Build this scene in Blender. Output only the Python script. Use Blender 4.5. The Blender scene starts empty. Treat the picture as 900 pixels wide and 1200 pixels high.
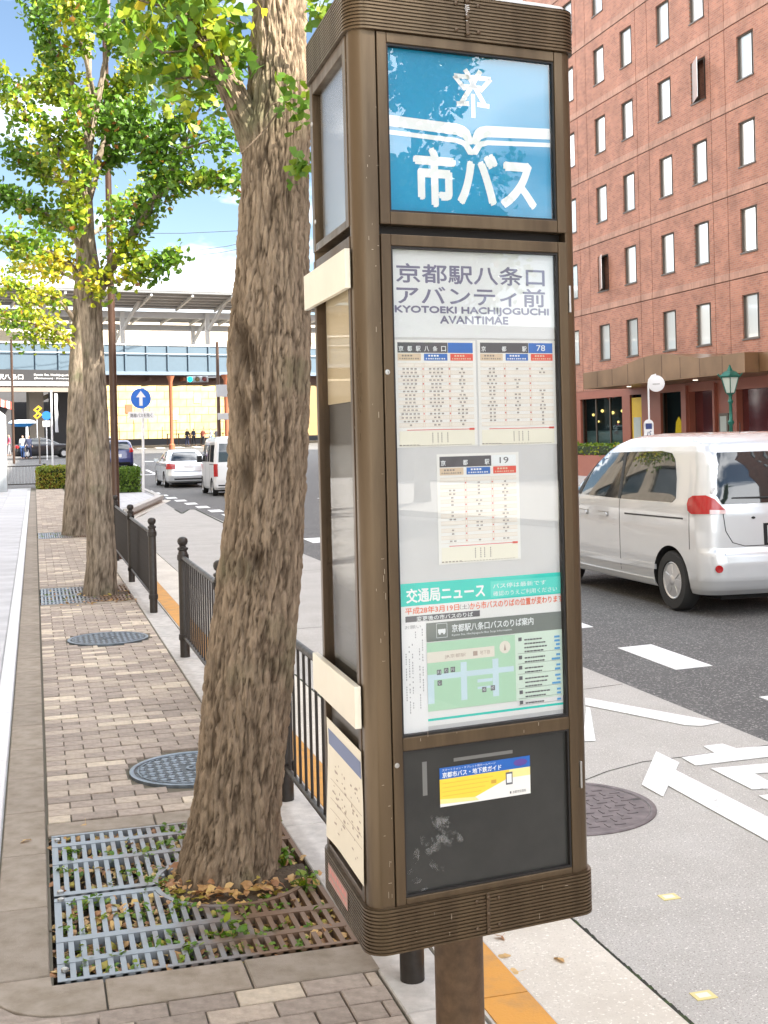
import bpy, bmesh, math, random
import numpy as np
from mathutils import Vector, Matrix, noise

# ------------------------------------------------------------------ camera, world, sun, exposure
SC = bpy.context.scene
COL = SC.collection
R = math.radians
F_PX, CX, CY = 1450.0, 450.0, 512.0          # lens length in photo pixels, principal point
YAW, ROLL, EYE = math.atan(410 / 1450), 0.0236, 1.65

cam_d = bpy.data.cameras.new('camera')
cam = bpy.data.objects.new('camera', cam_d)
COL.objects.link(cam)
cam_d.sensor_width = 36.0
cam_d.lens = F_PX / 1200 * 36
cam_d.shift_y = -(600 - CY) / 1200
cam_d.clip_start, cam_d.clip_end = 0.05, 3000
cam.matrix_world = (Matrix.Translation((0, 0, EYE)) @ Matrix.Rotation(-YAW, 4, 'Z')
                    @ Matrix.Rotation(R(90), 4, 'X') @ Matrix.Rotation(-ROLL, 4, 'Z'))
SC.camera = cam

SUN_EL, SUN_AZ = 40.0, 131.0                 # degrees; azimuth clockwise from +Y
sun_dir = Vector((math.sin(R(SUN_AZ)) * math.cos(R(SUN_EL)), math.cos(R(SUN_AZ)) * math.cos(R(SUN_EL)), math.sin(R(SUN_EL))))
sl = bpy.data.lights.new('sun', 'SUN')
sl.energy, sl.angle, sl.color = 4.5, R(0.55), (1.0, 0.93, 0.82)
so = bpy.data.objects.new('sun', sl)
COL.objects.link(so)
so.rotation_euler = (-sun_dir).to_track_quat('-Z', 'Y').to_euler()

world = bpy.data.worlds.new('World')
SC.world = world
world.use_nodes = True
wn, wl = world.node_tree.nodes, world.node_tree.links
wn.clear()
w_out = wn.new('ShaderNodeOutputWorld')
w_bg = wn.new('ShaderNodeBackground')
sky = wn.new('ShaderNodeTexSky')
sky.sky_type = 'NISHITA'
sky.sun_disc = False
sky.sun_elevation, sky.sun_rotation = R(SUN_EL), R(SUN_AZ)
sky.ozone_density = 1.3
sky.dust_density = 0.3
w_tc = wn.new('ShaderNodeTexCoord')
w_mp = wn.new('ShaderNodeMapping')
w_mp.inputs['Scale'].default_value = (1.0, 1.0, 2.6)
w_mp.inputs['Location'].default_value = (23.8, 12.6, 5.18)
w_nz = wn.new('ShaderNodeTexNoise')
w_nz.inputs['Scale'].default_value = 2.3
w_nz.inputs['Detail'].default_value = 7
w_nz.inputs['Roughness'].default_value = 0.55
w_rp = wn.new('ShaderNodeValToRGB')
w_rp.color_ramp.elements[0].position = 0.44
w_rp.color_ramp.elements[1].position = 0.60
w_mix = wn.new('ShaderNodeMix')
w_mix.data_type = 'RGBA'
w_mix.inputs['B'].default_value = (29.0, 29.3, 30.0, 1)
wl.new(w_tc.outputs['Generated'], w_mp.inputs['Vector'])
wl.new(w_mp.outputs[0], w_nz.inputs['Vector'])
wl.new(w_nz.outputs['Fac'], w_rp.inputs[0])
wl.new(w_rp.outputs[0], w_mix.inputs['Factor'])
wl.new(sky.outputs[0], w_mix.inputs['A'])
wl.new(w_mix.outputs['Result'], w_bg.inputs['Color'])
w_bg.inputs['Strength'].default_value = 0.05
wl.new(w_bg.outputs[0], w_out.inputs['Surface'])

SC.view_settings.view_transform = 'Standard'
SC.view_settings.look = 'None'
SC.view_settings.exposure = 2.1
SC.view_settings.gamma = 1.0
SC.render.engine = 'CYCLES'
SC.cycles.use_denoising = True
SC.cycles.max_bounces = 8
SC.cycles.transparent_max_bounces = 12
SC.cycles.caustics_reflective = False
SC.cycles.caustics_refractive = False

rnd = random.Random(7)

# ------------------------------------------------------------------ point helpers (photo pixel -> place in the street)
def ray(px, py):
    a, b = (px - CX) / F_PX, -(py - CY) / F_PX
    c, s = math.cos(ROLL), math.sin(ROLL)
    x, z = a * c + b * s, -a * s + b * c
    return Vector((x * math.cos(YAW) + math.sin(YAW), -x * math.sin(YAW) + math.cos(YAW), z))
def at(px, py, z=0.0):
    d = ray(px, py)
    return Vector((0, 0, EYE)) + d * ((z - EYE) / d.z)
def at_depth(px, py, zc):
    return Vector((0, 0, EYE)) + ray(px, py) * zc
def rise(y):                                  # the road climbs slowly towards the railway
    return 0.0 if y < 50 else 0.0195 * (min(y, 135) - 50)

# ------------------------------------------------------------------ materials
MATS = {}
def new_mat(name):
    m = bpy.data.materials.new(name)
    m.use_nodes = True
    m.node_tree.nodes.clear()
    return m, m.node_tree.nodes, m.node_tree.links
def pbr(name, col, rough=0.6, metal=0.0, var=0.12, scale=8.0, bump=0.0, bscale=40.0, coat=0.0, per_obj=0.0,
        emit=None, estr=0.0, stretch=(1, 1, 1), col2=None, c2pos=(0.5, 0.65), spec=0.5, coord='Object', rvar=0.0):
    """Principled material with noise-driven colour variation, optional second colour in patches, bump, per-object variation."""
    m, n, l = new_mat(name)
    out = n.new('ShaderNodeOutputMaterial')
    p = n.new('ShaderNodeBsdfPrincipled')
    l.new(p.outputs[0], out.inputs['Surface'])
    p.inputs['Roughness'].default_value = rough
    p.inputs['Metallic'].default_value = metal
    p.inputs['Specular IOR Level'].default_value = spec
    if coat:
        p.inputs['Coat Weight'].default_value = coat
        p.inputs['Coat Roughness'].default_value = 0.05
    tc = n.new('ShaderNodeTexCoord')
    mp = n.new('ShaderNodeMapping')
    mp.inputs['Scale'].default_value = stretch
    l.new(tc.outputs[coord], mp.inputs['Vector'])
    src = None
    if var or col2:
        nz = n.new('ShaderNodeTexNoise')
        nz.inputs['Scale'].default_value = scale
        nz.inputs['Detail'].default_value = 6
        nz.inputs['Roughness'].default_value = 0.6
        l.new(mp.outputs[0], nz.inputs['Vector'])
        mx = n.new('ShaderNodeMix')
        mx.data_type = 'RGBA'
        mr = n.new('ShaderNodeMapRange')
        if col2:
            mr.inputs['From Min'].default_value, mr.inputs['From Max'].default_value = c2pos
            a, b = col, col2
        else:
            mr.inputs['From Min'].default_value, mr.inputs['From Max'].default_value = 0.3, 0.7
            a, b = [c * (1 - var) for c in col], [min(1, c * (1 + var)) for c in col]
        l.new(nz.outputs['Fac'], mr.inputs['Value'])
        l.new(mr.outputs[0], mx.inputs['Factor'])
        mx.inputs['A'].default_value = (*a, 1)
        mx.inputs['B'].default_value = (*b, 1)
        src = mx.outputs['Result']
        if rvar:
            m2 = n.new('ShaderNodeMapRange')
            m2.inputs['From Min'].default_value, m2.inputs['From Max'].default_value = 0.3, 0.7
            m2.inputs['To Min'].default_value, m2.inputs['To Max'].default_value = rough - rvar, rough + rvar
            l.new(nz.outputs['Fac'], m2.inputs['Value'])
            l.new(m2.outputs[0], p.inputs['Roughness'])
    if per_obj:
        oi = n.new('ShaderNodeObjectInfo')
        mr = n.new('ShaderNodeMapRange')
        mr.inputs['To Min'].default_value, mr.inputs['To Max'].default_value = 1 - per_obj, 1 + per_obj
        l.new(oi.outputs['Random'], mr.inputs['Value'])
        vm = n.new('ShaderNodeVectorMath')
        vm.operation = 'SCALE'
        if src is None:
            rgb = n.new('ShaderNodeRGB')
            rgb.outputs[0].default_value = (*col, 1)
            src = rgb.outputs[0]
        l.new(src, vm.inputs[0])
        l.new(mr.outputs[0], vm.inputs['Scale'])
        src = vm.outputs[0]
    if src is None:
        p.inputs['Base Color'].default_value = (*col, 1)
    else:
        l.new(src, p.inputs['Base Color'])
    if bump:
        bz = n.new('ShaderNodeTexNoise')
        bz.inputs['Scale'].default_value = bscale
        bz.inputs['Detail'].default_value = 5
        l.new(mp.outputs[0], bz.inputs['Vector'])
        bp = n.new('ShaderNodeBump')
        bp.inputs['Strength'].default_value = bump
        bp.inputs['Distance'].default_value = 0.01
        l.new(bz.outputs['Fac'], bp.inputs['Height'])
        l.new(bp.outputs[0], p.inputs['Normal'])
    if emit:
        p.inputs['Emission Color'].default_value = (*emit, 1)
        p.inputs['Emission Strength'].default_value = estr
    MATS[name] = m
    return m
def flat(name, col, rough=0.55, **k):
    return pbr(name, col, rough, var=k.pop('var', 0.04), scale=k.pop('scale', 3.0), **k)
def pane_mat(name, tint=(1, 1, 1), refl=1.0, rough=0.0):
    m, n, l = new_mat(name)
    out = n.new('ShaderNodeOutputMaterial')
    tr = n.new('ShaderNodeBsdfTransparent'); tr.inputs[0].default_value = (*tint, 1)
    gl = n.new('ShaderNodeBsdfGlossy'); gl.inputs['Roughness'].default_value = rough
    fr = n.new('ShaderNodeFresnel'); fr.inputs['IOR'].default_value = 1.5
    mu = n.new('ShaderNodeMath'); mu.operation = 'MULTIPLY'; mu.inputs[1].default_value = refl; mu.use_clamp = True
    mx = n.new('ShaderNodeMixShader')
    ge = n.new('ShaderNodeNewGeometry'); m1 = n.new('ShaderNodeMath'); m1.operation = 'SUBTRACT'; m1.inputs[0].default_value = 1.0; m2 = n.new('ShaderNodeMath'); m2.operation = 'MULTIPLY'
    l.new(ge.outputs['Backfacing'], m1.inputs[1]); l.new(fr.outputs[0], mu.inputs[0]); l.new(mu.outputs[0], m2.inputs[0]); l.new(m1.outputs[0], m2.inputs[1]); l.new(m2.outputs[0], mx.inputs[0])
    l.new(tr.outputs[0], mx.inputs[1]); l.new(gl.outputs[0], mx.inputs[2]); l.new(mx.outputs[0], out.inputs['Surface'])
    MATS[name] = m
    return m
def leaf_mat(name, green, yellow, brown=(0.25, 0.10, 0.02)):
    """tint attribute 0..1: green to yellow, above 0.93 brown; light passes through a little"""
    m, n, l = new_mat(name)
    out = n.new('ShaderNodeOutputMaterial')
    at_ = n.new('ShaderNodeAttribute'); at_.attribute_name = 'tint'
    rp = n.new('ShaderNodeValToRGB')
    e = rp.color_ramp.elements
    e[0].position, e[0].color = 0.0, (green[0] * 0.55, green[1] * 0.6, green[2] * 0.6, 1)
    e[1].position, e[1].color = 0.35, (*green, 1)
    a = e.new(0.62); a.color = ((green[0] + yellow[0]) / 2.3, (green[1] + yellow[1]) / 2, green[2], 1)
    b = e.new(0.80); b.color = (*yellow, 1)
    c = e.new(0.97); c.color = (*brown, 1)
    l.new(at_.outputs['Fac'], rp.inputs[0])
    p = n.new('ShaderNodeBsdfPrincipled'); p.inputs['Roughness'].default_value = 0.45
    t = n.new('ShaderNodeBsdfTranslucent')
    mx = n.new('ShaderNodeMixShader'); mx.inputs[0].default_value = 0.30
    l.new(rp.outputs[0], p.inputs['Base Color']); l.new(rp.outputs[0], t.inputs[0])
    l.new(p.outputs[0], mx.inputs[1]); l.new(t.outputs[0], mx.inputs[2]); l.new(mx.outputs[0], out.inputs['Surface'])
    MATS[name] = m
    return m
def brick_mat(name, c1, c2, mortar, sx=0.22, sy=0.075, rot=False, bump=0.4, offset=0.5):
    """brick courses on a vertical wall that runs along Y (rot: along X)"""
    m, n, l = new_mat(name)
    out = n.new('ShaderNodeOutputMaterial')
    p = n.new('ShaderNodeBsdfPrincipled'); p.inputs['Roughness'].default_value = 0.75
    l.new(p.outputs[0], out.inputs['Surface'])
    tc = n.new('ShaderNodeTexCoord'); sp = n.new('ShaderNodeSeparateXYZ'); cb = n.new('ShaderNodeCombineXYZ')
    l.new(tc.outputs['Object'], sp.inputs[0])
    l.new(sp.outputs['X' if rot else 'Y'], cb.inputs['X']); l.new(sp.outputs['Z'], cb.inputs['Y'])
    bt = n.new('ShaderNodeTexBrick')
    bt.offset = offset
    bt.inputs['Scale'].default_value = 1.0
    bt.inputs['Brick Width'].default_value = sx
    bt.inputs['Row Height'].default_value = sy
    bt.inputs['Mortar Size'].default_value = 0.006
    bt.inputs['Color1'].default_value = (*c1, 1); bt.inputs['Color2'].default_value = (*c2, 1)
    bt.inputs['Mortar'].default_value = (*mortar, 1)
    bt.inputs['Bias'].default_value = -0.2
    l.new(cb.outputs[0], bt.inputs['Vector'])
    nz = n.new('ShaderNodeTexNoise'); nz.inputs['Scale'].default_value = 1.3; nz.inputs['Detail'].default_value = 5
    l.new(tc.outputs['Object'], nz.inputs['Vector'])
    mr = n.new('ShaderNodeMapRange'); mr.inputs['To Min'].default_value, mr.inputs['To Max'].default_value = 0.8, 1.2
    mr.inputs['From Min'].default_value, mr.inputs['From Max'].default_value = 0.3, 0.7
    l.new(nz.outputs['Fac'], mr.inputs['Value'])
    vm = n.new('ShaderNodeVectorMath'); vm.operation = 'SCALE'
    l.new(bt.outputs['Color'], vm.inputs[0]); l.new(mr.outputs[0], vm.inputs['Scale']); l.new(vm.outputs[0], p.inputs['Base Color'])
    bp = n.new('ShaderNodeBump'); bp.inputs['Strength'].default_value = bump; bp.inputs['Distance'].default_value = 0.01; bp.invert = True
    l.new(bt.outputs['Fac'], bp.inputs['Height']); l.new(bp.outputs[0], p.inputs['Normal'])
    MATS[name] = m
    return m
def bark_mat(name, c_lo, c_hi, moss=(0.07, 0.09, 0.04)):
    """grey-brown bark, colour from an elongated noise; the cracks come from the 'deep' attribute of the real relief"""
    m, n, l = new_mat(name)
    out = n.new('ShaderNodeOutputMaterial')
    p = n.new('ShaderNodeBsdfPrincipled'); p.inputs['Roughness'].default_value = 0.9; p.inputs['Specular IOR Level'].default_value = 0.2
    l.new(p.outputs[0], out.inputs['Surface'])
    tc = n.new('ShaderNodeTexCoord'); mp = n.new('ShaderNodeMapping'); mp.inputs['Scale'].default_value = (30, 30, 6)
    l.new(tc.outputs['Object'], mp.inputs['Vector'])
    nz = n.new('ShaderNodeTexNoise'); nz.inputs['Scale'].default_value = 1.2; nz.inputs['Detail'].default_value = 9; nz.inputs['Roughness'].default_value = 0.7
    l.new(mp.outputs[0], nz.inputs['Vector'])
    rp = n.new('ShaderNodeValToRGB'); rp.color_ramp.elements[0].position = 0.33; rp.color_ramp.elements[1].position = 0.68
    rp.color_ramp.elements[0].color = (*c_lo, 1); rp.color_ramp.elements[1].color = (*c_hi, 1)
    l.new(nz.outputs['Fac'], rp.inputs[0])
    n2 = n.new('ShaderNodeTexNoise'); n2.inputs['Scale'].default_value = 3.0; n2.inputs['Detail'].default_value = 4
    l.new(tc.outputs['Object'], n2.inputs['Vector'])
    mr = n.new('ShaderNodeMapRange'); mr.inputs['From Min'].default_value, mr.inputs['From Max'].default_value = 0.56, 0.72
    mr.inputs['To Max'].default_value = 0.6
    l.new(n2.outputs['Fac'], mr.inputs['Value'])
    mx = n.new('ShaderNodeMix'); mx.data_type = 'RGBA'; mx.inputs['B'].default_value = (*moss, 1)
    l.new(mr.outputs[0], mx.inputs['Factor']); l.new(rp.outputs[0], mx.inputs['A'])
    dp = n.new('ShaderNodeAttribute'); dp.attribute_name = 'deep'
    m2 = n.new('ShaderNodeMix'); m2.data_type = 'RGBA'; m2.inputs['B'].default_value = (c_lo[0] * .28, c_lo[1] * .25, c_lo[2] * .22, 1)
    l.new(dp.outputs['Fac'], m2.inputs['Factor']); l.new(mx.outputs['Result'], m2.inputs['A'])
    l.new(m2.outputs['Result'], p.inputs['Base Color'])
    bp = n.new('ShaderNodeBump'); bp.inputs['Strength'].default_value = 0.9; bp.inputs['Distance'].default_value = 0.012
    l.new(nz.outputs['Fac'], bp.inputs['Height']); l.new(bp.outputs[0], p.inputs['Normal'])
    MATS[name] = m
    return m

# ------------------------------------------------------------------ mesh builder
def root_loc(p):
    while p.parent: p = p.parent
    return Vector(p.location)
class Frame:
    """a vertical plane: origin o (x,y), direction u, outward normal n; pt(u, z, d)"""
    def __init__(s, o, u, n=None):
        s.o = Vector((o[0], o[1])); s.u = Vector((u[0], u[1])).normalized()
        s.n = Vector((n[0], n[1])).normalized() if n else Vector((s.u.y, -s.u.x))
    def pt(s, u, z, d=0.0):
        q = s.o + s.u * u + s.n * d
        return (q.x, q.y, z)
class MB:
    def __init__(s): s.v, s.f, s.m = [], [], []
    def add(s, pts, faces, m=0):
        b = len(s.v); s.v.extend([tuple(p) for p in pts])
        for f in faces: s.f.append([b + i for i in f]); s.m.append(m)
        return s
    def poly(s, pts, m=0): return s.add(pts, [list(range(len(pts)))], m)
    def hexa(s, p, m=0):
        return s.add(p, [(0, 3, 2, 1), (4, 5, 6, 7), (0, 1, 5, 4), (1, 2, 6, 5), (2, 3, 7, 6), (3, 0, 4, 7)], m)
    def box(s, x0, x1, y0, y1, z0, z1, m=0):
        return s.hexa([(x0, y0, z0), (x1, y0, z0), (x1, y1, z0), (x0, y1, z0), (x0, y0, z1), (x1, y0, z1), (x1, y1, z1), (x0, y1, z1)], m)
    def fbox(s, fr, u0, u1, z0, z1, d0, d1, m=0):
        return s.hexa([fr.pt(u0, z0, d1), fr.pt(u1, z0, d1), fr.pt(u1, z0, d0), fr.pt(u0, z0, d0),
                       fr.pt(u0, z1, d1), fr.pt(u1, z1, d1), fr.pt(u1, z1, d0), fr.pt(u0, z1, d0)], m)
    def prism(s, pts, vec, m=0):
        """closed planar polygon swept by vec"""
        n = len(pts); v = Vector(vec); a = [Vector(p) for p in pts]
        nrm = Vector((0, 0, 0))
        for i in range(n): nrm += a[i].cross(a[(i + 1) % n])
        if nrm.dot(v) > 0: a = a[::-1]
        return s.add(a + [p + v for p in a], [list(range(n)), list(range(2 * n - 1, n - 1, -1))] +
                     [[(i + 1) % n, i, n + i, n + (i + 1) % n] for i in range(n)], m)
    def ring_loft(s, rings, m=0, cap=True):
        n = len(rings[0]); b = []
        for r in rings: b.extend(r)
        f = []
        for k in range(len(rings) - 1):
            for i in range(n):
                j = (i + 1) % n
                f.append([k * n + i, k * n + j, (k + 1) * n + j, (k + 1) * n + i])
        if cap: f += [list(range(n - 1, -1, -1)), list(range((len(rings) - 1) * n, len(rings) * n))]
        return s.add(b, f, m)
    def tube(s, pts, rad, n=8, m=0, cap=True):
        pts = [Vector(p) for p in pts]
        if not hasattr(rad, '__len__'): rad = [rad] * len(pts)
        rings = []; ref = None
        for i, p in enumerate(pts):
            t = (pts[min(i + 1, len(pts) - 1)] - pts[max(i - 1, 0)]).normalized()
            if ref is None: ref = Vector((1, 0, 0)) if abs(t.x) < 0.8 else Vector((0, 1, 0))
            a = (ref - t * ref.dot(t)).normalized(); b = t.cross(a); ref = a
            rings.append([p + (a * math.cos(2 * math.pi * k / n) + b * math.sin(2 * math.pi * k / n)) * rad[i] for k in range(n)])
        return s.ring_loft(rings, m, cap)
    def lathe(s, prof, c=(0, 0, 0), n=16, m=0, cap=True):
        """prof: (radius, z) from bottom to top"""
        return s.ring_loft([[(c[0] + r * math.cos(2 * math.pi * k / n), c[1] + r * math.sin(2 * math.pi * k / n), c[2] + z) for k in range(n)] for r, z in prof], m, cap)
    def axis_lathe(s, prof, c, axis, n=16, m=0, cap=True):
        """prof: (radius, offset along axis)"""
        ax = Vector(axis).normalized(); q = ax.to_track_quat('Z', 'Y'); c = Vector(c)
        return s.ring_loft([[c + q @ Vector((r * math.cos(2 * math.pi * k / n), r * math.sin(2 * math.pi * k / n), z)) for k in range(n)] for r, z in prof], m, cap)
    def mesh(s, name, mats, off=Vector((0, 0, 0)), smooth=None):
        me = bpy.data.meshes.new(name)
        v = [(p[0] - off[0], p[1] - off[1], p[2] - off[2]) for p in s.v]
        me.from_pydata(v, [], s.f)
        for mt in (mats if isinstance(mats, (list, tuple)) else [mats]): me.materials.append(mt)
        if max(s.m, default=0) > 0: me.polygons.foreach_set('material_index', s.m)
        if smooth is not None:
            me.shade_smooth(); me.set_sharp_from_angle(angle=R(smooth))
        me.update()
        return me
    def build(s, name, mats, parent=None, smooth=None, world=True, loc=None, bevel=0.0, **props):
        off = Vector((0, 0, 0))
        if parent is not None and world: off = root_loc(parent)
        if loc is not None: off = Vector(loc)
        o = bpy.data.objects.new(name, s.mesh(name, mats, off, smooth))
        COL.objects.link(o)
        if loc is not None: o.location = loc
        if parent is not None: o.parent = parent
        if bevel:
            b = o.modifiers.new('bevel', 'BEVEL'); b.width = bevel; b.segments = 2; b.limit_method = 'ANGLE'
        for k, val in props.items(): o[k] = val
        return o
def tag(o, label, cat, group=None):
    o['label'] = label; o['category'] = cat
    if group: o['group'] = group
    return o
def thing(name, label, cat, loc=(0, 0, 0), group=None, rz=0.0):
    o = bpy.data.objects.new(name, None)
    o.empty_display_size = 0.2
    COL.objects.link(o); o.location = loc; o.rotation_euler = (0, 0, rz)
    return tag(o, label, cat, group)
def kids(o): return [c for c in ALL_KIDS.get(o.name, [])]
def copy_tree(o, parent=None):
    c = o.copy(); COL.objects.link(c)
    if parent is not None: c.parent = parent
    for ch in [x for x in COL.objects if x.parent == o]: copy_tree(ch, c)
    return c
_text_cache = {}
def text_geo(body, bold=0.0, shear=0.0, align='LEFT', spacing=1.0):
    key = (body, bold, shear, align, spacing)
    if key in _text_cache: return _text_cache[key]
    c = bpy.data.curves.new('t', 'FONT'); c.body = body; c.align_x = align; c.resolution_u = 3; c.fill_mode = 'FRONT'
    c.offset = bold; c.shear = shear; c.space_character = spacing
    o = bpy.data.objects.new('t', c); COL.objects.link(o)
    dg = bpy.context.evaluated_depsgraph_get()
    me = bpy.data.meshes.new_from_object(o.evaluated_get(dg))
    vs = np.array([v.co[:2] for v in me.vertices]); fs = [list(p.vertices) for p in me.polygons]
    bpy.data.objects.remove(o); bpy.data.curves.remove(c); bpy.data.meshes.remove(me)
    lo, hi = vs.min(0), vs.max(0)
    vs = (vs - lo) / (hi - lo)
    _text_cache[key] = (vs, fs)
    return vs, fs
def put_text(mb, body, fn, u0, u1, v0, v1, m=0, bold=0.0, spacing=1.0):
    """text scaled into the rectangle; fn(u, v) -> 3D point"""
    vs, fs = text_geo(body, 0.0, 0.0, 'LEFT', spacing)
    lines = body.count('\n') + 1; w = bold * (v1 - v0) / lines
    k = 0
    for dx, dy in ([(0, 0)] if not bold else [(-w, 0), (w, 0), (0, -w), (0, w), (-w * .7, w * .7), (w * .7, -w * .7)]):
        P = [Vector(fn(u0 + w + a * (u1 - u0 - 2 * w) + dx, v0 + b * (v1 - v0) + dy)) for a, b in vs]
        if k == 0:                             # a direction out of the surface, so the overprints never share a plane
            e = max(abs(u1 - u0), abs(v1 - v0)) * .1; p0, p1, p2 = Vector(fn(u0, v0)), Vector(fn(u0 + e, v0)), Vector(fn(u0, v0 + e)); nn = (p1 - p0).cross(p2 - p0).normalized()
            if nn.dot(Vector((0, 0, EYE)) - p0) < 0: nn = -nn
        eps = .00002 if abs(v1 - v0) < .5 else .0008
        mb.add([p + nn * (eps * k) for p in P], fs, m); k += 1

# ------------------------------------------------------------------ shared materials
pbr('brick_brown', (0.325, 0.272, 0.228), 0.85, var=0.25, scale=25, bump=0.35, bscale=160, per_obj=0.16)
pbr('brick_tan', (0.41, 0.345, 0.28), 0.85, var=0.22, scale=25, bump=0.35, bscale=160, per_obj=0.14)
pbr('brick_cream', (0.57, 0.49, 0.385), 0.85, var=0.2, scale=25, bump=0.3, bscale=160, per_obj=0.12)
pbr('joint_sand', (0.13, 0.115, 0.085), 0.95, var=0.4, scale=18, col2=(0.06, 0.085, 0.03), c2pos=(0.6, 0.75))
pbr('frame_stone', (0.31, 0.265, 0.215), 0.85, var=0.3, scale=9, bump=0.3, bscale=220, per_obj=0.1, col2=(0.20, 0.165, 0.12), c2pos=(0.4, 0.7))
pbr('plaza_slab', (0.50, 0.50, 0.51), 0.7, var=0.16, scale=2, bump=0.1, bscale=200, per_obj=0.06)
pbr('plaza_base', (0.42, 0.42, 0.42), 0.85)
pbr('white_granite', (0.68, 0.68, 0.69), 0.6, var=0.08, scale=60, per_obj=0.04)
pbr('kerb_stone', (0.48, 0.46, 0.43), 0.8, var=0.2, scale=14, bump=0.2, bscale=150, per_obj=0.06)
pbr('kerb_orange', (0.62, 0.29, 0.045), 0.7, var=0.22, scale=10, bump=0.2, bscale=120, col2=(0.46, 0.24, 0.07), c2pos=(0.45, 0.7))
def ground_speckle(name, base, dark, light, patch, rough=0.85, s1=260.0, s2=2.2, bump=0.35, dens=(0.56, 0.66), ldens=(0.60, 0.7)):
    m, n, l = new_mat(name)
    out = n.new('ShaderNodeOutputMaterial'); p = n.new('ShaderNodeBsdfPrincipled'); p.inputs['Roughness'].default_value = rough
    l.new(p.outputs[0], out.inputs['Surface'])
    tc = n.new('ShaderNodeTexCoord')
    def nz(scale, detail, rough_=0.6):
        q = n.new('ShaderNodeTexNoise'); q.inputs['Scale'].default_value = scale; q.inputs['Detail'].default_value = detail
        q.inputs['Roughness'].default_value = rough_
        l.new(tc.outputs['Object'], q.inputs['Vector']); return q
    def mr(src, a, b):
        q = n.new('ShaderNodeMapRange'); q.inputs['From Min'].default_value = a; q.inputs['From Max'].default_value = b
        l.new(src.outputs['Fac'], q.inputs['Value']); return q
    def mx(fac, a, b):
        q = n.new('ShaderNodeMix'); q.data_type = 'RGBA'; l.new(fac.outputs[0], q.inputs['Factor'])
        if isinstance(a, tuple): q.inputs['A'].default_value = (*a, 1)
        else: l.new(a.outputs['Result'], q.inputs['A'])
        q.inputs['B'].default_value = (*b, 1); return q
    fine, fine2, big = nz(s1, 2), nz(s1 * 0.72, 2), nz(s2, 8, 0.65)
    a = mx(mr(big, 0.35, 0.65), base, patch)
    b = mx(mr(fine, *dens), a, dark)
    c = mx(mr(fine2, *ldens), b, light)
    l.new(c.outputs['Result'], p.inputs['Base Color'])
    bp = n.new('ShaderNodeBump'); bp.inputs['Strength'].default_value = bump; bp.inputs['Distance'].default_value = 0.006
    l.new(fine.outputs['Fac'], bp.inputs['Height']); l.new(bp.outputs[0], p.inputs['Normal'])
    MATS[name] = m
ground_speckle('bay_concrete', (0.47, 0.45, 0.42), (0.22, 0.20, 0.18), (0.74, 0.72, 0.67), (0.40, 0.38, 0.35), s1=150, dens=(0.56, 0.68))
ground_speckle('gutter_concrete', (0.68, 0.63, 0.55), (0.48, 0.44, 0.38), (0.82, 0.78, 0.70), (0.55, 0.50, 0.43), s1=120, dens=(0.6, 0.7))
ground_speckle('asphalt', (0.115, 0.113, 0.11), (0.055, 0.055, 0.055), (0.32, 0.31, 0.29), (0.09, 0.088, 0.086), s1=85, bump=0.6, ldens=(0.57, 0.66))
ground_speckle('ground_mix', (0.26, 0.25, 0.24), (0.18, 0.17, 0.16), (0.35, 0.34, 0.32), (0.22, 0.21, 0.20), s1=30)
pbr('road_paint', (0.80, 0.80, 0.79), 0.65, var=0.1, scale=26, bump=0.3, bscale=200, col2=(0.40, 0.39, 0.37), c2pos=(0.64, 0.72))
pbr('crack', (0.03, 0.03, 0.025), 0.95, var=0.3, scale=30, col2=(0.05, 0.08, 0.02), c2pos=(0.5, 0.65))
pbr('iron_blue', (0.20, 0.235, 0.27), 0.42, 0.75, var=0.3, scale=20, rvar=0.12)
pbr('iron_brown', (0.175, 0.150, 0.150), 0.6, 0.5, var=0.3, scale=14)
pbr('soil', (0.085, 0.062, 0.04), 0.95, var=0.4, scale=20, bump=0.8, bscale=60)
pbr('fence_metal', (0.036, 0.031, 0.027), 0.42, 0.35, var=0.25, scale=30, rvar=0.1)
pbr('bronze', (0.125, 0.087, 0.050), 0.36, 0.55, var=0.18, scale=16, stretch=(1, 1, 0.12), col2=(0.080, 0.054, 0.031), c2pos=(0.42, 0.68), bump=0.03, bscale=50, rvar=0.09)
pbr('bronze_dark', (0.092, 0.062, 0.038), 0.38, 0.6, var=0.2, scale=9, stretch=(1, 1, 0.3), rvar=0.1)
pbr('bronze_brown', (0.12, 0.075, 0.042), 0.55, 0.3, var=0.3, scale=30, bump=0.1, bscale=120)
flat('gasket', (0.012, 0.010, 0.009), 0.6)
flat('steel', (0.55, 0.54, 0.52), 0.3, metal=0.9)
flat('white_paint', (0.80, 0.80, 0.80), 0.45)
flat('black', (0.02, 0.02, 0.02), 0.5)
flat('dark_glass', (0.02, 0.024, 0.028), 0.03, spec=0.9)
leaf_mat('ginkgo', (0.105, 0.225, 0.016), (0.66, 0.52, 0.03))
leaf_mat('litter_leaf', (0.34, 0.28, 0.07), (0.74, 0.50, 0.20), (0.40, 0.20, 0.09))

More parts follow.
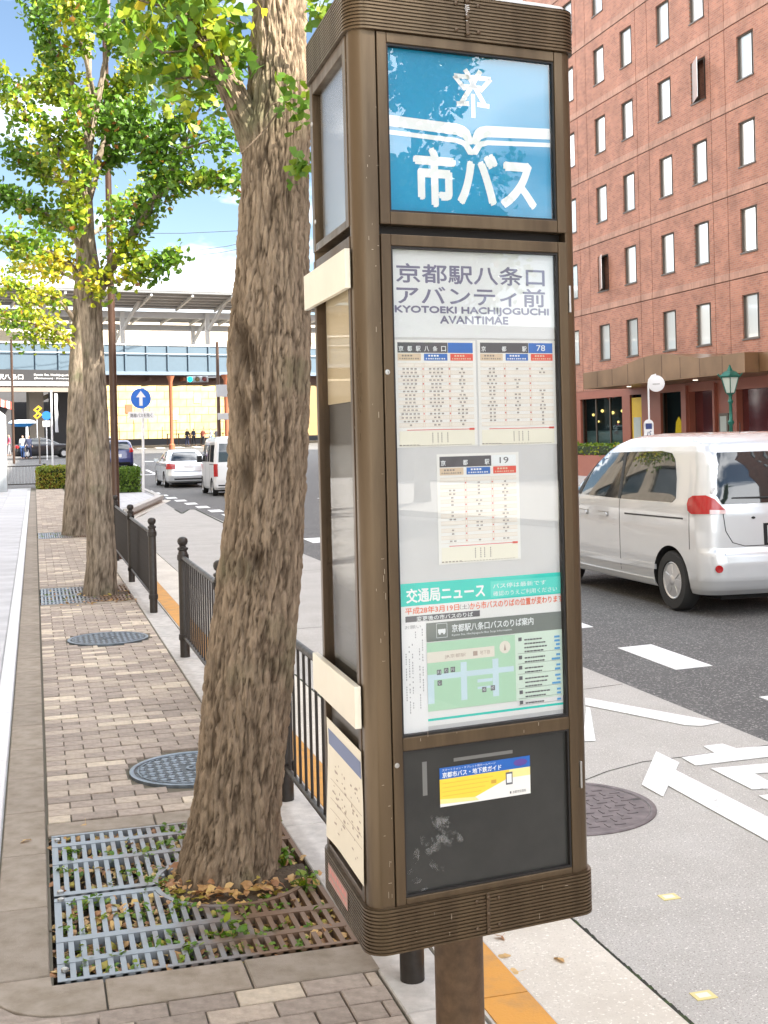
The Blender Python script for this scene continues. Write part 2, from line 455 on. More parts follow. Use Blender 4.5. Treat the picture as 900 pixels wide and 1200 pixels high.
# ------------------------------------------------------------------ the ground
def sheet(name, pts, z, mat, step=None, **props):
    mb = MB()
    if step:                                    # a long strip that follows the rise of the road: pts = (x0, x1, y0, y1)
        x0, x1, y0, y1 = pts
        ys = [y0] + [y for y in (50, 135) if y0 < y < y1] + [y1]
        for a, b in zip(ys, ys[1:]):
            mb.poly([(x0, a, z + rise(a)), (x1, a, z + rise(a)), (x1, b, z + rise(b)), (x0, b, z + rise(b))])
    else:
        mb.poly([(x, y, z + rise(y)) for x, y in pts])
    return mb.build(name, mat, kind='structure', **props)
sheet('ground', (-1500, 1500, -900, 2600), -0.13, MATS['ground_mix'], step=1)
sheet('road', (3.4, 14.0, -60, 52), -0.104, MATS['asphalt'], step=1)
sheet('crossing_road', (-60, 60, 52, 140), -0.1035, MATS['asphalt'], step=1)

def slab(name, pts, z0, z1, mat, **p):
    mb = MB(); mb.prism([(x, y, z0) for x, y in pts], (0, 0, z1 - z0)); return mb.build(name, mat, kind='structure', **p)
# bus bay of concrete beside the kerb, a gutter strip and the joint between them
BAY = [(1.83, -12), (3.9, -12), (3.90, 26.3), (3.97, 31.9), (3.81, 32.0), (3.41, 30.3), (3.47, 32.3), (3.60, 37.0), (2.45, 30.0), (1.9, 28.2), (1.83, 27.5)]
slab('bus_bay', BAY, -0.13, -0.100, MATS['bay_concrete'])
slab('gutter', [(1.385, -12), (1.815, -12), (1.815, 27.6), (2.2, 29.2), (3.9, 37.4), (3.75, 38.0), (2.0, 30), (1.385, 27.8)], -0.13, -0.097, MATS['gutter_concrete'])
# grime and moss in the joint
mb = MB(); r_ = random.Random(3); y = 2.2
while y < 9:
    w = r_.uniform(0.004, 0.013); xx = 1.822 + r_.uniform(-0.004, 0.004); dy = r_.uniform(0.02, 0.06)
    mb.add([(xx - w, y, -0.1015), (xx + w, y + 0.01, -0.1015), (xx + w * .8, y + dy, -0.096), (xx - w * .7, y + dy + .01, -0.097)], [(0, 1, 2, 3)])
    y += dy * 0.8
mb.build('joint_moss', MATS['crack'], kind='stuff', label='dark mossy dirt along the joint beside the gutter', category='dirt')
# cracks in the bay slab
mb = MB()
def crack(pts, w):
    for a, b in zip(pts, pts[1:]):
        d = (Vector(b) - Vector(a)).normalized(); q = Vector((-d.y, d.x)) * w
        mb.add([(a[0] - q.x, a[1] - q.y, -0.0985), (b[0] - q.x, b[1] - q.y, -0.0985), (b[0] + q.x, b[1] + q.y, -0.0985), (a[0] + q.x, a[1] + q.y, -0.0985)], [(0, 1, 2, 3)])
crack([(1.84, 7.63), (2.2, 7.66), (2.9, 7.72), (3.3, 7.70), (3.88, 7.8)], 0.004)
crack([(3.05, 5.93), (3.4, 5.95), (3.88, 6.0)], 0.006)
crack([(2.62, 5.72), (2.80, 5.83), (3.05, 5.93)], 0.004)
for yy in (11.2, 16.1, 21.0, 25.6): crack([(1.84, yy), (2.9, yy + .02), (3.88, yy)], 0.006)
crack([(3.83, 26.2), (3.95, 31.9), (3.80, 32.05), (3.42, 30.3), (3.46, 32.3)], 0.03)
mb.build('slab_crack', MATS['crack'], kind='structure')

# sidewalk: a raised base with separate bricks, frame stones, kerb stones and slabs on it
SW = [(-0.17, -12), (1.19, -12), (1.19, 28.0), (1.75, 29.4), (3.45, 37.4), (3.62, 40), (3.62, 50), (-0.17, 50)]
plaza = slab('plaza', [(-13, -12), (-0.17, -12), (-0.17, 50), (-13, 50)], -0.13, -0.010, MATS['plaza_base'])
PITS = [(4.665, 'near'), (13.97, 'mid'), (23.3, 'far')]
PX0, PX1, PH = 0.02, 0.985, 0.745           # a tree pit: x range and half length
def in_pit(x, y, mx=0.0, my=0.0): return any(PX0 - mx < x < PX1 + mx and abs(y - c) < PH + my for c, _ in PITS)
mb = MB(); mb.prism([(x, y, -0.13) for x, y in SW], (0, 0, 0.05))
mb.box(-0.17, PX0, -12, 28, -0.08, -0.012); mb.box(PX1 + 0.001, 1.19, -12, 28, -0.08, -0.012)
yy = -12
for c, _ in PITS: mb.box(PX0, PX1, yy, c - PH, -0.08, -0.012); yy = c + PH
mb.box(PX0, PX1, yy, 28, -0.08, -0.012)
mb.prism([(-0.17, 28.001, -0.08), (1.19, 28.001, -0.08), (1.75, 29.4, -0.08), (3.45, 37.4, -0.08), (3.62, 40, -0.08), (3.62, 50, -0.08), (-0.17, 50, -0.08)], (0, 0, 0.068))
sidewalk = mb.build('sidewalk', MATS['joint_sand'], kind='structure')
MH = [(0.745, 6.29, 0.325), (0.565, 10.73, 0.335)]
bricks = []
r_ = random.Random(11); row = 0; y = 3.80
ys = []
y = 1.9
while y < 49.5: ys.append(y); y += 0.1
for y in ys:
    row = int(round((y - 1.9) / 0.1)); yc = y + 0.05
    x0, x1 = 0.02, 0.98
    near_frame = any(abs(yc - c) < PH + 0.175 for c, _ in PITS)
    if near_frame: continue
    if yc < 3.8: x0 = -0.16 if yc < 3.66 else 0.18
    x = x0 - (0.1 if row % 2 else 0.0)
    while x < x1 - 0.02:
        a, b = max(x, x0), min(x + 0.2, x1); x += 0.2
        if b - a < 0.04: continue
        if b - a > 0.15 and yc < 3.75 and r_.random() < 0.3:
            segs = [(a, (a + b) / 2), ((a + b) / 2, b)]
        else: segs = [(a, b)]
        for a, b in segs:
            if any((min(max(mx_, a), b) - mx_) ** 2 + (min(max(my_, y), y + .1) - my_) ** 2 < (rr + 0.012) ** 2 for mx_, my_, rr in MH): 
                # cut the brick short of the round cover where it can be
                k = next((q for q in MH if (min(max(q[0], a), b) - q[0]) ** 2 + (min(max(q[1], y), y + .1) - q[1]) ** 2 < (q[2] + 0.012) ** 2))
                dyy = max(0.0, min(abs(y - k[1]), abs(y + 0.1 - k[1])) if not (y < k[1] < y + .1) else 0.0)
                cut = math.sqrt(max(0, (k[2] + 0.012) ** 2 - dyy ** 2))
                if b <= k[0] or (a < k[0] and k[0] - cut > a + 0.03): b2, a2 = min(b, k[0] - cut), a
                elif a >= k[0] or k[0] + cut < b - 0.03: a2, b2 = max(a, k[0] + cut), b
                else: continue
                if b2 - a2 < 0.02: continue
                a, b = a2, b2
            t = r_.random(); kind = 2 if t < 0.16 else (1 if t < 0.45 else 0)
            bricks.append((a, b, y, y + 0.1, kind, r_.uniform(-0.0025, 0.0025)))
bricks.sort(key=lambda q: q[2])
vis = [q for q in bricks if q[2] > 3.4]; rest = [q for q in bricks if q[2] <= 3.4]
BM = [MATS['brick_brown'], MATS['brick_tan'], MATS['brick_cream']]
BCACHE = {}
def brick_block(mb, a, b, c, d, z, k=0, g=0.0028, e=0.003, zb=-0.02):
    a += g; b -= g; c += g; d -= g
    mb.add([(a, c, zb), (b, c, zb), (b, d, zb), (a, d, zb), (a, c, z - e), (b, c, z - e), (b, d, z - e), (a, d, z - e),
            (a + e, c + e, z), (b - e, c + e, z), (b - e, d - e, z), (a + e, d - e, z)],
           [(0, 1, 5, 4), (1, 2, 6, 5), (2, 3, 7, 6), (3, 0, 4, 7), (4, 5, 9, 8), (5, 6, 10, 9), (6, 7, 11, 10), (7, 4, 8, 11), (8, 9, 10, 11)], k)
for i, (a, b, c, d, k, dz) in enumerate(vis[:280]):
    key = (round(b - a, 2), k)
    if key not in BCACHE:
        mb = MB(); brick_block(mb, 0, b - a, 0, 0.1, 0); BCACHE[key] = mb.mesh('brick', BM[k])
    o = bpy.data.objects.new('brick', BCACHE[key]); COL.objects.link(o)
    o.location = (a, c, dz); o.rotation_euler = (r_.uniform(-.006, .006), r_.uniform(-.006, .006), r_.uniform(-.004, .004)); o.parent = sidewalk
mb = MB()
for (a, b, c, d, k, dz) in vis[280:] + rest: brick_block(mb, a, b, c, d, dz, k)
mb.build('small_bricks', BM, sidewalk, world=False, kind='stuff')
# far end of the pavement, pale blocks round the corner
mb = MB()
y = 27.8
while y < 49.8:
    x = 1.2 + (0.15 if int(y / 0.3) % 2 else 0)
    xe = 1.19 + (y - 27.8) * 0.235 if y < 37.4 else 3.45
    while x < xe - 0.1: brick_block(mb, x, x + 0.3, y, y + 0.3, 0.0, 0, 0.004); x += 0.3
    y += 0.3
mb.build('corner_blocks', MATS['plaza_slab'], sidewalk, world=False, kind='stuff')
# the strip of stones along the left of the bricks (also the left frame of the pits)
def stone(a, b, c, d, mat, parent, name='stone', z=0.002, cache={}):
    key = (round(b - a, 3), round(d - c, 3), mat.name)
    if key not in cache:
        mb = MB(); brick_block(mb, 0, b - a, 0, d - c, 0, 0, 0.003, 0.004); cache[key] = mb.mesh(name, mat)
    o = bpy.data.objects.new(name, cache[key]); COL.objects.link(o); o.location = (a, c, z + r_.uniform(-.001, .001)); o.parent = parent
y = 3.99
while y < 46: stone(-0.165, 0.012, y, y + 0.6 if y < 45 else 46, MATS['frame_stone'], sidewalk); y += 0.6
for c, _ in PITS:
    for x in (0.015, 0.47 if c < 6 else 0.47):
        x2 = 0.47 if x < 0.1 else 1.0
        stone(x, x2, c + PH + 0.003, c + PH + 0.17, MATS['frame_stone'], sidewalk)
        if c > 6: stone(x, x2, c - PH - 0.17, c - PH - 0.003, MATS['frame_stone'], sidewalk)
# near frame: straight stones and the rounded outer corner
stone(0.17, 0.60, 3.703, 3.914, MATS['frame_stone'], sidewalk)
stone(0.60, 1.0, 3.703, 3.914, MATS['frame_stone'], sidewalk)
mb = MB()
arc = [(-0.165 + 0.24 - 0.24 * math.cos(t), 3.943 - 0.24 * math.sin(t)) for t in [math.pi / 2 * k / 8 for k in range(9)]]
mb.prism([(x, y, -0.02) for x, y in arc + [(0.167, 3.703), (0.167, 3.914), (0.015, 3.916), (0.012, 3.985), (-0.165, 3.985)]], (0, 0, 0.022))
mb.build('stone', MATS['frame_stone'], sidewalk, world=False, bevel=0.003)
# cut bricks outside the rounded corner
mb = MB(); mb.prism([(-0.165, 3.66, -0.02), (0.177, 3.66, -0.02), (0.177, 3.699, -0.02), (0.07, 3.699, -0.02), (-0.01, 3.712, -0.02), (-0.09, 3.760, -0.02), (-0.14, 3.83, -0.02), (-0.165, 3.90, -0.02)], (0, 0, 0.018))
mb.build('brick', MATS['brick_brown'], sidewalk, world=False, bevel=0.003)
# kerb line: fence stones, orange kerb
y = 1.0
while y < 27.9:
    stone(0.985, 1.19, y, min(y + 0.6, 27.9), MATS['kerb_stone'], sidewalk, z=0.001); y += 0.6
kerb = MB()
kp = [(1.195, -12), (1.37, -12), (1.37, 27.6), (1.9, 28.9), (3.62, 37.0), (3.80, 40), (3.80, 50.5), (3.63, 50.5), (3.63, 40), (3.46, 37.3), (1.76, 29.3), (1.195, 28.0)]
k_o = slab('kerb', kp, -0.13, 0.004, MATS['kerb_stone'])
mb = MB()
y = 1.4
while y < 27.5:
    y2 = min(y + 0.997, 27.5)
    mb2 = MB(); mb2.add([(1.205, y + .003, 0.0085), (1.362, y + .003, 0.0085), (1.362, y2, 0.0085), (1.205, y2, 0.0085), (1.205, y + .003, 0.003), (1.362, y + .003, 0.003), (1.362, y2, 0.003), (1.205, y2, 0.003)],
                        [(0, 1, 2, 3), (4, 5, 1, 0), (5, 6, 2, 1), (6, 7, 3, 2), (7, 4, 0, 3)])
    mb2.build('orange_strip', MATS['kerb_orange'], k_o, world=False); y += 1.0
# high kerb block of the bulge
mb = MB(); mb.prism([(2.0, 29.6, 0.0), (2.16, 29.55, 0.0), (3.62, 36.6, 0.0), (3.48, 36.9, 0.0)], (0, 0, 0.11)); mb.build('kerb_block', MATS['kerb_stone'], k_o, world=False, bevel=0.01)

# plaza: white granite line and slabs
y = 2.0
while y < 46: stone(-0.268, -0.172, y, y + 1.2, MATS['white_granite'], plaza, z=0.003); y += 1.2
n_sl = 0; y = 2.0; k = 0
while y < 48:
    for c in range(7 if y > 6 else 3):
        x1 = -0.272 - c * 0.6; stone(x1 - 0.6, x1, y, y + 1.2, MATS['plaza_slab'], plaza, name='slab'); n_sl += 1
    y += 1.2; k += 1
mb = MB(); y = -10
while y < 49:
    x = -4.48
    while x > -12.9: brick_block(mb, x - 0.6, x, y, y + 1.2, 0.002, 0, 0.004); x -= 0.6
    y += 1.2
mb.build('far_slabs', MATS['plaza_slab'], plaza, world=False, kind='stuff')
# right-hand pavement in front of the hotel
slab('far_sidewalk', [(14.0, -60), (23.4, -60), (23.4, 90), (14.0, 78)], -0.13, 0.02, MATS['kerb_stone'])

# ------------------------------------------------------------------ road markings
def mark(name, pts, z=-0.0965, mat='road_paint'):
    mb = MB(); mb.prism([(p[0], p[1], z) for p in pts], (0, 0, 0.003)); return mb.build(name, MATS[mat], kind='structure')
def px_mark(name, pp, z=-0.0965): return mark(name, [at(x, y, z) for x, y in pp], z)
for k in range(24):                           # short dashes along the edge of the lane
    y0 = 2.04 + 2.03 * k
    if y0 > 46: break
    dx = 0.0 if y0 < 20 else -(y0 - 20) * 0.03
    mark('dash', [(4.473 + dx, y0), (4.794 + dx, y0 + 0.035), (4.825 + dx, y0 + 1.04), (4.503 + dx, y0 + 1.0)], z=-0.1025)
px_mark('arrow_marking', [(752, 920), (769, 881), (796, 894), (792, 903), (900, 958), (960, 990), (960, 1020), (900, 986), (783, 921), (777, 934)])
px_mark('letter_stroke', [(798.7, 888), (814.7, 897.3), (960, 880), (960, 868), (900, 874.7), (862.7, 877.3), (846.7, 872), (824, 874.7), (837.3, 882.7)])
px_mark('letter_stroke', [(833, 901), (881, 925.3), (960, 921), (960, 914), (899, 915), (884, 906.7), (960, 901), (960, 892), (900, 895)])
px_mark('letter_stroke', [(889, 933), (960, 968), (960, 958), (905, 931)])
px_mark('bay_line', [(686, 818), (690.7, 818.7), (730, 826), (844, 846.7), (822.7, 851), (803, 850), (690.7, 827.5), (686, 826.5)])
px_mark('letter_stroke', [(687, 829), (691.5, 830), (698, 868.5), (683, 868.5)])
for k in range(5): mark('lane_line', [(7.95, 2 + 9.5 * k), (8.1, 2 + 9.5 * k), (8.1, 7 + 9.5 * k), (7.95, 7 + 9.5 * k)], z=-0.1025)
def far_mark(pp, name='far_marking'):
    mb = MB(); q = []
    for px, py, zc in pp:
        d = ray(px, py)
        t = zc; p = Vector((0, 0, EYE)) + d * t
        q.append((p.x, p.y, rise(p.y) - 0.096))
    mb.prism(q, (0, 0, 0.006)); mb.build(name, MATS['road_paint'], kind='structure')
for k in range(14):                           # zebra crossings beyond the junction
    x = -3 + k * 1.7
    sheetp = [(x, 112), (x + 0.75, 112), (x + 0.75, 116.5), (x, 116.5)]
    mb = MB(); mb.prism([(a, b, rise(b) - 0.098) for a, b in sheetp], (0, 0, 0.004)); mb.build('zebra_bar', MATS['road_paint'], kind='structure')
for k in range(5):
    y0 = 60 + 11 * k
    mb = MB(); mb.prism([(5.55, y0, rise(y0) - 0.098), (5.72, y0, rise(y0) - 0.098), (5.72, y0 + 6, rise(y0 + 6) - 0.098), (5.55, y0 + 6, rise(y0 + 6) - 0.098)], (0, 0, 0.004)); mb.build('lane_line', MATS['road_paint'], kind='structure')
for (x, y0, w, l_) in ((6.6, 78, 1.8, 1.0), (6.9, 70, 2.2, .8), (8.3, 84, 1.6, 1.4), (4.3, 60, 2.8, .45), (9.5, 95, 2.4, 1.4)):
    mb = MB(); mb.prism([(x, y0, rise(y0) - 0.098), (x + w, y0, rise(y0) - 0.098), (x + w, y0 + l_, rise(y0 + l_) - 0.098), (x, y0 + l_, rise(y0 + l_) - 0.098)], (0, 0, 0.004)); mb.build('far_marking', MATS['road_paint'], kind='structure')
# small yellow survey tapes on the bay
for px, py, lab in ((783, 1050, 'small yellow tape marker on the concrete nearer the round cover'), (823, 1165, 'small yellow tape marker with tiny dark print on the concrete near the frame bottom')):
    c = at(px, py, -0.098); mb = MB(); mb.box(c.x - 0.035, c.x + 0.035, c.y - 0.035, c.y + 0.02, -0.0995, -0.0975, 0)
    mb.box(c.x - 0.022, c.x + 0.02, c.y - 0.022, c.y + 0.008, -0.0974, -0.0970, 1)
    tag(mb.build('tape_marker', [flat('tape_yellow', (0.70, 0.60, 0.26)), flat('tape_pale', (0.72, 0.70, 0.6))], None), lab, 'tape marker', 'yellow tape markers on the bus bay')

# ------------------------------------------------------------------ manhole covers
def manhole(c, r, mat, label, pattern, z=0.0, group='manhole covers'):
    t = thing('manhole_cover', label, 'manhole cover', (c[0], c[1], z), group)
    mb = MB(); mb.lathe([(r * 0.93, -0.02), (r * 1.0, -0.02), (r * 1.0, 0.004), (r * 0.985, 0.006), (r * 0.945, 0.006), (r * .93, 0.002)], n=64, cap=False)
    mb.build('rim', mat, t, world=False, smooth=40)
    mb = MB(); mb.lathe([(0.01, 0.0005), (r * 0.925, 0.0005)], n=64, cap=False)
    mb.lathe([(r * 0.925, -0.01), (r * 0.925, 0.0005)], n=64, cap=False)
    mb.add([(0.01 * math.cos(k), 0.01 * math.sin(k), 0.0005) for k in (0, 2, 4)], [(0, 1, 2)])
    mb.build('cover_plate', MATS['iron_dark'], t, world=False)
    mb = MB()
    if pattern == 'studs':
        s = r * 2 / 15.0
        for i in range(-8, 9):
            for j in range(-8, 9):
                x, y = i * s, j * s; rr = math.hypot(x, y)
                if rr > r * 0.86 or rr < r * 0.2: continue
                a = 0.30 * s if (i + j) % 2 else 0.42 * s
                n_ = 4 if (i + j) % 2 else 6
                mb.lathe([(a * 1.15, 0.0), (a, 0.0045)], (x, y, 0), n_)
                if (i + j) % 2: mb.box(x - s * 0.45, x + s * 0.45, y - s * .07, y + s * .07, 0, 0.0035)
                else: mb.box(x - s * 0.07, x + s * 0.07, y - s * .5, y + s * .5, 0, 0.003)
        mb.lathe([(r * 0.14, 0), (r * 0.14, 0.005), (r * 0.10, 0.005), (r * 0.10, 0)], n=32, cap=False)
        mb.lathe([(r * 0.88, 0), (r * 0.88, 0.0045), (r * 0.86, 0.0045), (r * 0.86, 0)], n=48, cap=False)
        mb.prism([(-r * .05, -r * .04, 0), (r * .05, -r * .04, 0), (0, r * .06, 0)], (0, 0, 0.005))
    else:
        s = r / 7.0
        for i in range(-9, 10):
            for j in range(-9, 10):
                x, y = i * s * 1.05, j * s * 1.05
                if math.hypot(x, y) > r * 0.84: continue
                if (i + j) % 2: mb.box(x - s * .42, x + s * .42, y - s * .09, y + s * .09, 0, .0035)
                else: mb.box(x - s * .09, x + s * .09, y - s * .42, y + s * .42, 0, .0035)
    mb.build('raised_pattern', mat, t, world=False, kind='stuff')
    for a in (0.0, math.pi):
        mb = MB(); mb.box(math.cos(a) * r * .87 - .02, math.cos(a) * r * .87 + .02, -0.012, 0.012, 0, 0.0015); mb.build('lifting_slot', MATS['black'], t, world=False)
    return t
pbr('iron_dark', (0.07, 0.08, 0.09), 0.5, 0.6, var=0.3, scale=30)
manhole(MH[0], MH[0][2], MATS['iron_blue'], 'patterned blue-grey round cover in the bricks beside the near tree trunk', 'studs')
manhole(MH[1], MH[1][2], MATS['iron_blue'], 'patterned blue-grey round cover in the bricks short of the second tree', 'studs')
MATS['iron_dark'] = MATS['iron_brown']
manhole((2.345, 5.34), 0.42, MATS['iron_brown'], 'large brownish round cover in the concrete bus bay behind the sign post', 'weave', z=-0.0985)

# ------------------------------------------------------------------ tree pits: soil, grate halves, litter, weeds
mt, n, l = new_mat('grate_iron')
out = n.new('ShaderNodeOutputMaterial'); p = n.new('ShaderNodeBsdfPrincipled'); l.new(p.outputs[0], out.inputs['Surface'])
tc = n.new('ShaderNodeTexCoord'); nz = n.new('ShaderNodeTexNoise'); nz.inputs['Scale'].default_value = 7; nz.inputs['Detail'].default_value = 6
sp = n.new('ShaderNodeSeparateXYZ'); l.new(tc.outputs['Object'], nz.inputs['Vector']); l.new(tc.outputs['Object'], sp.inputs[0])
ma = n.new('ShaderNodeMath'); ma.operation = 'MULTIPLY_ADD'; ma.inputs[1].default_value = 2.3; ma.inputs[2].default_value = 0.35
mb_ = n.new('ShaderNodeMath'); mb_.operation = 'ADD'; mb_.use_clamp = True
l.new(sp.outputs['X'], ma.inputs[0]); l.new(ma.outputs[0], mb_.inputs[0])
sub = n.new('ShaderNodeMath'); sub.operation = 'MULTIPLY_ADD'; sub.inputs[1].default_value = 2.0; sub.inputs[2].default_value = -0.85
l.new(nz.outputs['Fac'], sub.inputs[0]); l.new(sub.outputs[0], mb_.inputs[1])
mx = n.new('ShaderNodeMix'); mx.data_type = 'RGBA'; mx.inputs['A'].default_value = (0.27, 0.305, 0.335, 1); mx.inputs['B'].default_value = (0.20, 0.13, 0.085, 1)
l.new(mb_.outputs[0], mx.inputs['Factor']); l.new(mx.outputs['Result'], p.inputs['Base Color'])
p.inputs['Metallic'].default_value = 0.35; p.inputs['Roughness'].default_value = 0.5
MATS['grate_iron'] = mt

def ginkgo_leaf(mb, pos, q, size, simple=False):
    """a fan leaf in its own plane; q rotates the plane; returns the number of vertices added"""
    if simple: angs = (-58, -20, 20, 58); rad = (0.95, 1.0, 1.0, 0.95)
    else: angs = (-66, -52, -36, -20, -3, 3, 20, 36, 52, 66); rad = (0.84, 1.0, 0.91, 1.0, 0.66, 0.66, 1.0, 0.92, 1.0, 0.82)
    pts = [Vector((0, 0, 0))]
    for a, r in zip(angs, rad):
        t = R(a); pts.append(Vector((math.sin(t) * r, math.cos(t) * r, 0.10 * math.cos(t * 2.2) - 0.12 * abs(math.sin(t)))))
    b = len(mb.v)
    mb.v.extend([tuple(pos + (q @ (p_ * size))) for p_ in pts])
    for i in range(1, len(pts) - 1): mb.f.append([b, b + i, b + i + 1]); mb.m.append(0)
    nv = len(pts)
    if not simple:                            # stalk
        b = len(mb.v); mb.v.extend([tuple(pos + q @ (Vector(w) * size)) for w in ((-.025, 0, 0), (.025, 0, 0), (0.05, -.75, .12), (0.08, -.72, .12))])
        mb.f.append([b, b + 1, b + 3, b + 2]); mb.m.append(0); nv += 4
    return nv
def set_tint(me, vals):
    a = me.attributes.new('tint', 'FLOAT', 'POINT'); a.data.foreach_set('value', np.array(vals, dtype=np.float32))
def rand_quat(r, tilt=1.0):
    v = Vector((r.gauss(0, 1), r.gauss(0, 1), r.gauss(0, 1) + 1.2 * (1 - tilt))).normalized()
    return v.to_track_quat('Z', 'Y') @ Matrix.Rotation(r.uniform(0, 6.283), 3, 'Z').to_quaternion()

def hole_d(x, y, cy):
    d = math.hypot((x - 0.68) / 0.275, (y - cy) / 0.275)
    return min(d, max(abs(y - cy + .02) / .16, (0.72 - x) / .1 + 1)) if x > .72 else d
def grate(cy, near, label):
    t = thing('tree_grate', label, 'tree grate', (0.5, cy, 0), 'iron tree grates round the street trees')
    zt, zb = 0.004, -0.03
    if near: cross = {1: [0.012, 0.045, 0.36, 0.42, 0.58, 0.64, 0.735], -1: [0.012, 0.05, 0.385, 0.425, 0.565, 0.60, 0.735]}
    else: cross = {1: [0.012, 0.05, 0.36, 0.42, 0.58, 0.64, 0.735], -1: [0.012, 0.05, 0.385, 0.425, 0.565, 0.60, 0.735]}
    for sgn in (1, -1):
        mb = MB()
        c = cross[sgn]
        def piece(x0, x1, a, b, dz=0.0):
            ya, yb = sorted((cy + sgn * a, cy + sgn * b))
            # trim against the hole for the trunk
            n_ = max(1, int((yb - ya) / 0.03)) if x1 - x0 < 0.03 else max(1, int((x1 - x0) / 0.03))
            for i in range(n_):
                if x1 - x0 < 0.03: u0, u1, v0, v1 = x0, x1, ya + (yb - ya) * i / n_, ya + (yb - ya) * (i + 1) / n_
                else: u0, u1, v0, v1 = x0 + (x1 - x0) * i / n_, x0 + (x1 - x0) * (i + 1) / n_, ya, yb
                if hole_d((u0 + u1) / 2, (v0 + v1) / 2, cy) > 1.0: mb.box(u0, u1, v0, v1, zb + dz, zt - dz)
        runs = [(c[0], c[1]), (c[2], c[3]), (c[4], c[5]), (c[6] - 0.018, c[6])]
        for a, b in runs: piece(PX0 + 0.012, PX1 - 0.008, a, b - (0.02 if b - a > .045 else 0))
        x = PX0 + 0.012; k = 0
        while x < PX1 - 0.012:
            w = 0.024 if k == 0 else 0.0180
            piece(x, x + w, c[0], c[-1], .0022); x += 0.039; k += 1
        # ring round the trunk opening
        seg = 28
        for i in range(seg):
            a0, a1 = math.pi * i / seg, math.pi * (i + 1) / seg
            if sgn < 0: a0, a1 = -a1, -a0
            pts = []
            for aa, rr in ((a0, .272), (a1, .272), (a1, .292), (a0, .292)):
                pts.append((min(0.68 + rr * math.cos(aa), PX1 - 0.01), cy + rr * math.sin(aa) + sgn * 0.012, zb))
            if pts[0][0] > PX1 - 0.012 or math.cos(a0) > .75: continue
            mb.prism(pts, (0, 0, zt - zb + 0.001))
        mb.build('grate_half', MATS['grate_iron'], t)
        for yy in (0.04, 0.66):
            mb = MB(); mb.lathe([(0.012, 0), (0.012, 0.008), (0.006, 0.011)], (PX0 + 0.035, cy + sgn * yy, 0.004), 6); mb.build('bolt', MATS['steel'], t)
    return t
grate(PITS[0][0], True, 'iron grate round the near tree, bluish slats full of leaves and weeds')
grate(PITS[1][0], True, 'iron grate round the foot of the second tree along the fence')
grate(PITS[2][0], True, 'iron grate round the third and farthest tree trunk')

mb = MB(); r_ = random.Random(5)
for c, _ in PITS:                              # soil bed, uneven
    nx, ny = 34, 44
    vs = []; fs = []
    for j in range(ny + 1):
        for i in range(nx + 1):
            x = PX0 + (PX1 + 0.002 - PX0) * i / nx; y = c - PH + 2 * PH * j / ny
            h = -0.040 + 0.018 * noise.noise((x * 9, y * 9, 0.3)) + 0.05 * max(0, 1.1 - hole_d(x, y, c))
            if i in (0, nx) or j in (0, ny): h = -0.055
            vs.append((x, y, h))
    for j in range(ny):
        for i in range(nx):
            a = j * (nx + 1) + i; fs.append((a, a + 1, a + nx + 2, a + nx + 1))
    mb.add(vs, fs)
mb.build('soil_bed', MATS['soil'], kind='structure', smooth=60)
# fallen leaves and weeds in the pits, loose leaves on the paving
mb = MB(); tint = []; r_ = random.Random(21)
def lay_leaf(x, y, z, size, tn, tilt=0.35, simple=True):
    v = Vector((r_.gauss(0, tilt), r_.gauss(0, tilt), 1)).normalized()
    q = v.to_track_quat('Z', 'Y') @ Matrix.Rotation(r_.uniform(0, 6.283), 3, 'Z').to_quaternion()
    nv = ginkgo_leaf(mb, Vector((x, y, z)), q, size, simple); tint.extend([tn] * nv)
for c, _ in PITS:
    for _k in range(2000 if c < 6 else 500):
        x = r_.uniform(PX0 + .01, PX1 - .01); y = c + r_.uniform(-PH + .01, PH - .01)
        d = hole_d(x, y, c)
        if d < 0.45: continue
        z = -0.027 + 0.018 * noise.noise((x * 9, y * 9, 0.3)) + 0.05 * max(0, 1.1 - d) + r_.uniform(0.004, 0.016)
        lay_leaf(x, y, z, r_.uniform(.016, .034), r_.choice([.6, .75, .8, .85, .92, .97, 1.0, .9]))
o = mb.build('leaf_litter', MATS['litter_leaf'], kind='stuff', label='fallen brown and yellow leaves under the tree grates', category='leaf litter'); set_tint(o.data, tint)
mb = MB(); tint = []
for _k in range(34):
    a = r_.uniform(0, 6.28)
    lay_leaf(0.68 + .30 * math.cos(a) * r_.uniform(.8, 1.25), 4.665 + .30 * math.sin(a) * r_.uniform(.8, 1.25), r_.uniform(.0, .012), .02, r_.uniform(.7, 1))
o = mb.build('trunk_litter', MATS['litter_leaf'], kind='stuff', label='dry bits and yellow leaves gathered at the foot of the near trunk', category='leaf litter'); set_tint(o.data, tint)
mb = MB(); tint = []; r_ = random.Random(8)
for c, _ in PITS:
    for _k in range(300 if c < 6 else 60):
        x = r_.uniform(PX0 + .03, PX1 - .03); y = c + r_.uniform(-PH + .03, PH - .03)
        if hole_d(x, y, c) < 0.9: continue
        if noise.noise((x * 3.1, y * 3.1, 4)) < -0.12: continue
        for _j in range(r_.randint(5, 12)):
            a = r_.uniform(0, 6.283); rr = r_.uniform(0.0, 0.03)
            lay_leaf(x + rr * math.cos(a), y + rr * math.sin(a), r_.uniform(-0.025, 0.012), r_.uniform(.009, .02), r_.uniform(.2, .5), 0.5)
o = mb.build('weeds', MATS['ginkgo'], kind='stuff', label='small green weeds growing up between the grate bars', category='weeds'); set_tint(o.data, tint)
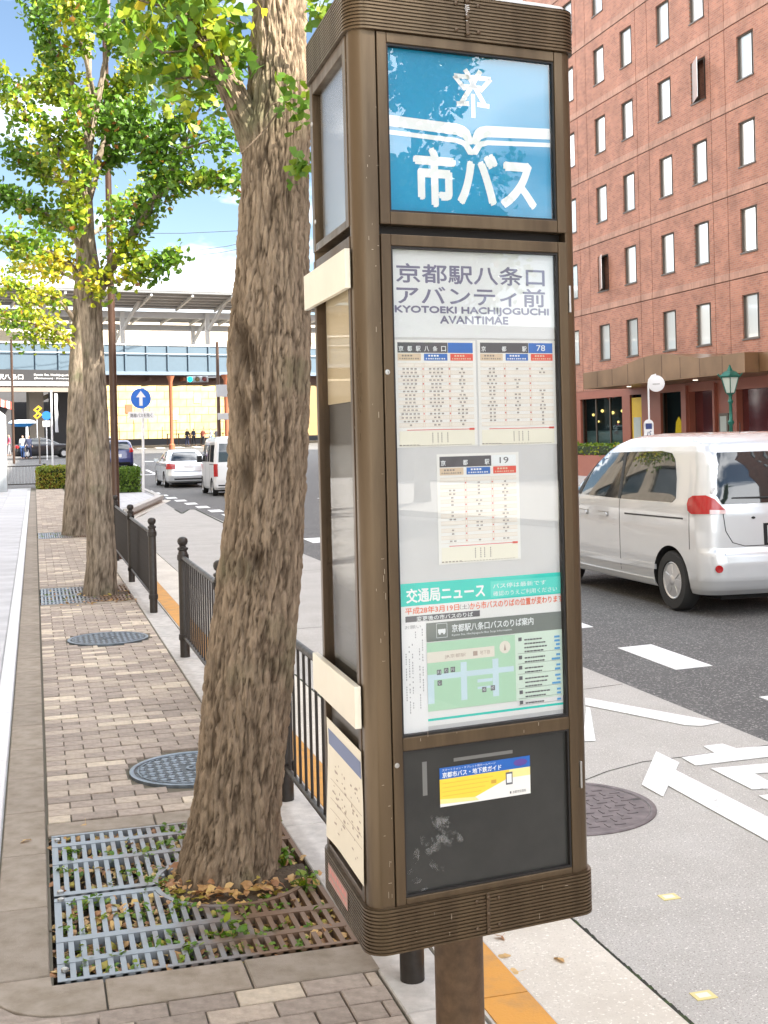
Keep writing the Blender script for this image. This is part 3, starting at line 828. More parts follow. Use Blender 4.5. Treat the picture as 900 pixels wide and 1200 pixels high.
for (x, y, n_, lab) in ((0.88, 4.72, 46, 'leafy green weed on the soil right of the near trunk'), (0.93, 4.50, 22, 'small weed beside the trunk foot near the sign post'), (0.60, 4.12, 22, 'weed sprouting through the grate in front of the near trunk')):
    mb = MB(); tint = []
    for _j in range(n_):
        a = r_.uniform(0, 6.283); rr = r_.uniform(0.005, 0.055)
        p0 = Vector((x + rr * math.cos(a), y + rr * math.sin(a), r_.uniform(0.0, 0.07)))
        lay_leaf(p0.x, p0.y, p0.z, r_.uniform(.012, .026), r_.uniform(.25, .55), 0.6)
        if _j % 4 == 0: mb.tube([(x, y, -0.03), (p0.x, p0.y, p0.z)], .0015, 4); tint.extend([.3] * 8)
    o = tag(mb.build('weed', MATS['ginkgo']), lab, 'weed', 'weeds in the near tree pit'); set_tint(o.data, tint)
GL = [(436, 0, 'x')]
k = 0
for px, py, z, lab, hue in ((589, 1098, -.096, 'curled brown leaf on the pale gutter under the sign', 1.0), (592, 1123, -.096, 'pale leaf on the gutter between the curled leaf and the kerb', .82),
                        (660, 1124, -.096, 'yellow fallen leaf on the gutter, furthest out towards the joint', .86), (608, 1140, -.096, 'yellow leaf on the gutter close to the orange kerb', .8),
                        (28, 985, .004, 'pale fallen leaf on the frame stone left of the near grate', .84), (100, 966, .004, 'pale leaf on the stone behind the near grate', .84)):
    mb = MB(); tint = []; c = at(px, py, z)
    lay_leaf(0, 0, 0.004, .033, hue, 0.25, False)
    o = tag(mb.build('fallen_leaf', MATS['litter_leaf'], loc=None), lab, 'leaf', 'loose fallen leaves'); set_tint(o.data, tint); o.location = c
mb = MB(); tint = []
for _k in range(50):
    x, y = r_.uniform(0.2, 1.0), 13.2 + r_.gauss(0, .07)
    lay_leaf(x, y, 0.006, .03, r_.uniform(.75, 1))
o = mb.build('fallen_leaves', MATS['litter_leaf'], kind='stuff', label='yellow-brown leaf drift on the paving in front of the second tree', category='leaf litter'); set_tint(o.data, tint)

# ------------------------------------------------------------------ pedestrian fences
FM = MATS['fence_metal']
mb = MB(); mb.lathe([(0.0375, -0.02), (0.0375, 0.80), (0.033, 0.805), (0.033, 0.818), (0.041, 0.824), (0.041, 0.838), (0.026, 0.846), (0.024, 0.855), (0.036, 0.868), (0.041, 0.885), (0.037, 0.905), (0.024, 0.918), (0.006, 0.922)], n=20)
POST_ME = mb.mesh('post', FM, smooth=45)
mb = MB(); mb.tube([(0, 0, 0), (0, 0, 1)], 0.0065, 6); BAR_ME = mb.mesh('baluster', FM, smooth=60)
def fence(label, x_of, ys, post_h=1.0, group='brown pedestrian fences along the kerb', solid=False):
    t = thing('pedestrian_fence', label, 'fence', (x_of(ys[0]), ys[0], 0), group)
    bx, by = x_of(ys[0]), ys[0]
    for i, y in enumerate(ys):
        o = bpy.data.objects.new('post', POST_ME); COL.objects.link(o); o.location = (x_of(y) - bx, y - by, 0); o.parent = t
    for a, b in zip(ys, ys[1:]):
        for z, rr, nm in ((0.765, 0.017, 'top_rail'), (0.155, 0.014, 'bottom_rail')):
            mb = MB(); s_ = 1 if b > a else -1
            mb.tube([(x_of(a) - bx, a - by + .03 * s_, z), (x_of(b) - bx, b - by - .03 * s_, z)], rr, 10)
            for e, q in ((a, s_), (b, -s_)): mb.lathe([(0.044, z - .022), (0.046, z), (0.044, z + .022)], (x_of(e) - bx, e - by, 0), 16)
            mb.build(nm, FM, t, world=False, smooth=50)
        n_ = int(abs(b - a) / 0.115)
        for k in range(1, n_):
            y = a + (b - a) * k / n_
            o = bpy.data.objects.new('baluster', BAR_ME); COL.objects.link(o)
            o.location = (x_of(y) - bx, y - by, 0.155); o.scale = (1, 1, 0.61); o.parent = t
    return t
fence('brown railing with ball-topped posts running from the bus stop sign past the near tree', lambda y: 1.076 + (9.545 - y) * -0.0012, [9.545, 7.56, 5.58, 3.606])
fence('brown railing with ball-topped posts beside the second tree, beyond the gap', lambda y: 1.078, [12.154, 14.95, 17.75, 20.5, 23.3, 26.1])
# wire loops tying things to the near railing
for (px, py, zc, lab) in ((371, 752, 4.35, 'wire loop twisted round the top rail of the near railing'), (372, 930, 4.35, 'wire tie round the bottom rail of the near railing')):
    c = at_depth(px, py, zc); mb = MB(); c.x = 1.07
    for rr, tl in ((0.03, 0.3), (0.026, -0.5)):
        pts = [(c.x + rr * math.cos(a), c.y + tl * rr * math.sin(a) * 0.8, (0.765 if py < 800 else 0.155) + rr * math.sin(a)) for a in [k * math.pi / 8 for k in range(17)]]
        mb.tube(pts, 0.0022, 5)
    tag(mb.build('wire_tie', MATS['steel'], smooth=60), lab, 'wire', 'wire ties on the railing')

# ------------------------------------------------------------------ trees
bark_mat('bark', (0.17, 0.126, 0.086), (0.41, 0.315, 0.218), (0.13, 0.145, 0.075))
bark_mat('bark_far', (0.16, 0.13, 0.095), (0.40, 0.33, 0.25))
bark_mat('twig', (0.12, 0.085, 0.06), (0.30, 0.23, 0.16))
def interp_path(pts, rad, step):
    """smooth (Catmull-Rom) path through the points"""
    P = [Vector(p) for p in pts]; out, ro = [], []
    for i in range(len(P) - 1):
        p0, p1, p2, p3 = P[max(i - 1, 0)], P[i], P[i + 1], P[min(i + 2, len(P) - 1)]
        n_ = max(1, int((p2 - p1).length / step))
        for k in range(n_):
            t = k / n_
            out.append(0.5 * ((2 * p1) + (p2 - p0) * t + (2 * p0 - 5 * p1 + 4 * p2 - p3) * t * t + (3 * p1 - p0 - 3 * p2 + p3) * t ** 3))
            ro.append(rad[i] + (rad[i + 1] - rad[i]) * t)
    out.append(P[-1]); ro.append(rad[-1])
    return out, ro
def bark_limb(name, pts, rad, mat, parent, n=64, step=0.03, depth=0.02, cell=22.0, zs=0.3, flare=0.0, seed=0.0, dents=()):
    path, rr = interp_path(pts, rad, step)
    V, deep = [], []
    ref = Vector((1, 0, 0)); m = len(path)
    L = 0.0
    for i, p in enumerate(path):
        if i: L += (p - path[i - 1]).length
        t = (path[min(i + 1, m - 1)] - path[max(i - 1, 0)]).normalized()
        a = (ref - t * ref.dot(t)).normalized(); b = t.cross(a); ref = a
        r0 = rr[i]
        fl = flare * math.exp(-L / 0.10) if flare else 0.0
        for k in range(n):
            an = 2 * math.pi * k / n; ca, sa = math.cos(an), math.sin(an)
            lobes = 1 + fl * (1 + 0.35 * math.cos(an * 5 + 0.6) + 0.2 * math.cos(an * 3 + 2))
            q = (ca * r0 * cell, sa * r0 * cell, L * cell * zs + seed)
            w = noise.noise_vector((q[0] * 0.5, q[1] * 0.5, q[2] * 0.9)); w2 = noise.noise_vector((q[0] * 2.2, q[1] * 2.2, q[2] * 2.6))
            d, _p = noise.voronoi((q[0] + w.x * 1.7 + w2.x * .38, q[1] + w.y * 1.7 + w2.y * .38, q[2] + w.z * 1.2 + w2.z * .5))
            n1 = abs(noise.noise((q[0] * .62 + w2.x * .35, q[1] * .62 + w2.y * .35, q[2] * .30))); n2 = abs(noise.noise((q[0] * 1.25 + 9 + w2.x * .3, q[1] * 1.25, q[2] * .62)))
            e = min(1.0, n1 * 4.6) ** .7 * min(1.0, .25 + n2 * 4.2) * min(1.0, .62 + (d[1] - d[0]) * 1.1) * (0.55 + 0.45 * min(1.0, max(0.0, 0.5 + 1.8 * noise.noise((q[0] * .8 + 7, q[1] * .8, q[2] * .5)))))
            e = min(1.0, e + .16 * abs(noise.noise((q[0] * 4.5, q[1] * 4.5, q[2] * 2.2))))
            ridge = noise.noise((q[0] * 2.6, q[1] * 2.6, q[2] * 1.4))
            big = noise.noise((ca * 1.3 + seed, sa * 1.3, L * 1.2))
            h = (e ** 0.7 - 1) * depth + ridge * depth * 0.45 + big * r0 * 0.07
            r = r0 * lobes + h
            pt_ = p + a * (ca * r) + b * (sa * r)
            for dc, dr in dents:
                dd = ((pt_.x - dc.x) ** 2 + (pt_.y - dc.y) ** 2 + ((pt_.z - dc.z) / 2.0) ** 2) ** .5 / dr + .25 * ridge
                if dd < 1: r -= .022 * (1 - dd) ** .6; e = min(e, dd * .35); pt_ = p + a * (ca * r) + b * (sa * r)
            V.append(pt_); deep.append(max(0.0, min(1.0, 1.0 - e * 2.1)) ** 1.1)
    F = [(i * n + k, i * n + (k + 1) % n, (i + 1) * n + (k + 1) % n, (i + 1) * n + k) for i in range(m - 1) for k in range(n)]
    F.append(list(range(n - 1, -1, -1))); F.append(list(range((m - 1) * n, m * n)))
    mb = MB(); mb.v = [tuple(v) for v in V]; mb.f = F; mb.m = [0] * len(F)
    o = mb.build(name, mat, parent)
    o.data.shade_smooth()
    at_ = o.data.attributes.new('deep', 'FLOAT', 'POINT'); at_.data.foreach_set('value', np.array(deep, dtype=np.float32))
    return o
def foliage_on(paths, per_m, sigma, size, r, yellow=0.3, ybias=None, simple=True, shrink=0.0):
    """fan leaves gathered round branch paths; returns builder and tints"""
    mb = MB(); tint = []
    for pts in paths:
        P = [Vector(p) for p in pts]; L = 0
        for a, b in zip(P, P[1:]):
            seg = (b - a).length; n_ = max(2, int(seg * per_m))
            for _ in range(n_):
                t = r.random(); c = a + (b - a) * t
                off = Vector((r.gauss(0, 1), r.gauss(0, 1), r.gauss(0, 1)))
                off = off.normalized() * sigma * (0.35 + 0.95 * r.random() ** 0.8) * (0.75 + 0.55 * noise.noise(c * 3.3))
                p = c + off
                q = rand_quat(r, 0.75)
                nz_ = noise.noise(p * 1.3) * 0.7 + noise.noise(p * 4) * 0.3
                tn = 0.30 + yellow * (nz_ * 1.5 + 0.17) + r.gauss(0, 0.09) + (ybias(p) if ybias else 0)
                if r.random() < 0.02: tn = 0.9 + r.random() * 0.1
                nv = ginkgo_leaf(mb, p, q, size * r.uniform(0.65, 1.15), simple); tint.extend([max(0, min(1, tn))] * nv)
            L += seg
    return mb, tint

# --- near tree
ZT = 4.765
def nt(px, py, dz=0.0): return at_depth(px, py, ZT + dz)
tree1 = thing('ginkgo_tree', 'big near ginkgo trunk with rough brown bark standing in the iron grate', 'tree', (0.70, 4.66, 0), 'ginkgo street trees')
prof = [(1085, 270, 146), (1050, 270, 134), (1020, 271, 124), (980, 276, 112), (930, 280, 106), (875, 285, 104), (770, 293.5, 105), (665, 304.5, 100), (560, 313.5, 95), (470, 316, 97), (400, 316.5, 100), (300, 320, 89), (200, 322, 81), (150, 324, 82), (100, 326, 74), (50, 326, 66), (0, 326, 64), (-120, 328, 58), (-300, 330, 50), (-600, 335, 38), (-1000, 330, 26), (-1500, 335, 10)]
pts = [nt(x, y) for y, x, w in prof]; rad = [w / 2 / F_PX * ZT for y, x, w in prof]
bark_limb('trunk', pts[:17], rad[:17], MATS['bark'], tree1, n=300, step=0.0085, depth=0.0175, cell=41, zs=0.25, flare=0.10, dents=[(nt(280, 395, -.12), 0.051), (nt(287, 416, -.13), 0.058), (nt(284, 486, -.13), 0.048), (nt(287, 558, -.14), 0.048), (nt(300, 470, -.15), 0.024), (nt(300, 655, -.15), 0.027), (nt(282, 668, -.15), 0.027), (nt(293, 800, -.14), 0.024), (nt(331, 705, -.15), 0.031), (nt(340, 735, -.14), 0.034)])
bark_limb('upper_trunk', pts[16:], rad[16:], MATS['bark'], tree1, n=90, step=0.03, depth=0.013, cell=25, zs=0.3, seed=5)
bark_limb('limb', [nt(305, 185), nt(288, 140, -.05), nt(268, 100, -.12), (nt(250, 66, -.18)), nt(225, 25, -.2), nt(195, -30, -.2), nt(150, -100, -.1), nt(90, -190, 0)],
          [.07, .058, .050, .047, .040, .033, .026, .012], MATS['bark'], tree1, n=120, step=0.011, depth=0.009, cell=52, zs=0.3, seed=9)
bark_limb('limb', [nt(330, 190), nt(350, 130, .02), nt(368, 95, .05), nt(395, 40, .1), nt(430, -30, .15), nt(480, -120, .3), nt(560, -260, .4)],
          [.05, .060, .055, .045, .038, .030, .012], MATS['bark'], tree1, n=70, step=0.02, depth=0.012, cell=34, zs=0.3, seed=19)
TW1 = [[nt(262, 95, -.12), nt(235, 90, -.25), nt(208, 92, -.3), nt(182, 86, -.35)], [nt(240, 50, -.2), nt(215, 60, -.35), nt(190, 62, -.4), nt(168, 40, -.4)],
       [nt(225, 25, -.2), nt(255, 20, -.3), nt(275, 28, -.35)], [nt(250, 66, -.15), nt(270, 60, 0.2), nt(285, 85, .25)], [nt(215, 10, -.2), nt(180, 5, -.3), nt(150, -5, -.35), nt(120, -15, -.3)],
       [nt(240, 50, -.2), nt(228, 80, .1), nt(215, 120, .15)], [nt(200, -20, -.2), nt(235, -5, -.4), nt(262, -10, -.4)],
       [nt(225, 25, 0), nt(205, 45, 0.2), nt(195, 80, .3)]]
mb = MB()
for tw in TW1: mb.tube(tw, [.009] + [.005] * (len(tw) - 2) + [.002], 5)
mb.tube([nt(330, 125, -.2), nt(312, 150, -.22), nt(295, 168, -.23), nt(282, 180, -.24)], [.004, .003, .003, .001], 5)
mb.tube([nt(345, 115, -.2), nt(318, 122, -.22), nt(308, 145, -.23)], [.003, .003, .001], 5)
mb.build('twig', MATS['twig'], tree1, smooth=60)
r1 = random.Random(77)
near_paths = [(p, 62) for p in TW1]
LV = []
for pth, dens in near_paths:
    for a, b in zip(pth, pth[1:]):
        for _ in range(max(6, int((b - a).length * dens * 4.6))):
            c = a + (b - a) * r1.random() + Vector((r1.gauss(0, .065), r1.gauss(0, .09), r1.gauss(0, .065)))
            LV.append((c, r1.uniform(.030, .055), 0.34 + 0.30 * noise.noise(c * 3.0) + r1.gauss(0, .13)))
for (px, py, w, h_, n_) in ((338, 92, 16, 9, 9), (350, 128, 17, 22, 18), (332, 122, 9, 10, 5), (352, 195, 13, 18, 16), (376, 12, 16, 14, 20), (360, 190, 8, 10, 6)):
    for _ in range(n_):
        c = nt(px + r1.gauss(0, w * .5), py + r1.gauss(0, h_ * .5), -0.24 + r1.gauss(0, .03)); LV.append((c, r1.uniform(.026, .044), r1.uniform(.2, .5)))
r1.shuffle(LV)
big = sorted(LV[:], key=lambda q: -q[1])
LMAT = MATS['ginkgo']
variants = []
for i in range(18):
    mb = MB(); nv = ginkgo_leaf(mb, Vector((0, 0, 0)), Matrix.Rotation(0.0, 3, 'X').to_quaternion(), 1.0)
    me = mb.mesh('leaf', LMAT); set_tint(me, [0.10 + i / 17 * 0.86] * nv); variants.append(me)
for c, s_, tn in big[:285]:
    o = bpy.data.objects.new('leaf', variants[max(0, min(17, int((tn - .10) / .86 * 17 + .5)))]); COL.objects.link(o)
    o.location = c - Vector(tree1.location); o.scale = (s_,) * 3; o.rotation_mode = 'QUATERNION'; o.rotation_quaternion = rand_quat(r1, 0.8); o.parent = tree1
mb = MB(); tint = []
for c, s_, tn in big[285:]:
    nv = ginkgo_leaf(mb, c, rand_quat(r1, .8), s_); tint.extend([max(0, min(1, tn))] * nv)
o = mb.build('small_leaves', LMAT, tree1, kind='stuff'); set_tint(o.data, tint)
def star_branches(top, n_, r, len_, up, base_rad):
    out = []
    for i in range(n_):
        a = i * 2.4 + r.uniform(-.4, .4); L = len_ * r.uniform(.7, 1.2); t = r.uniform(0.0, 1.0)
        s0 = top[0] + (top[1] - top[0]) * t
        d = Vector((math.cos(a), math.sin(a), up * r.uniform(.5, 1.3)))
        out.append([s0, s0 + d * L * .35, s0 + d * L * .7 + Vector((0, 0, L * .08)), s0 + d * L + Vector((0, 0, L * .2))])
    return out
UP = star_branches((Vector((0.75, 4.66, 3.9)), Vector((0.8, 4.66, 7.6))), 26, r1, 1.7, 0.5, .03)
mb = MB()
for b in UP: mb.tube(b, [.035, .025, .016, .005], 6)
mb.build('branches', MATS['twig'], tree1, smooth=60, kind='stuff')
mb, tint = foliage_on(UP, 190, .20, .045, r1, .3)
o = mb.build('crown', LMAT, tree1, kind='stuff'); set_tint(o.data, tint)

# --- second tree
def tree_at(name, label, base, zc, trunk_px, limbs_px, fol_extra, seed, n=72, step=.045, per_m=520, sigma=.17, lsize=.040, yel=.3, ybias=None, top=None):
    t = thing(name, label, 'tree', base, 'ginkgo street trees')
    P = lambda px, py, dz=0.0: at_depth(px, py, zc + dz)
    bark_limb('trunk', [P(x, y) for y, x, w in trunk_px], [w / 2 / F_PX * zc for y, x, w in trunk_px], MATS['bark_far'], t, n=n, step=step, depth=.016, cell=20, zs=.22, flare=.08, seed=seed)
    r = random.Random(int(seed * 10) + 3); paths = []
    for i, (pp, r0, leafy) in enumerate(limbs_px):
        pth = [P(*q) for q in pp]; m = len(pth)
        bark_limb('branch', pth, [r0 * (1 - .85 * k / (m - 1)) for k in range(m)], MATS['bark_far'], t, n=12, step=.12, depth=.006, cell=20, zs=.3, seed=i + seed)
        paths.append(pth[1:] if leafy else pth[2:])
    paths = [p for p in paths if len(p) > 1] + [[P(*q) for q in pp] for pp in fol_extra]
    mb, tint = foliage_on(paths, per_m, sigma, lsize, r, yel, ybias)
    o = mb.build('crown', MATS['ginkgo'], t, kind='stuff'); set_tint(o.data, tint)
    return t
trunk2 = [(712, 120, 46), (695, 118, 40), (660, 119, 36), (620, 117.5, 34), (520, 114, 29), (430, 110, 26), (380, 107, 27), (345, 104, 31), (325, 104, 30), (290, 103, 20), (250, 102.5, 15), (200, 101, 12), (150, 108, 10), (100, 118, 8), (50, 127, 7), (0, 126, 6), (-60, 128, 5), (-150, 130, 3)]
L2 = [
    ([(112, 345), (135, 305, -.1), (160, 268, -.2), (180, 235, -.3), (200, 205, -.4), (215, 175, -.4), (225, 140, -.4)], .075, False),
    ([(182, 235, -.3), (205, 216, -.5), (240, 208, -.6), (285, 212, -.7)], .03, True),
    ([(108, 200), (122, 165, .1), (128, 108, .2), (146, 95, .2), (170, 78, .3), (195, 50, .3)], .045, True),
    ([(104, 240), (118, 195, .2), (140, 180, .3), (165, 165, .4), (190, 150, .4)], .035, True),
    ([(97, 335), (82, 310, -.3), (60, 296, -.5), (30, 286, -.7), (-5, 275, -.9)], .05, True),
    ([(100, 300), (78, 268, .2), (45, 245, .3), (15, 232, .4), (-20, 222, .5)], .04, True),
    ([(101, 235), (75, 190, -.2), (60, 165, -.2), (35, 140, -.3), (15, 110, -.4), (-10, 85, -.4)], .045, True),
    ([(100, 215), (60, 210, .4), (30, 190, .6), (10, 170, .7)], .03, True),
    ([(104, 165), (85, 100, .2), (66, 70, .3), (52, 35, .4), (40, -10, .5), (25, -60, .5)], .045, True),
    ([(112, 120), (98, 60, -.4), (85, 20, -.5), (80, -30, -.5)], .03, True),
    ([(125, 60), (142, 30, .4), (160, 0, .4), (175, -40, .5)], .03, True),
    ([(215, 175, -.4), (245, 165, -.6), (272, 158, -.7)], .02, True),
    ([(225, 140, -.4), (240, 120, -.4), (255, 95, -.4)], .02, True),
    ([(118, 335), (150, 325, -.3), (180, 312, -.5), (210, 300, -.6)], .03, True),
    ([(150, 285, -.2), (135, 275, -.4), (138, 235, -.5)], .015, True),
    ([(110, 150), (95, 120, .5), (70, 110, .7), (35, 95, .8)], .03, True),
]
ex2 = [[(118, 318, -.2), (110, 330, -.25), (125, 335, -.25)], [(85, 270, -.3), (90, 250, -.3), (80, 215, -.3)], [(140, 290, -.3), (152, 300, -.3), (160, 285, -.3)],
       [(100, 215, -.35), (92, 190, -.35), (85, 150, -.35), (95, 110, -.3)], [(150, 175, .2), (165, 130, .2), (150, 90, .2)], [(120, 150, -.3), (140, 130, -.3), (150, 160, -.3)],
       [(60, 10, 0), (85, 0, 0), (110, 20, 0)], [(180, 180, -.3), (195, 170, -.3), (205, 120, -.3)], [(160, 60, 0), (140, 50, 0), (120, 30, -.3)], [(190, 200, -.3), (175, 195, -.3), (170, 170, -.2)]]
def yb2(p):
    px = p.x / max(p.y, 1) * 1450 * 1.0
    return 0.0
def yb_low(z0, z1, amt): return lambda p: amt * max(0.0, min(1.0, (z1 - p.z) / (z1 - z0)))
tree2 = tree_at('ginkgo_tree', 'second ginkgo tree with dense green and yellow leaves hugging its branches', (0.66, 13.93, 0), 13.6, trunk2, L2, ex2, 1.7, per_m=640, sigma=.20, lsize=.055, ybias=yb_low(3.2, 4.0, .10), yel=.27)
trunk3 = [(632, 91, 44), (620, 90, 34), (560, 91, 29), (500, 92, 27), (440, 93, 25), (400, 95, 24), (350, 97, 22), (300, 98, 18), (240, 100, 14), (150, 104, 10), (50, 104, 5)]
L3 = [([(88, 408), (78, 398, -.4), (65, 388, -.7), (45, 380, -.9), (15, 375, -1.2), (-12, 370, -1.4)], .06, True),
      ([(90, 380), (72, 355, -.3), (50, 345, -.5), (20, 335, -.6), (-10, 330, -.8)], .05, True),
      ([(60, 385, -.6), (45, 362, -.8), (25, 352, -1)], .03, True), ([(75, 398, -.4), (50, 398, -.6), (25, 398, -.8)], .02, True),
      ([(95, 330), (72, 320, .6), (45, 318, .8), (15, 312, 1)], .05, True), ([(100, 280), (140, 250, .6), (170, 220, .8), (200, 200, 1)], .05, True),
      ([(100, 240), (60, 200, 1), (20, 170, 1.4)], .05, True), ([(104, 150), (140, 110, .5), (160, 60, 1)], .04, True), ([(104, 150), (70, 100, .5), (50, 60, 1)], .04, True)]
tree3 = tree_at('ginkgo_tree', 'third ginkgo trunk half hidden behind the second, with yellow-green low branches', (0.66, 23.0, 0), 22.6, trunk3, L3, [], 3.1, n=48, step=.09, per_m=330, sigma=.27, lsize=.07, yel=.3, ybias=lambda p: .18)
# a tree of the same row behind the viewer (it shows in the sign's glass)
tb = thing('ginkgo_tree', 'ginkgo of the same row standing behind the viewer, seen only as a reflection', 'tree', (0.8, -4.7, 0), 'ginkgo street trees')
bark_limb('trunk', [(0.8, -4.7, -.05), (0.8, -4.7, 1.5), (0.82, -4.7, 3.2), (0.8, -4.7, 5.5), (0.8, -4.7, 7.5)], [.22, .17, .15, .09, .03], MATS['bark_far'], tb, n=32, step=.1, depth=.015, cell=20, zs=.25, flare=.1, seed=2)
rb = random.Random(31)
UB = star_branches((Vector((0.8, -4.7, 3.0)), Vector((0.8, -4.7, 7.2))), 24, rb, 1.7, 0.55, .03)
mb = MB()
for b in UB: mb.tube(b, [.04, .03, .02, .006], 6)
mb.build('branches', MATS['twig'], tb, smooth=60, kind='stuff')
mb, tint = foliage_on(UB, 130, .22, .05, rb, .3)
o = mb.build('crown', LMAT, tb, kind='stuff'); set_tint(o.data, tint)

# ------------------------------------------------------------------ bus stop sign post (the main object)
FR = Frame((0.6539517, 2.4962243), (0.9906135, 0.1366926))                 # front, from the left corner to the right
SD = Frame((0.6539517, 2.4962243), (0.0212065, 0.9997751), (-0.9997751, 0.0212065))   # left side, from the front corner back
BW, BD = 0.5387, 0.4505
CAMP = Vector((0, 0, EYE))
def adj(fr, s, z, d):
    """where the sight line through (s, z) of the face meets the plane d in front of it"""
    p0 = Vector(fr.pt(s, z, 0)); dr = p0 - CAMP
    t = (d - 0) / (dr.x * fr.n.x + dr.y * fr.n.y)
    q = p0 + dr * t
    return ((Vector((q.x, q.y)) - fr.o).dot(fr.u), q.z)
o_, uf, us = FR.o, FR.u, SD.u
def foot(s, t): q = o_ + uf * s + us * t; return (q.x, q.y)
def rounded(corners, r, n=7):
    out = []; m = len(corners)
    for i in range(m):
        p, a, b = Vector(corners[i]), Vector(corners[i - 1]), Vector(corners[(i + 1) % m])
        da, db = (a - p).normalized(), (b - p).normalized(); half = da.angle(db) / 2
        tl = r / math.tan(half); c = p + (da + db).normalized() * (r / math.sin(half))
        s0, s1 = p + da * tl - c, p + db * tl - c
        a0 = math.atan2(s0.y, s0.x); a1 = math.atan2(s1.y, s1.x); d = (a1 - a0 + math.pi) % (2 * math.pi) - math.pi
        for k in range(n): out.append((c.x + r * math.cos(a0 + d * k / (n - 1)), c.y + r * math.sin(a0 + d * k / (n - 1))))
    return out
def outline(e, r, n=7): return rounded([foot(-e, -e), foot(BW + e, -e), foot(BW + e, BD + e), foot(-e, BD + e)], r, n)
BR, BRD = MATS['bronze'], MATS['bronze_dark']
stop = thing('bus_stop_sign', 'tall bronze bus stop sign box with blue lit header and timetables, on one post', 'bus stop sign', (0.87, 2.78, 0))
def ridged(name, z0, z1, e, r, n_r, ends=0.004):
    mb = MB(); rings = []; h = (z1 - z0) / n_r
    def ring(ex, z): rings.append([(x, y, z) for x, y in outline(ex, r + ex)])
    ring(e - .012, z0)
    for k in range(n_r):
        zb = z0 + k * h
        ring(e, zb + .12 * h); ring(e, zb + .62 * h); ring(e - .0035, zb + .74 * h); ring(e - .0035, zb + .98 * h)
    ring(e - .001, z1); ring(e - .012, z1)
    mb.ring_loft(rings)
    return mb.build(name, BR, stop, smooth=30)
ridged('base_band', 0.565, 0.662, 0.010, 0.032, 13)
ridged('cap', 2.505, 2.600, 0.010, 0.032, 13)
mb = MB(); mb.ring_loft([[(x, y, z) for x, y in outline(e, .03)] for e, z in ((-.006, 2.6005), (-.006, 2.612), (-.02, 2.618))]); mb.build('top_lid', MATS['white_paint'], stop, smooth=30)
mb = MB(); mb.ring_loft([[(x, y, z) for x, y in outline(-.03, .02)] for z in (0.560, 0.566)]); mb.build('bottom_plate', BRD, stop)
# joint covers and rivets in the middle of cap and base
for z0, z1, nm in ((.57, .657, 'seam_cover'), (2.51, 2.595, 'seam_cover')):
    mb = MB(); mb.fbox(FR, .2655, .2735, z0, z1, .0085, .0125)
    for k in range(3): mb.axis_lathe([(.006, 0), (.0055, .003), (.002, .0042)], FR.pt(.2695, z0 + .008 + k * (z1 - z0 - .016) / 2, .012), (FR.n.x, FR.n.y, 0), 8)
    mb.build(nm, BRD if z0 < 1 else BRD, stop, bevel=.001)
    for s in (.243, .297):
        for z in (z0 + .014, z1 - .014):
            mb = MB(); mb.axis_lathe([(.0048, 0), (.0045, .0018), (.002, .003)], FR.pt(s, z, .0095), (FR.n.x, FR.n.y, 0), 12); mb.build('rivet', BRD, stop, smooth=40)
mb = MB()                                     # bright scratches on the cap seam
rs = random.Random(4)
for k in range(12):
    z = 2.545 + k * .0042; w = rs.uniform(.004, .012)
    mb.fbox(FR, .264 - w * .4 + .004, .264 + w, z, z + .0013, .0125, .0128)
mb.build('chipped_paint', MATS['white_paint'], stop)
# corner posts: full height, one mesh each
def post_at(name, pts):
    mb = MB(); mb.prism([(x, y, .60) for x, y in pts], (0, 0, 1.93)); return mb.build(name, BR, stop, smooth=35)
ol = outline(0.0, 0.026, 7)
post_at('corner_post', [foot(-0.0, .045), foot(-.0, .026)] + ol[1:6] + [foot(.026, 0), foot(.0545, 0), foot(.0545, .03), foot(.02, .045)])
post_at('corner_post', [foot(BW - .028, 0), foot(BW - .026, 0)] + ol[8:13] + [foot(BW, .026), foot(BW, .05), foot(BW - .03, .05)])
post_at('corner_post', [foot(BW, BD - .05)] + ol[14:21] + [foot(BW - .05, BD), foot(BW - .05, BD - .05)])
post_at('corner_post', [foot(.05, BD), foot(.03, BD)] + ol[22:27] + [foot(0, BD - .022), foot(.03, BD - .05), foot(.05, BD - .04)])
def door(fr, s0, s1, z0, z1, w, d0, d1, name, mat, parts=True, wt=None, wb=None):
    """a frame of four bars with a real opening"""
    wt = wt or w; wb = wb or w
    mb = MB()
    mb.fbox(fr, s0, s0 + w, z0, z1, d0, d1); mb.fbox(fr, s1 - w, s1, z0, z1, d0, d1)
    mb.fbox(fr, s0 + w + .0005, s1 - w - .0005, z0, z0 + wb, d0, d1 - .0006); mb.fbox(fr, s0 + w + .0005, s1 - w - .0005, z1 - wt, z1, d0, d1 - .0006)
    return mb.build(name, mat, stop, bevel=.0016)
pane_mat('clear_pane', (0.985, 0.99, 0.99), 2.2); pane_mat('header_pane', (0.985, 0.99, 0.99), 2.1); pane_mat('side_pane', (0.97, 0.97, 0.96), .8)
flat('case_back', (0.60, 0.605, 0.60), .5)
def gasket(fr, s0, s1, z0, z1, w, d0, d1):
    mb = MB(); mb.fbox(fr, s0, s0 + w, z0, z1, d0, d1); mb.fbox(fr, s1 - w, s1, z0, z1, d0, d1)
    mb.fbox(fr, s0 + w, s1 - w, z0, z0 + w, d0, d1); mb.fbox(fr, s0 + w, s1 - w, z1 - w, z1, d0, d1)
    mb.build('gasket', MATS['gasket'], stop)
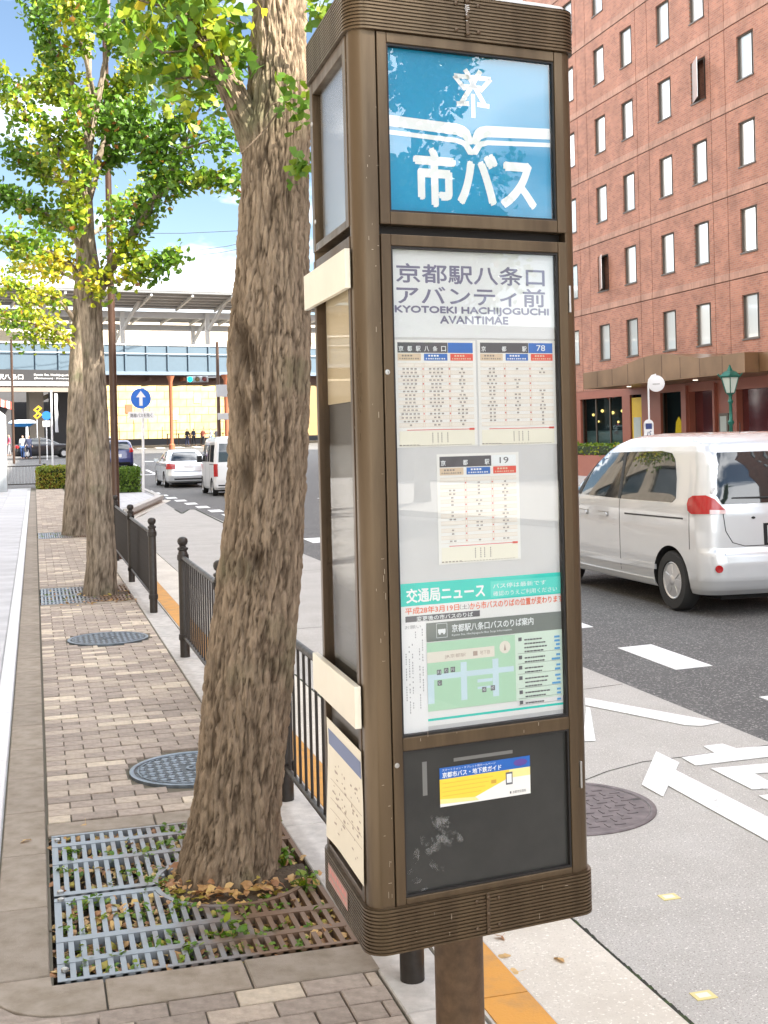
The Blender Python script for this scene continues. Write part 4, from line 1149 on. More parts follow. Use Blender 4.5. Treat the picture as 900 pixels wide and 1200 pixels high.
# upper header door, dark gap, lower door
door(FR, .0575, .5135, 2.0985, 2.5045, .0225, -.03, .003, 'header_frame', BR, wb=.027, wt=.022)
door(FR, .0575, .5135, .6615, 2.0775, .0225, -.03, .003, 'door_frame', BR, wt=.024, wb=.014)
mb = MB(); mb.fbox(FR, .0806, .4904, .985, 1.013, -.03, .0024); mb.build('divider_bar', BR, stop, bevel=.0016)
mb = MB(); mb.fbox(FR, .055, .516, .66, 2.505, -.05, -.031); mb.build('case_backing', MATS['gasket'], stop)
gasket(FR, .0802, .4908, 2.1257, 2.4823, .0042, -.026, -.001)
gasket(FR, .0802, .4908, 1.0132, 2.0533, .0045, -.026, -.001)
gasket(FR, .0802, .4908, .6757, .9848, .0042, -.026, -.001)
for z in (1.95, .88):
    mb = MB(); mb.fbox(FR, .5145, .5195, z - .03, z + .03, -.002, .0065); mb.build('hinge', MATS['steel'], stop, bevel=.001)
for (s, z) in ((.0645, 1.786), (.0590 + .006, .958)):
    mb = MB(); mb.axis_lathe([(.0058, 0), (.0052, .0018), (.0028, .002), (.0022, .0006)], FR.pt(s, z, .003), (FR.n.x, FR.n.y, 0), 14); mb.build('screw', MATS['steel'], stop, smooth=40)

# --- printing helpers on the front face; coordinates are as seen on the front plane, drawn on plane d
def onf(d, fr=FR):
    def f(s, z):
        a, b = adj(fr, s, z, d); return fr.pt(a, b, d)
    return f
def quadf(mb, s0, s1, z0, z1, d, m=0, fr=FR):
    f = onf(d, fr); mb.poly([f(s0, z0), f(s1, z0), f(s1, z1), f(s0, z1)], m)
def polyf(mb, pts, d, m=0, fr=FR): f = onf(d, fr); mb.poly([f(*p) for p in pts], m)
INK = {}
def ink(name, col, rough=.5):
    if name not in INK: INK[name] = flat('print_' + name, col, rough, var=.03)
    return INK[name]
def prints(name, parent, d, items, fr=FR, world=True):
    """items: (colour name, colour, [shapes]); shapes are ('r', s0, s1, z0, z1), ('p', pts) or ('t', text, s0, s1, z0, z1, bold)"""
    mb = MB(); mats = []
    for k, (cn, cc, shapes) in enumerate(items):
        mats.append(ink(cn, cc)); dd = d + k * .00012
        for sh in shapes:
            if sh[0] == 'r': quadf(mb, *sh[1:5], dd, k, fr)
            elif sh[0] == 'p': polyf(mb, sh[1], dd, k, fr)
            elif sh[0] == 'l':                 # stroke (p0, p1, width)
                (x0, y0), (x1, y1), w = sh[1], sh[2], sh[3]; L = math.hypot(x1 - x0, y1 - y0); nx, ny = -(y1 - y0) / L * w / 2, (x1 - x0) / L * w / 2
                polyf(mb, [(x0 + nx, y0 + ny), (x0 - nx, y0 - ny), (x1 - nx, y1 - ny), (x1 + nx, y1 + ny)], dd, k, fr)
            else: put_text(mb, sh[1], onf(dd, fr), *sh[2:6], k, sh[6] if len(sh) > 6 else 0.0, sh[7] if len(sh) > 7 else 1.0)
    return mb.build(name, mats, parent, world=world)
def board(name, mat, s0, s1, z0, z1, d, parent=None, th=.0015, fr=FR, **k):
    f0, f1 = onf(d - th, fr), onf(d, fr)
    mb = MB(); mb.hexa([f1(s0, z0), f1(s1, z0), f0(s1, z0), f0(s0, z0), f1(s0, z1), f1(s1, z1), f0(s1, z1), f0(s0, z1)]); return mb.build(name, mat, parent, **k)
DP = -.016                                    # depth of the printed boards
# header: blue board
pbr('header_blue', (0.0, 0.27, 0.50), .35, var=.10, scale=3)
hb = board('header_board', MATS['header_blue'], .075, .497, 2.12, 2.487, DP, stop)
W_ = ('white', (.82, .86, .86))
st = []
for za, zb_, dip in ((2.330, 2.3065, .048), (2.2985, 2.289, .040)):
    n_ = 10
    Lp = [(.080, za), (.245, za - .006), (.262, za - .010), (.2735, za - .018), (.281, za - dip * .72)]
    Lq = [(.281, za - dip), (.270, zb_ - .026 if dip > .045 else zb_ - .030), (.258, zb_ - .012), (.243, zb_ - .007), (.080, zb_)]
    st.append(('p', Lp + Lq))
    mir = lambda p: (.562 - p[0], p[1] + .001)
    st.append(('p', [mir(p) for p in (Lp + Lq)][::-1]))
    st.append(('r', .4815, .4925, zb_ + .001, za + .001))
prints('header_stripes', stop, DP + .0004, [W_ + (st,)])
prints('header_lettering', stop, DP + .0006, [W_ + ([('t', '市バス', .137, .439, 2.145, 2.264, .040)],)])
e = []; cx_, cz_ = .285, 2.398                # the city's round emblem as strokes
for p0, p1, w in (((-.045, .030), (.045, .030), .010), ((-.018, .046), (.030, -.030), .011), ((.020, .046), (-.030, -.030), .011), ((-.045, .030), (-.018, .002), .010), ((.045, .030), (.018, .002), .010),
                  ((-.040, -.030), (-.010, -.028), .010), ((.040, -.030), (.010, -.028), .010), ((0, -.006), (0, -.058), .010), ((-.028, .010), (.028, .010), .007)):
    e.append(('l', (cx_ + p0[0], cz_ + p0[1]), (cx_ + p1[0], cz_ + p1[1]), w))
prints('header_emblem', stop, DP + .0006, [W_ + (e,)])
board('header_glass', MATS['header_pane'], .078, .494, 2.122, 2.486, -.0065, stop, th=.004)

# main case: backing, name plate, sheets
board('display_board', MATS['case_back'], .070, .502, 1.005, 2.062, DP, stop)
board('name_plate', flat('plate_white', (.74, .76, .76), .4), .0835, .487, 1.860, 2.050, DP + .001, stop, th=.0008)
NP = ('violet_grey', (.19, .18, .27))
prints('name_lettering', stop, DP + .0014, [NP + ([('t', '京都駅八条口', .091, .455, 1.977, 2.017, .022), ('t', 'アバンティ前', .091, .455, 1.931, 1.970, .022),
       ('t', 'KYOTOEKI HACHIJOGUCHI', .086, .464, 1.909, 1.927, .055), ('t', 'AVANTIMAE', .192, .360, 1.891, 1.907, .055)],)])
rs = random.Random(12)
def timetable(label, s0, s1, z0, z1, head, number, num_white, cols, base=DP + .001, rows=17, tail=True, nameband='京都駅八条口', dense=1.0):
    t = thing('timetable_sheet', label, 'timetable', FR.pt((s0 + s1) / 2, z0, base), 'timetable sheets in the case')
    board('sheet', ink('paper', (.81, .81, .77)), s0, s1, z0, z1, base, t, th=.0004)
    W, H = s1 - s0, z1 - z0; m = W * .035
    g = lambda a, b: (s0 + m + (W - 2 * m) * a, z1 - m * .8 - (H - m * 1.2) * b)
    def rect(a0, a1, b0, b1): x0, y1 = g(a0, b0); x1, y0 = g(a1, b1); return ('r', x0, x1, y0, y1)
    dark, blue, red, beige, pale, line, dot, yel = [], [], [], [], [], [], [], []
    white = []
    hx = .66 if not dense == 2 else .67
    dark.append(rect(0, hx, 0, .10))
    (white if num_white else blue).append(rect(hx + .005, 1, 0, .10))
    chars = head
    txtw, txtb = [], []
    for k, ch in enumerate(chars):
        a = .015 + k * (hx - .10) / max(1, len(chars) - 1); x0, y1 = g(a, .035); x1, y0 = g(a + .062, .085); txtw.append(('t', ch, x0, x1, y0, y1, .02))
    x0, y1 = g(hx + (1 - hx) * .34, .02); x1, y0 = g(hx + (1 - hx) * .70, .078)
    if number: (txtb if num_white else txtw).append(('t', number, x0, x1, y0, y1, .01))
    c3 = [(0, .305), (.345, .655), (.695, 1)]
    beige.append(rect(*c3[0], .108, .175)); blue.append(rect(*c3[1], .108, .175)); red.append(rect(*c3[2], .108, .175))
    for cc, tgt in ((c3[0], dot), (c3[1], white), (c3[2], beige)):
        w = cc[1] - cc[0]
        for q in range(9): tgt.append(rect(cc[0] + w * (.08 + q * .095), cc[0] + w * (.08 + q * .095 + (.06 if q % 3 else .04)), .150, .163))
        for q in range(4): tgt.append(rect(cc[0] + w * (.18 + q * .12), cc[0] + w * (.18 + q * .12 + .08), .120, .136))
    y_top, y_bot = .20, .815
    for k in range(rows + 1):
        b = y_top + (y_bot - y_top) * k / rows; line.append(rect(0, 1, b, b + .0022))
        if k % 2 == 0 and k < rows: pale.append(rect(.0, 1, b, b + (y_bot - y_top) / rows))
    for a in (.315, .34, .665, .69): line.append(rect(a, a + .003, y_top, y_bot))
    for k in range(rows):
        b = y_top + (y_bot - y_top) * (k + .32) / rows; hh = (y_bot - y_top) / rows * .42
        for a in (.3225, .6725): red.append(rect(a, a + .012, b, b + hh))
        for ci, cc in enumerate(c3):
            n_ = cols[ci] if not (k in (0, rows - 1)) else 1
            n_ = max(0, min(5, n_ + rs.choice([-1, 0, 0, 1]))) if rows > 12 else n_
            w = .032; mid = (cc[0] + cc[1]) / 2
            if k == 0: red.append(rect(mid - .03, mid + .03, b, b + hh)); continue
            for q in range(n_): 
                a = mid + (q - (n_ - 1) / 2) * .052
                dot.append(rect(a - w * .42, a - w * .06, b, b + hh)); dot.append(rect(a + w * .06, a + w * .42, b, b + hh))
    red.append(rect(.10, .98, .842, .848)); yel.append(rect(0, 1, .855, 1.0)); red.append(rect(.93, 1.0, .835, .865))
    for k in range(6): dot.append(rect(.0 + .045 * k, .03 + .045 * k, .985, .995))
    for a in (.43, .50, .55, .63):
        for q in range(5): dot.append(rect(a, a + .012, .875 + q * .02, .888 + q * .02))
    for k in range(18): dot.append(rect(.25 + k * .04, .275 + k * .04, .992, .997))
    prints('print', t, base + .0003, [('dark_grey', (.10, .10, .11), dark), ('blue', (.04, .16, .50), blue), ('red', (.72, .10, .07), red), ('beige', (.70, .56, .40), beige),
           ('pale_row', (.81, .77, .69), pale), ('line', (.70, .55, .42), line), ('pale_yellow', (.81, .79, .66), yel), ('white', (.82, .86, .86), white), ('dot', (.27, .24, .22), dot),
           ('white', (.82, .86, .86), txtw), ('ink', (.12, .12, .13), txtb)])
    return t
timetable('left timetable sheet of the upper pair, busiest columns of times', .0835, .2765, 1.626, 1.855, '京都駅八条口', '', False, (4, 3, 2))
timetable('right timetable sheet of the upper pair, numbered 78 on blue', .2810, .4775, 1.625, 1.856, '京都駅', '78', False, (2, 1, 1))
timetable('single lower timetable sheet numbered 19 on white', .1760, .3775, 1.373, 1.610, '京都駅', '19', True, (1, 1, 1), rows=18, dense=2)
# news poster
po = thing('news_poster', 'turquoise and white news poster with a green map of bus stops', 'poster', FR.pt(.28, 1.02, DP))
bp_ = DP + .001
board('sheet', ink('poster_paper', (.80, .81, .79)), .0845, .484, 1.031, 1.338, bp_, po, th=.0004)
TQ = ('turquoise', (.02, .60, .50)); WH = ('white', (.82, .86, .86)); RD = ('orange_red', (.80, .13, .03)); GY = ('poster_grey', (.19, .215, .195)); GN = ('map_green', (.45, .70, .50))
DK = ('ink', (.12, .12, .13)); PG = ('pale_green', (.66, .80, .68)); LB = ('pale_blue', (.60, .76, .82)); BL = ('link_blue', (.10, .35, .65)); TQ2 = ('turquoise_light', (.10, .68, .58))
tx = lambda s, a, b, c, d, bold=.01, sp=1.0: ('t', s, a, b, c, d, bold, sp)
small = []; blue_l = []; boxes = []; seps = []
yy = 1.200
for blk, n_l in enumerate((4, 2, 2, 3, 2, 1)):
    boxes.append(('r', .366, .3745, yy - .0075, yy + .0005))
    for q in range(n_l):
        a = .381
        while a < .432 + rs.uniform(-.01, .01): w = rs.uniform(.003, .009); small.append(('r', a, a + w, yy - .0042 - .003, yy - .0042)); a += w + .0012
        w = rs.choice([.008, .012, .02]); blue_l.append(('r', .470 - w, .472, yy - .0075, yy - .003)); yy -= .0086
    seps.append(('r', .364, .474, yy - .0008, yy - .0002)); yy -= .0055
prints('print', po, bp_ + .0003, [
    TQ + ([('r', .0845, .484, 1.290, 1.338), ('r', .141, .484, 1.0415, 1.0465)],),
    TQ2 + ([('r', .300, .479, 1.293, 1.329)],),
    WH + ([tx('交通局ニュース', .097, .286, 1.297, 1.326, .03), tx('バス停は最新です', .306, .440, 1.313, 1.3235, 0), tx('確認のうえご利用ください', .306, .468, 1.2965, 1.307, 0)],),
    RD + ([tx('平成28年3月19日', .094, .222, 1.2725, 1.2865, .012), tx('から市バスのりばの位置が変わります', .248, .483, 1.2715, 1.287, .014)],),
    DK + ([tx('（土）', .2235, .247, 1.2735, 1.2845, 0), ('r', .094, .272, 1.2555, 1.2685)],),
    WH + ([tx('変更後の市バスのりば', .120, .255, 1.2565, 1.2668, .01)],),
    GY + ([('r', .1425, .484, 1.2105, 1.2505)],),
    WH + ([tx('京都駅八条口バスのりば案内', .203, .4055, 1.2265, 1.243, .018), tx('Kyoto Sta. Hachijoguchi Bus Stop Information', .203, .350, 1.217, 1.2225, 0),
           ('r', .166, .192, 1.2470, 1.2478), ('r', .166, .192, 1.2170, 1.2178), ('r', .166, .1668, 1.2170, 1.2478), ('r', .1912, .192, 1.2170, 1.2478), ('r', .170, .188, 1.227, 1.2355), ('r', .172, .1765, 1.224, 1.227), ('r', .182, .1865, 1.224, 1.227)],),
    GN + ([('r', .1425, .3575, 1.062, 1.2085)],),
    PG + ([('r', .3575, .484, 1.062, 1.2105)],),
    ('cream', (.80, .76, .66), [('r', .1425, .306, 1.165, 1.188), ('p', [(.332 + .014 * math.cos(k * .5236), 1.183 + .014 * math.sin(k * .5236)) for k in range(12)])]),
    LB + ([('r', .1425, .353, 1.128, 1.140), ('r', .262, .2995, 1.112, 1.119), ('r', .262, .2995, 1.098, 1.103)],),
    LB + ([('r', .222, .237, 1.078, 1.160), ('r', .300, .315, 1.078, 1.160), ('r', .1425, .158, 1.078, 1.140)],),
    ('brown_ink', (.45, .36, .30), [tx('JR京都駅', .185, .235, 1.1705, 1.180, 0), tx('地下鉄', .270, .295, 1.172, 1.181, 0), ('r', .253, .264, 1.171, 1.181), ('p', [(.329, 1.176), (.335, 1.176), (.332, 1.191)])]),
    DK + ([('r', a, a + .0105, b, b + .011) for a, b in ((.165, 1.138), (.182, 1.140), (.198, 1.141), (.166, 1.115), (.273, 1.090), (.2945, 1.0915))] + boxes,),
    WH + ([tx(s_, a + .002, a + .0085, b + .002, b + .009, 0) for s_, a, b in (('F1', .165, 1.138), ('F2', .182, 1.140), ('F3', .198, 1.141), ('G1', .166, 1.115), ('H5', .273, 1.090), ('H7', .2945, 1.0915))],),
    DK + (small + seps,), BL + (blue_l,)])
# a narrow white notice over the poster's left edge
nt_ = thing('paper_notice', 'narrow white paper notice with vertical writing over the poster', 'notice', FR.pt(.11, 1.02, DP))
board('sheet', ink('notice_paper', (.84, .845, .84)), .0845, .1415, 1.0205, 1.2560, DP + .0026, nt_, th=.0004)
vt = []
for c_, (z_a, z_b) in zip((.0925, .100, .1075, .1155, .124, .1315), ((1.19, 1.09), (1.205, 1.06), (1.21, 1.075), (1.235, 1.22), (1.215, 1.07), (1.24, 1.11))):
    z_ = z_a
    while z_ > z_b:
        h_ = rs.uniform(.0022, .0042)
        if rs.random() < .75: vt.append(('r', c_, c_ + .0022, z_ - h_, z_))
        z_ -= h_ + .0022
prints('print', nt_, DP + .0030, [('faint_ink', (.34, .34, .35), vt + [('t', 'お願い', .092, .130, 1.2415, 1.2490, 0)])])
board('door_glass', MATS['clear_pane'], .078, .494, 1.010, 2.056, -.0065, stop, th=.004)
# lower dark panel with the yellow and blue guide sticker
pbr('panel_dark', (0.030, 0.030, 0.027), .22, var=.35, scale=3, rvar=.08, spec=.6)
board('dark_panel', MATS['panel_dark'], .078, .494, .672, .987, -.010, stop)
# chalky scuffs on the panel
mt, n, l = new_mat('scuff')
out = n.new('ShaderNodeOutputMaterial'); df = n.new('ShaderNodeBsdfDiffuse'); df.inputs[0].default_value = (.45, .45, .43, 1); tr = n.new('ShaderNodeBsdfTransparent')
mxs = n.new('ShaderNodeMixShader'); tc = n.new('ShaderNodeTexCoord'); nz = n.new('ShaderNodeTexNoise'); nz.inputs['Scale'].default_value = 26; nz.inputs['Detail'].default_value = 8; nz.inputs['Roughness'].default_value = .7
mr = n.new('ShaderNodeMapRange'); mr.inputs['From Min'].default_value, mr.inputs['From Max'].default_value = .50, .80; mr.inputs['To Max'].default_value = .55
l.new(tc.outputs['Object'], nz.inputs['Vector']); l.new(nz.outputs['Fac'], mr.inputs['Value']); l.new(mr.outputs[0], mxs.inputs[0]); l.new(tr.outputs[0], mxs.inputs[1]); l.new(df.outputs[0], mxs.inputs[2]); l.new(mxs.outputs[0], out.inputs['Surface'])
mb = MB()
rb_ = random.Random(6)
blobs = [(.175, .828, .030, .010, -.2), (.128, .792, .012, .016, .3)]
for _k in range(20): u_ = rb_.random(); blobs.append((.105 + .085 * u_ + rb_.gauss(0, .012), .71 + .10 * u_ + rb_.gauss(0, .022), rb_.uniform(.008, .022), rb_.uniform(.005, .014), rb_.uniform(0, 3)))
for _i, (s, z, a, b, rot) in enumerate(blobs):
    ring = [(s + a * math.cos(t) * math.cos(rot) - b * math.sin(t) * math.sin(rot), z + a * math.cos(t) * math.sin(rot) + b * math.sin(t) * math.cos(rot)) for t in [k * .3927 + .1 * rs.random() for k in range(16)]]
    polyf(mb, ring, -.0098 + .00003 * _i)
mb.build('scuff_marks', mt, stop)
mb = MB(); quadf(mb, .125, .136, .885, .957, -.0094); quadf(mb, .20, .345, .9485, .956, -.0094); mb.build('old_tape', ink('tape_grey', (.16, .16, .15)), stop)
stk = thing('guide_sticker', 'blue and yellow bus and subway guide sticker on the dark lower panel', 'sticker', FR.pt(.27, .85, 0))
board('film', ink('sticker_white', (.80, .80, .76)), .1655, .388, .855, .9385, -.0088, stk, th=.0006)
yl = []
for k in range(4): yl.append(('r', .172, .295 - .01 * k, .904 - k * .009, .9048 - k * .009))
prints('print', stk, -.0085, [('royal_blue', (.015, .12, .45), [('r', .1655, .388, .914, .9385)]), ('sun_yellow', (.86, .62, .06), [('p', [(.1655, .914), (.1655, .872), (.25, .866), (.325, .893), (.34, .914)])]),
       ('pale_sun', (.85, .74, .30), [('p', [(.1655, .872), (.1655, .862), (.26, .858), (.25, .866)]), ('r', .335, .388, .896, .914)]),
       ('white', (.82, .86, .86), [tx('スマートフォン・タブレット用ホームページ', .172, .302, .9305, .9358, .0), tx('京都市バス・地下鉄ガイド', .172, .316, .9165, .9282, .02)]),
       ('ochre', (.60, .35, .05), yl + [('r', .29, .303, .889, .897)]), ('ink', (.12, .12, .13), [('r', .3265, .3435, .8815, .9085), tx('京都市交通局', .343, .376, .8605, .8665, 0), ('r', .336, .3395, .861, .866)]),
       ('white', (.82, .86, .86), [('r', .3290, .3410, .8855, .9045)]), ('violet', (.10, .06, .30), [('p', [(.364 + .018 * math.cos(k * .785), .9265 + .008 * math.sin(k * .785)) for k in range(8)])])])

# --- left side of the box
pbr('lit_white', (0.80, 0.78, 0.72), .25, var=.05, scale=4)
def sbar(t0, t1, z0, z1, d0, d1, name, mat): mb = MB(); mb.fbox(SD, t0, t1, z0, z1, d0, d1); return mb.build(name, mat, stop, bevel=.0012)
door(SD, .047, .432, 2.0985, 2.5045, .03, -.03, .0025, 'side_header_frame', BR, wb=.018, wt=.03)
mb = MB(); mb.fbox(SD, .06, .425, 2.105, 2.49, -.024, -.018); mb.build('side_header_board', MATS['lit_white'], stop)
mb = MB(); mb.fbox(SD, .075, .405, 2.115, 2.477, -.010, -.007); mb.build('side_header_glass', MATS['clear_pane'], stop)
mb = MB(); rk = random.Random(33)
for _k in range(70):
    fr_ = FR if rk.random() < .75 else SD; s_ = rk.choice([rk.uniform(.028, .053), rk.uniform(.03, .053), rk.uniform(.0, .5)]); z_ = rk.uniform(.67, 2.49)
    d_ = .0003
    if s_ > .0535: z_ = rk.choice([rk.uniform(.575, .65), rk.uniform(.575, .65), rk.uniform(.99, 1.01)]); d_ = .0103 if z_ < .9 else .0027
    if fr_ is SD and s_ > .0535: continue
    L_ = rk.uniform(.002, .014); w_ = rk.uniform(.0004, .0011)
    ho = rk.random() < .35
    mb.fbox(fr_, s_, s_ + (L_ * .6 if ho else w_), z_, z_ + (w_ if ho else L_), d_, d_ + .0002)
mb.build('scratches', flat('bare_metal', (.42, .35, .26), .4), stop, kind='stuff')
door(SD, .047, .432, .6615, 2.0775, .022, -.03, .0025, 'side_door_frame', BRD, wb=.014, wt=.02)
mb = MB(); mb.fbox(SD, .045, .44, .655, 2.51, -.05, -.032); mb.build('side_case_backing', MATS['gasket'], stop)
pbr('cream_strip', (0.80, 0.74, 0.60), .4, var=.06, scale=5)
sbar(.035, .490, 1.966, 2.050, .004, .016, 'cream_cover_strip', MATS['cream_strip'])
sbar(.030, .480, 1.036, 1.125, .004, .018, 'cream_cover_strip', MATS['cream_strip'])
flat('side_back', (.10, .09, .08), .4); flat('side_cream', (.62, .50, .32), .5)
mb = MB(); mb.fbox(SD, .061, .419, 1.73, 1.98, -.0235, -.021); mb.build('side_upper_board', MATS['side_cream'], stop)
mb = MB(); mb.fbox(SD, .06, .42, 1.10, 1.98, -.028, -.024); mb.build('side_display_board', MATS['side_back'], stop)
mb = MB(); mb.fbox(SD, .068, .412, 1.10, 1.985, -.010, -.006); mb.build('side_glass', MATS['side_pane'], stop)
mb = MB(); mb.fbox(SD, .060, .42, .672, 1.035, -.028, -.012); mb.build('side_lower_board', MATS['side_back'], stop)
for (t, z) in ((.408, 2.405), (.394, 2.168)):
    mb = MB(); mb.axis_lathe([(.0058, 0), (.0052, .002), (.002, .003)], SD.pt(t, z, .0025), (SD.n.x, SD.n.y, 0), 10); mb.build('screw', MATS['steel'], stop, smooth=40)
# curling paper on the lower side
pp = thing('paper_poster', 'curling cream paper with a blue heading on the lower side of the sign box', 'poster', SD.pt(.2, .70, 0))
mb = MB(); cols_ = 14; rows_ = 16; V = []; F = []
def curl(t, z): return .004 + (.006 * max(0, (t - .26) / .12) ** 2 * max(0, (0.93 - z) / .24)) + .0012 * math.sin(z * 20)
for j in range(rows_ + 1):
    for i in range(cols_ + 1):
        t = .040 + (.392 - .040) * i / cols_; z = .700 + (.985 - .700) * j / rows_; V.append(SD.pt(t, z, curl(t, z)))
nv = len(V)
for j in range(rows_ + 1):
    for i in range(cols_ + 1):
        t = .040 + (.392 - .040) * i / cols_; z = .700 + (.985 - .700) * j / rows_; V.append(SD.pt(t, z, curl(t, z) - .0005))
for j in range(rows_):
    for i in range(cols_):
        a = j * (cols_ + 1) + i; F.append((a, a + cols_ + 1, a + cols_ + 2, a + 1)); F.append((nv + a, nv + a + 1, nv + a + cols_ + 2, nv + a + cols_ + 1))
mb.add(V, F); mb.build('sheet', ink('cream_paper', (.80, .74, .60)), pp)
mb = MB(); pm = [ink('slate_blue', (.16, .20, .34)), ink('brown_ink', (.45, .36, .30))]
def pq(t0, t1, z0, z1, m, off=.0006):
    n_ = max(1, int((t1 - t0) / .025))
    for k in range(n_):
        a, b = t0 + (t1 - t0) * k / n_, t0 + (t1 - t0) * (k + 1) / n_
        mb.poly([SD.pt(a, z0, curl(a, z0) + off), SD.pt(a, z1, curl(a, z1) + off), SD.pt(b, z1, curl(b, z1) + off), SD.pt(b, z0, curl(b, z0) + off)], m)
pq(.045, .375, .925, .962, 0)
for k in range(60):
    t = rs.uniform(.06, .33); z = rs.uniform(.73, .90); w = rs.uniform(.004, .02) ; pq(t, t + w, z, z + rs.uniform(.002, .006), 1)
for z in (.845, .80, .775): pq(.05, .36, z, z + .0012, 1)
mb.build('print', pm, pp)
# small pink notice on the base
mb = MB(); mb.fbox(SD, .178, .382, .598, .640, .0105, .0112, 0)
for k in range(7): mb.fbox(SD, .19 + k * .026, .208 + k * .026, .622, .634, .0112, .0114, 1)
for k in range(9): mb.fbox(SD, .19 + k * .02, .203 + k * .02, .606, .612, .0112, .0114, 1)
tag(mb.build('pink_sticker', [ink('dull_pink', (.42, .26, .22)), ink('rose', (.62, .22, .2))], None), 'small faded pink sticker on the ridged base of the sign box', 'sticker')
# right and back faces (plain framed panels)
RS = Frame(foot(BW, 0), (us.x, us.y), (us.y, -us.x)); BK = Frame(foot(BW, BD), (-uf.x, -uf.y))
for fr, w in ((RS, BD), (BK, BW)):
    mb = MB(); mb.fbox(fr, .045, w - .045, .655, 2.51, -.03, -.006); mb.build('rear_panel', BRD, stop)
# posts
mb = MB(); mb.lathe([(.0575, -.05), (.0575, .57)], (0.935, 2.765, 0), 40); mb.lathe([(.10, -.004), (.10, .006), (.058, .010)], (0.935, 2.765, 0), 32); mb.build('pole', MATS['bronze_brown'], stop, smooth=50)

# ------------------------------------------------------------------ other signs near the road
def pole_px(px, y_top, y_bot, zc): a = at_depth(px, y_bot, zc); b = at_depth(px, y_top, zc); return a, b
sg = thing('road_sign', 'round blue sign with a white up arrow on a white pole past the fence', 'road sign', (3.445, 41.65, 0))
zc = 41.0; MPP = zc / F_PX
c = at_depth(165, 467, zc)
mb = MB(); mb.tube([(3.445, 41.65, -.02), (c.x + .08, c.y + .09, c.z + .38)], .045, 12); mb.build('pole', MATS['white_paint'], sg, smooth=60)
SF = Frame((c.x, c.y), (math.cos(.10), math.sin(.10)))
mb = MB(); mb.axis_lathe([(.335, 0), (.335, .012)], SF.pt(0, c.z, 0), (SF.n.x, SF.n.y, 0), 32); mb.build('disc', flat('sign_blue', (.015, .14, .55), .4), sg, smooth=40)
mb = MB()
mb.prism([SF.pt(a, c.z + b, .0125) for a, b in ((-.055, -.24), (.055, -.24), (.055, .04), (.16, .04), (0, .26), (-.16, .04), (-.055, .04))], (SF.n.x * .003, SF.n.y * .003, 0)); mb.build('arrow', MATS['white_paint'], sg)
mb = MB(); mb.fbox(SF, -.43, .43, c.z - .68, c.z - .44, 0, .012); mb.build('plate', MATS['white_paint'], sg)
mb = MB(); put_text(mb, '路線バスを除く', lambda u, v: SF.pt(u, v, .0135), -.36, .36, c.z - .625, c.z - .495, 0, .01); mb.build('lettering', MATS['black'], sg)

lp = thing('street_lamp', 'slim dark brown street lamp pole rising past the second tree trunk', 'street lamp', (1.10, 18.0, 0))
mb = MB(); mb.lathe([(.085, -.02), (.085, .35), (.055, .42), (.052, 3.0), (.042, 6.0), (.032, 9.2)], (1.10, 18.0, 0), 14); mb.build('pole', pbr('lamp_brown', (.085, .05, .035), .35, .4), lp, smooth=50)
mb = MB(); mb.tube([(1.10, 18.0, 9.1), (1.35, 18.0, 9.4), (1.9, 18.0, 9.5)], .03, 8); mb.build('arm', MATS['lamp_brown'], lp, smooth=50)
mb = MB(); mb.ring_loft([[(1.85 + a * .45, 18 + b, 9.44 + dz) for a, b in ((0, -.08), (1, -.12), (1.2, 0), (1, .12), (0, .08))] for dz in (0, .09)]); mb.build('lamp_head', MATS['lamp_brown'], lp)

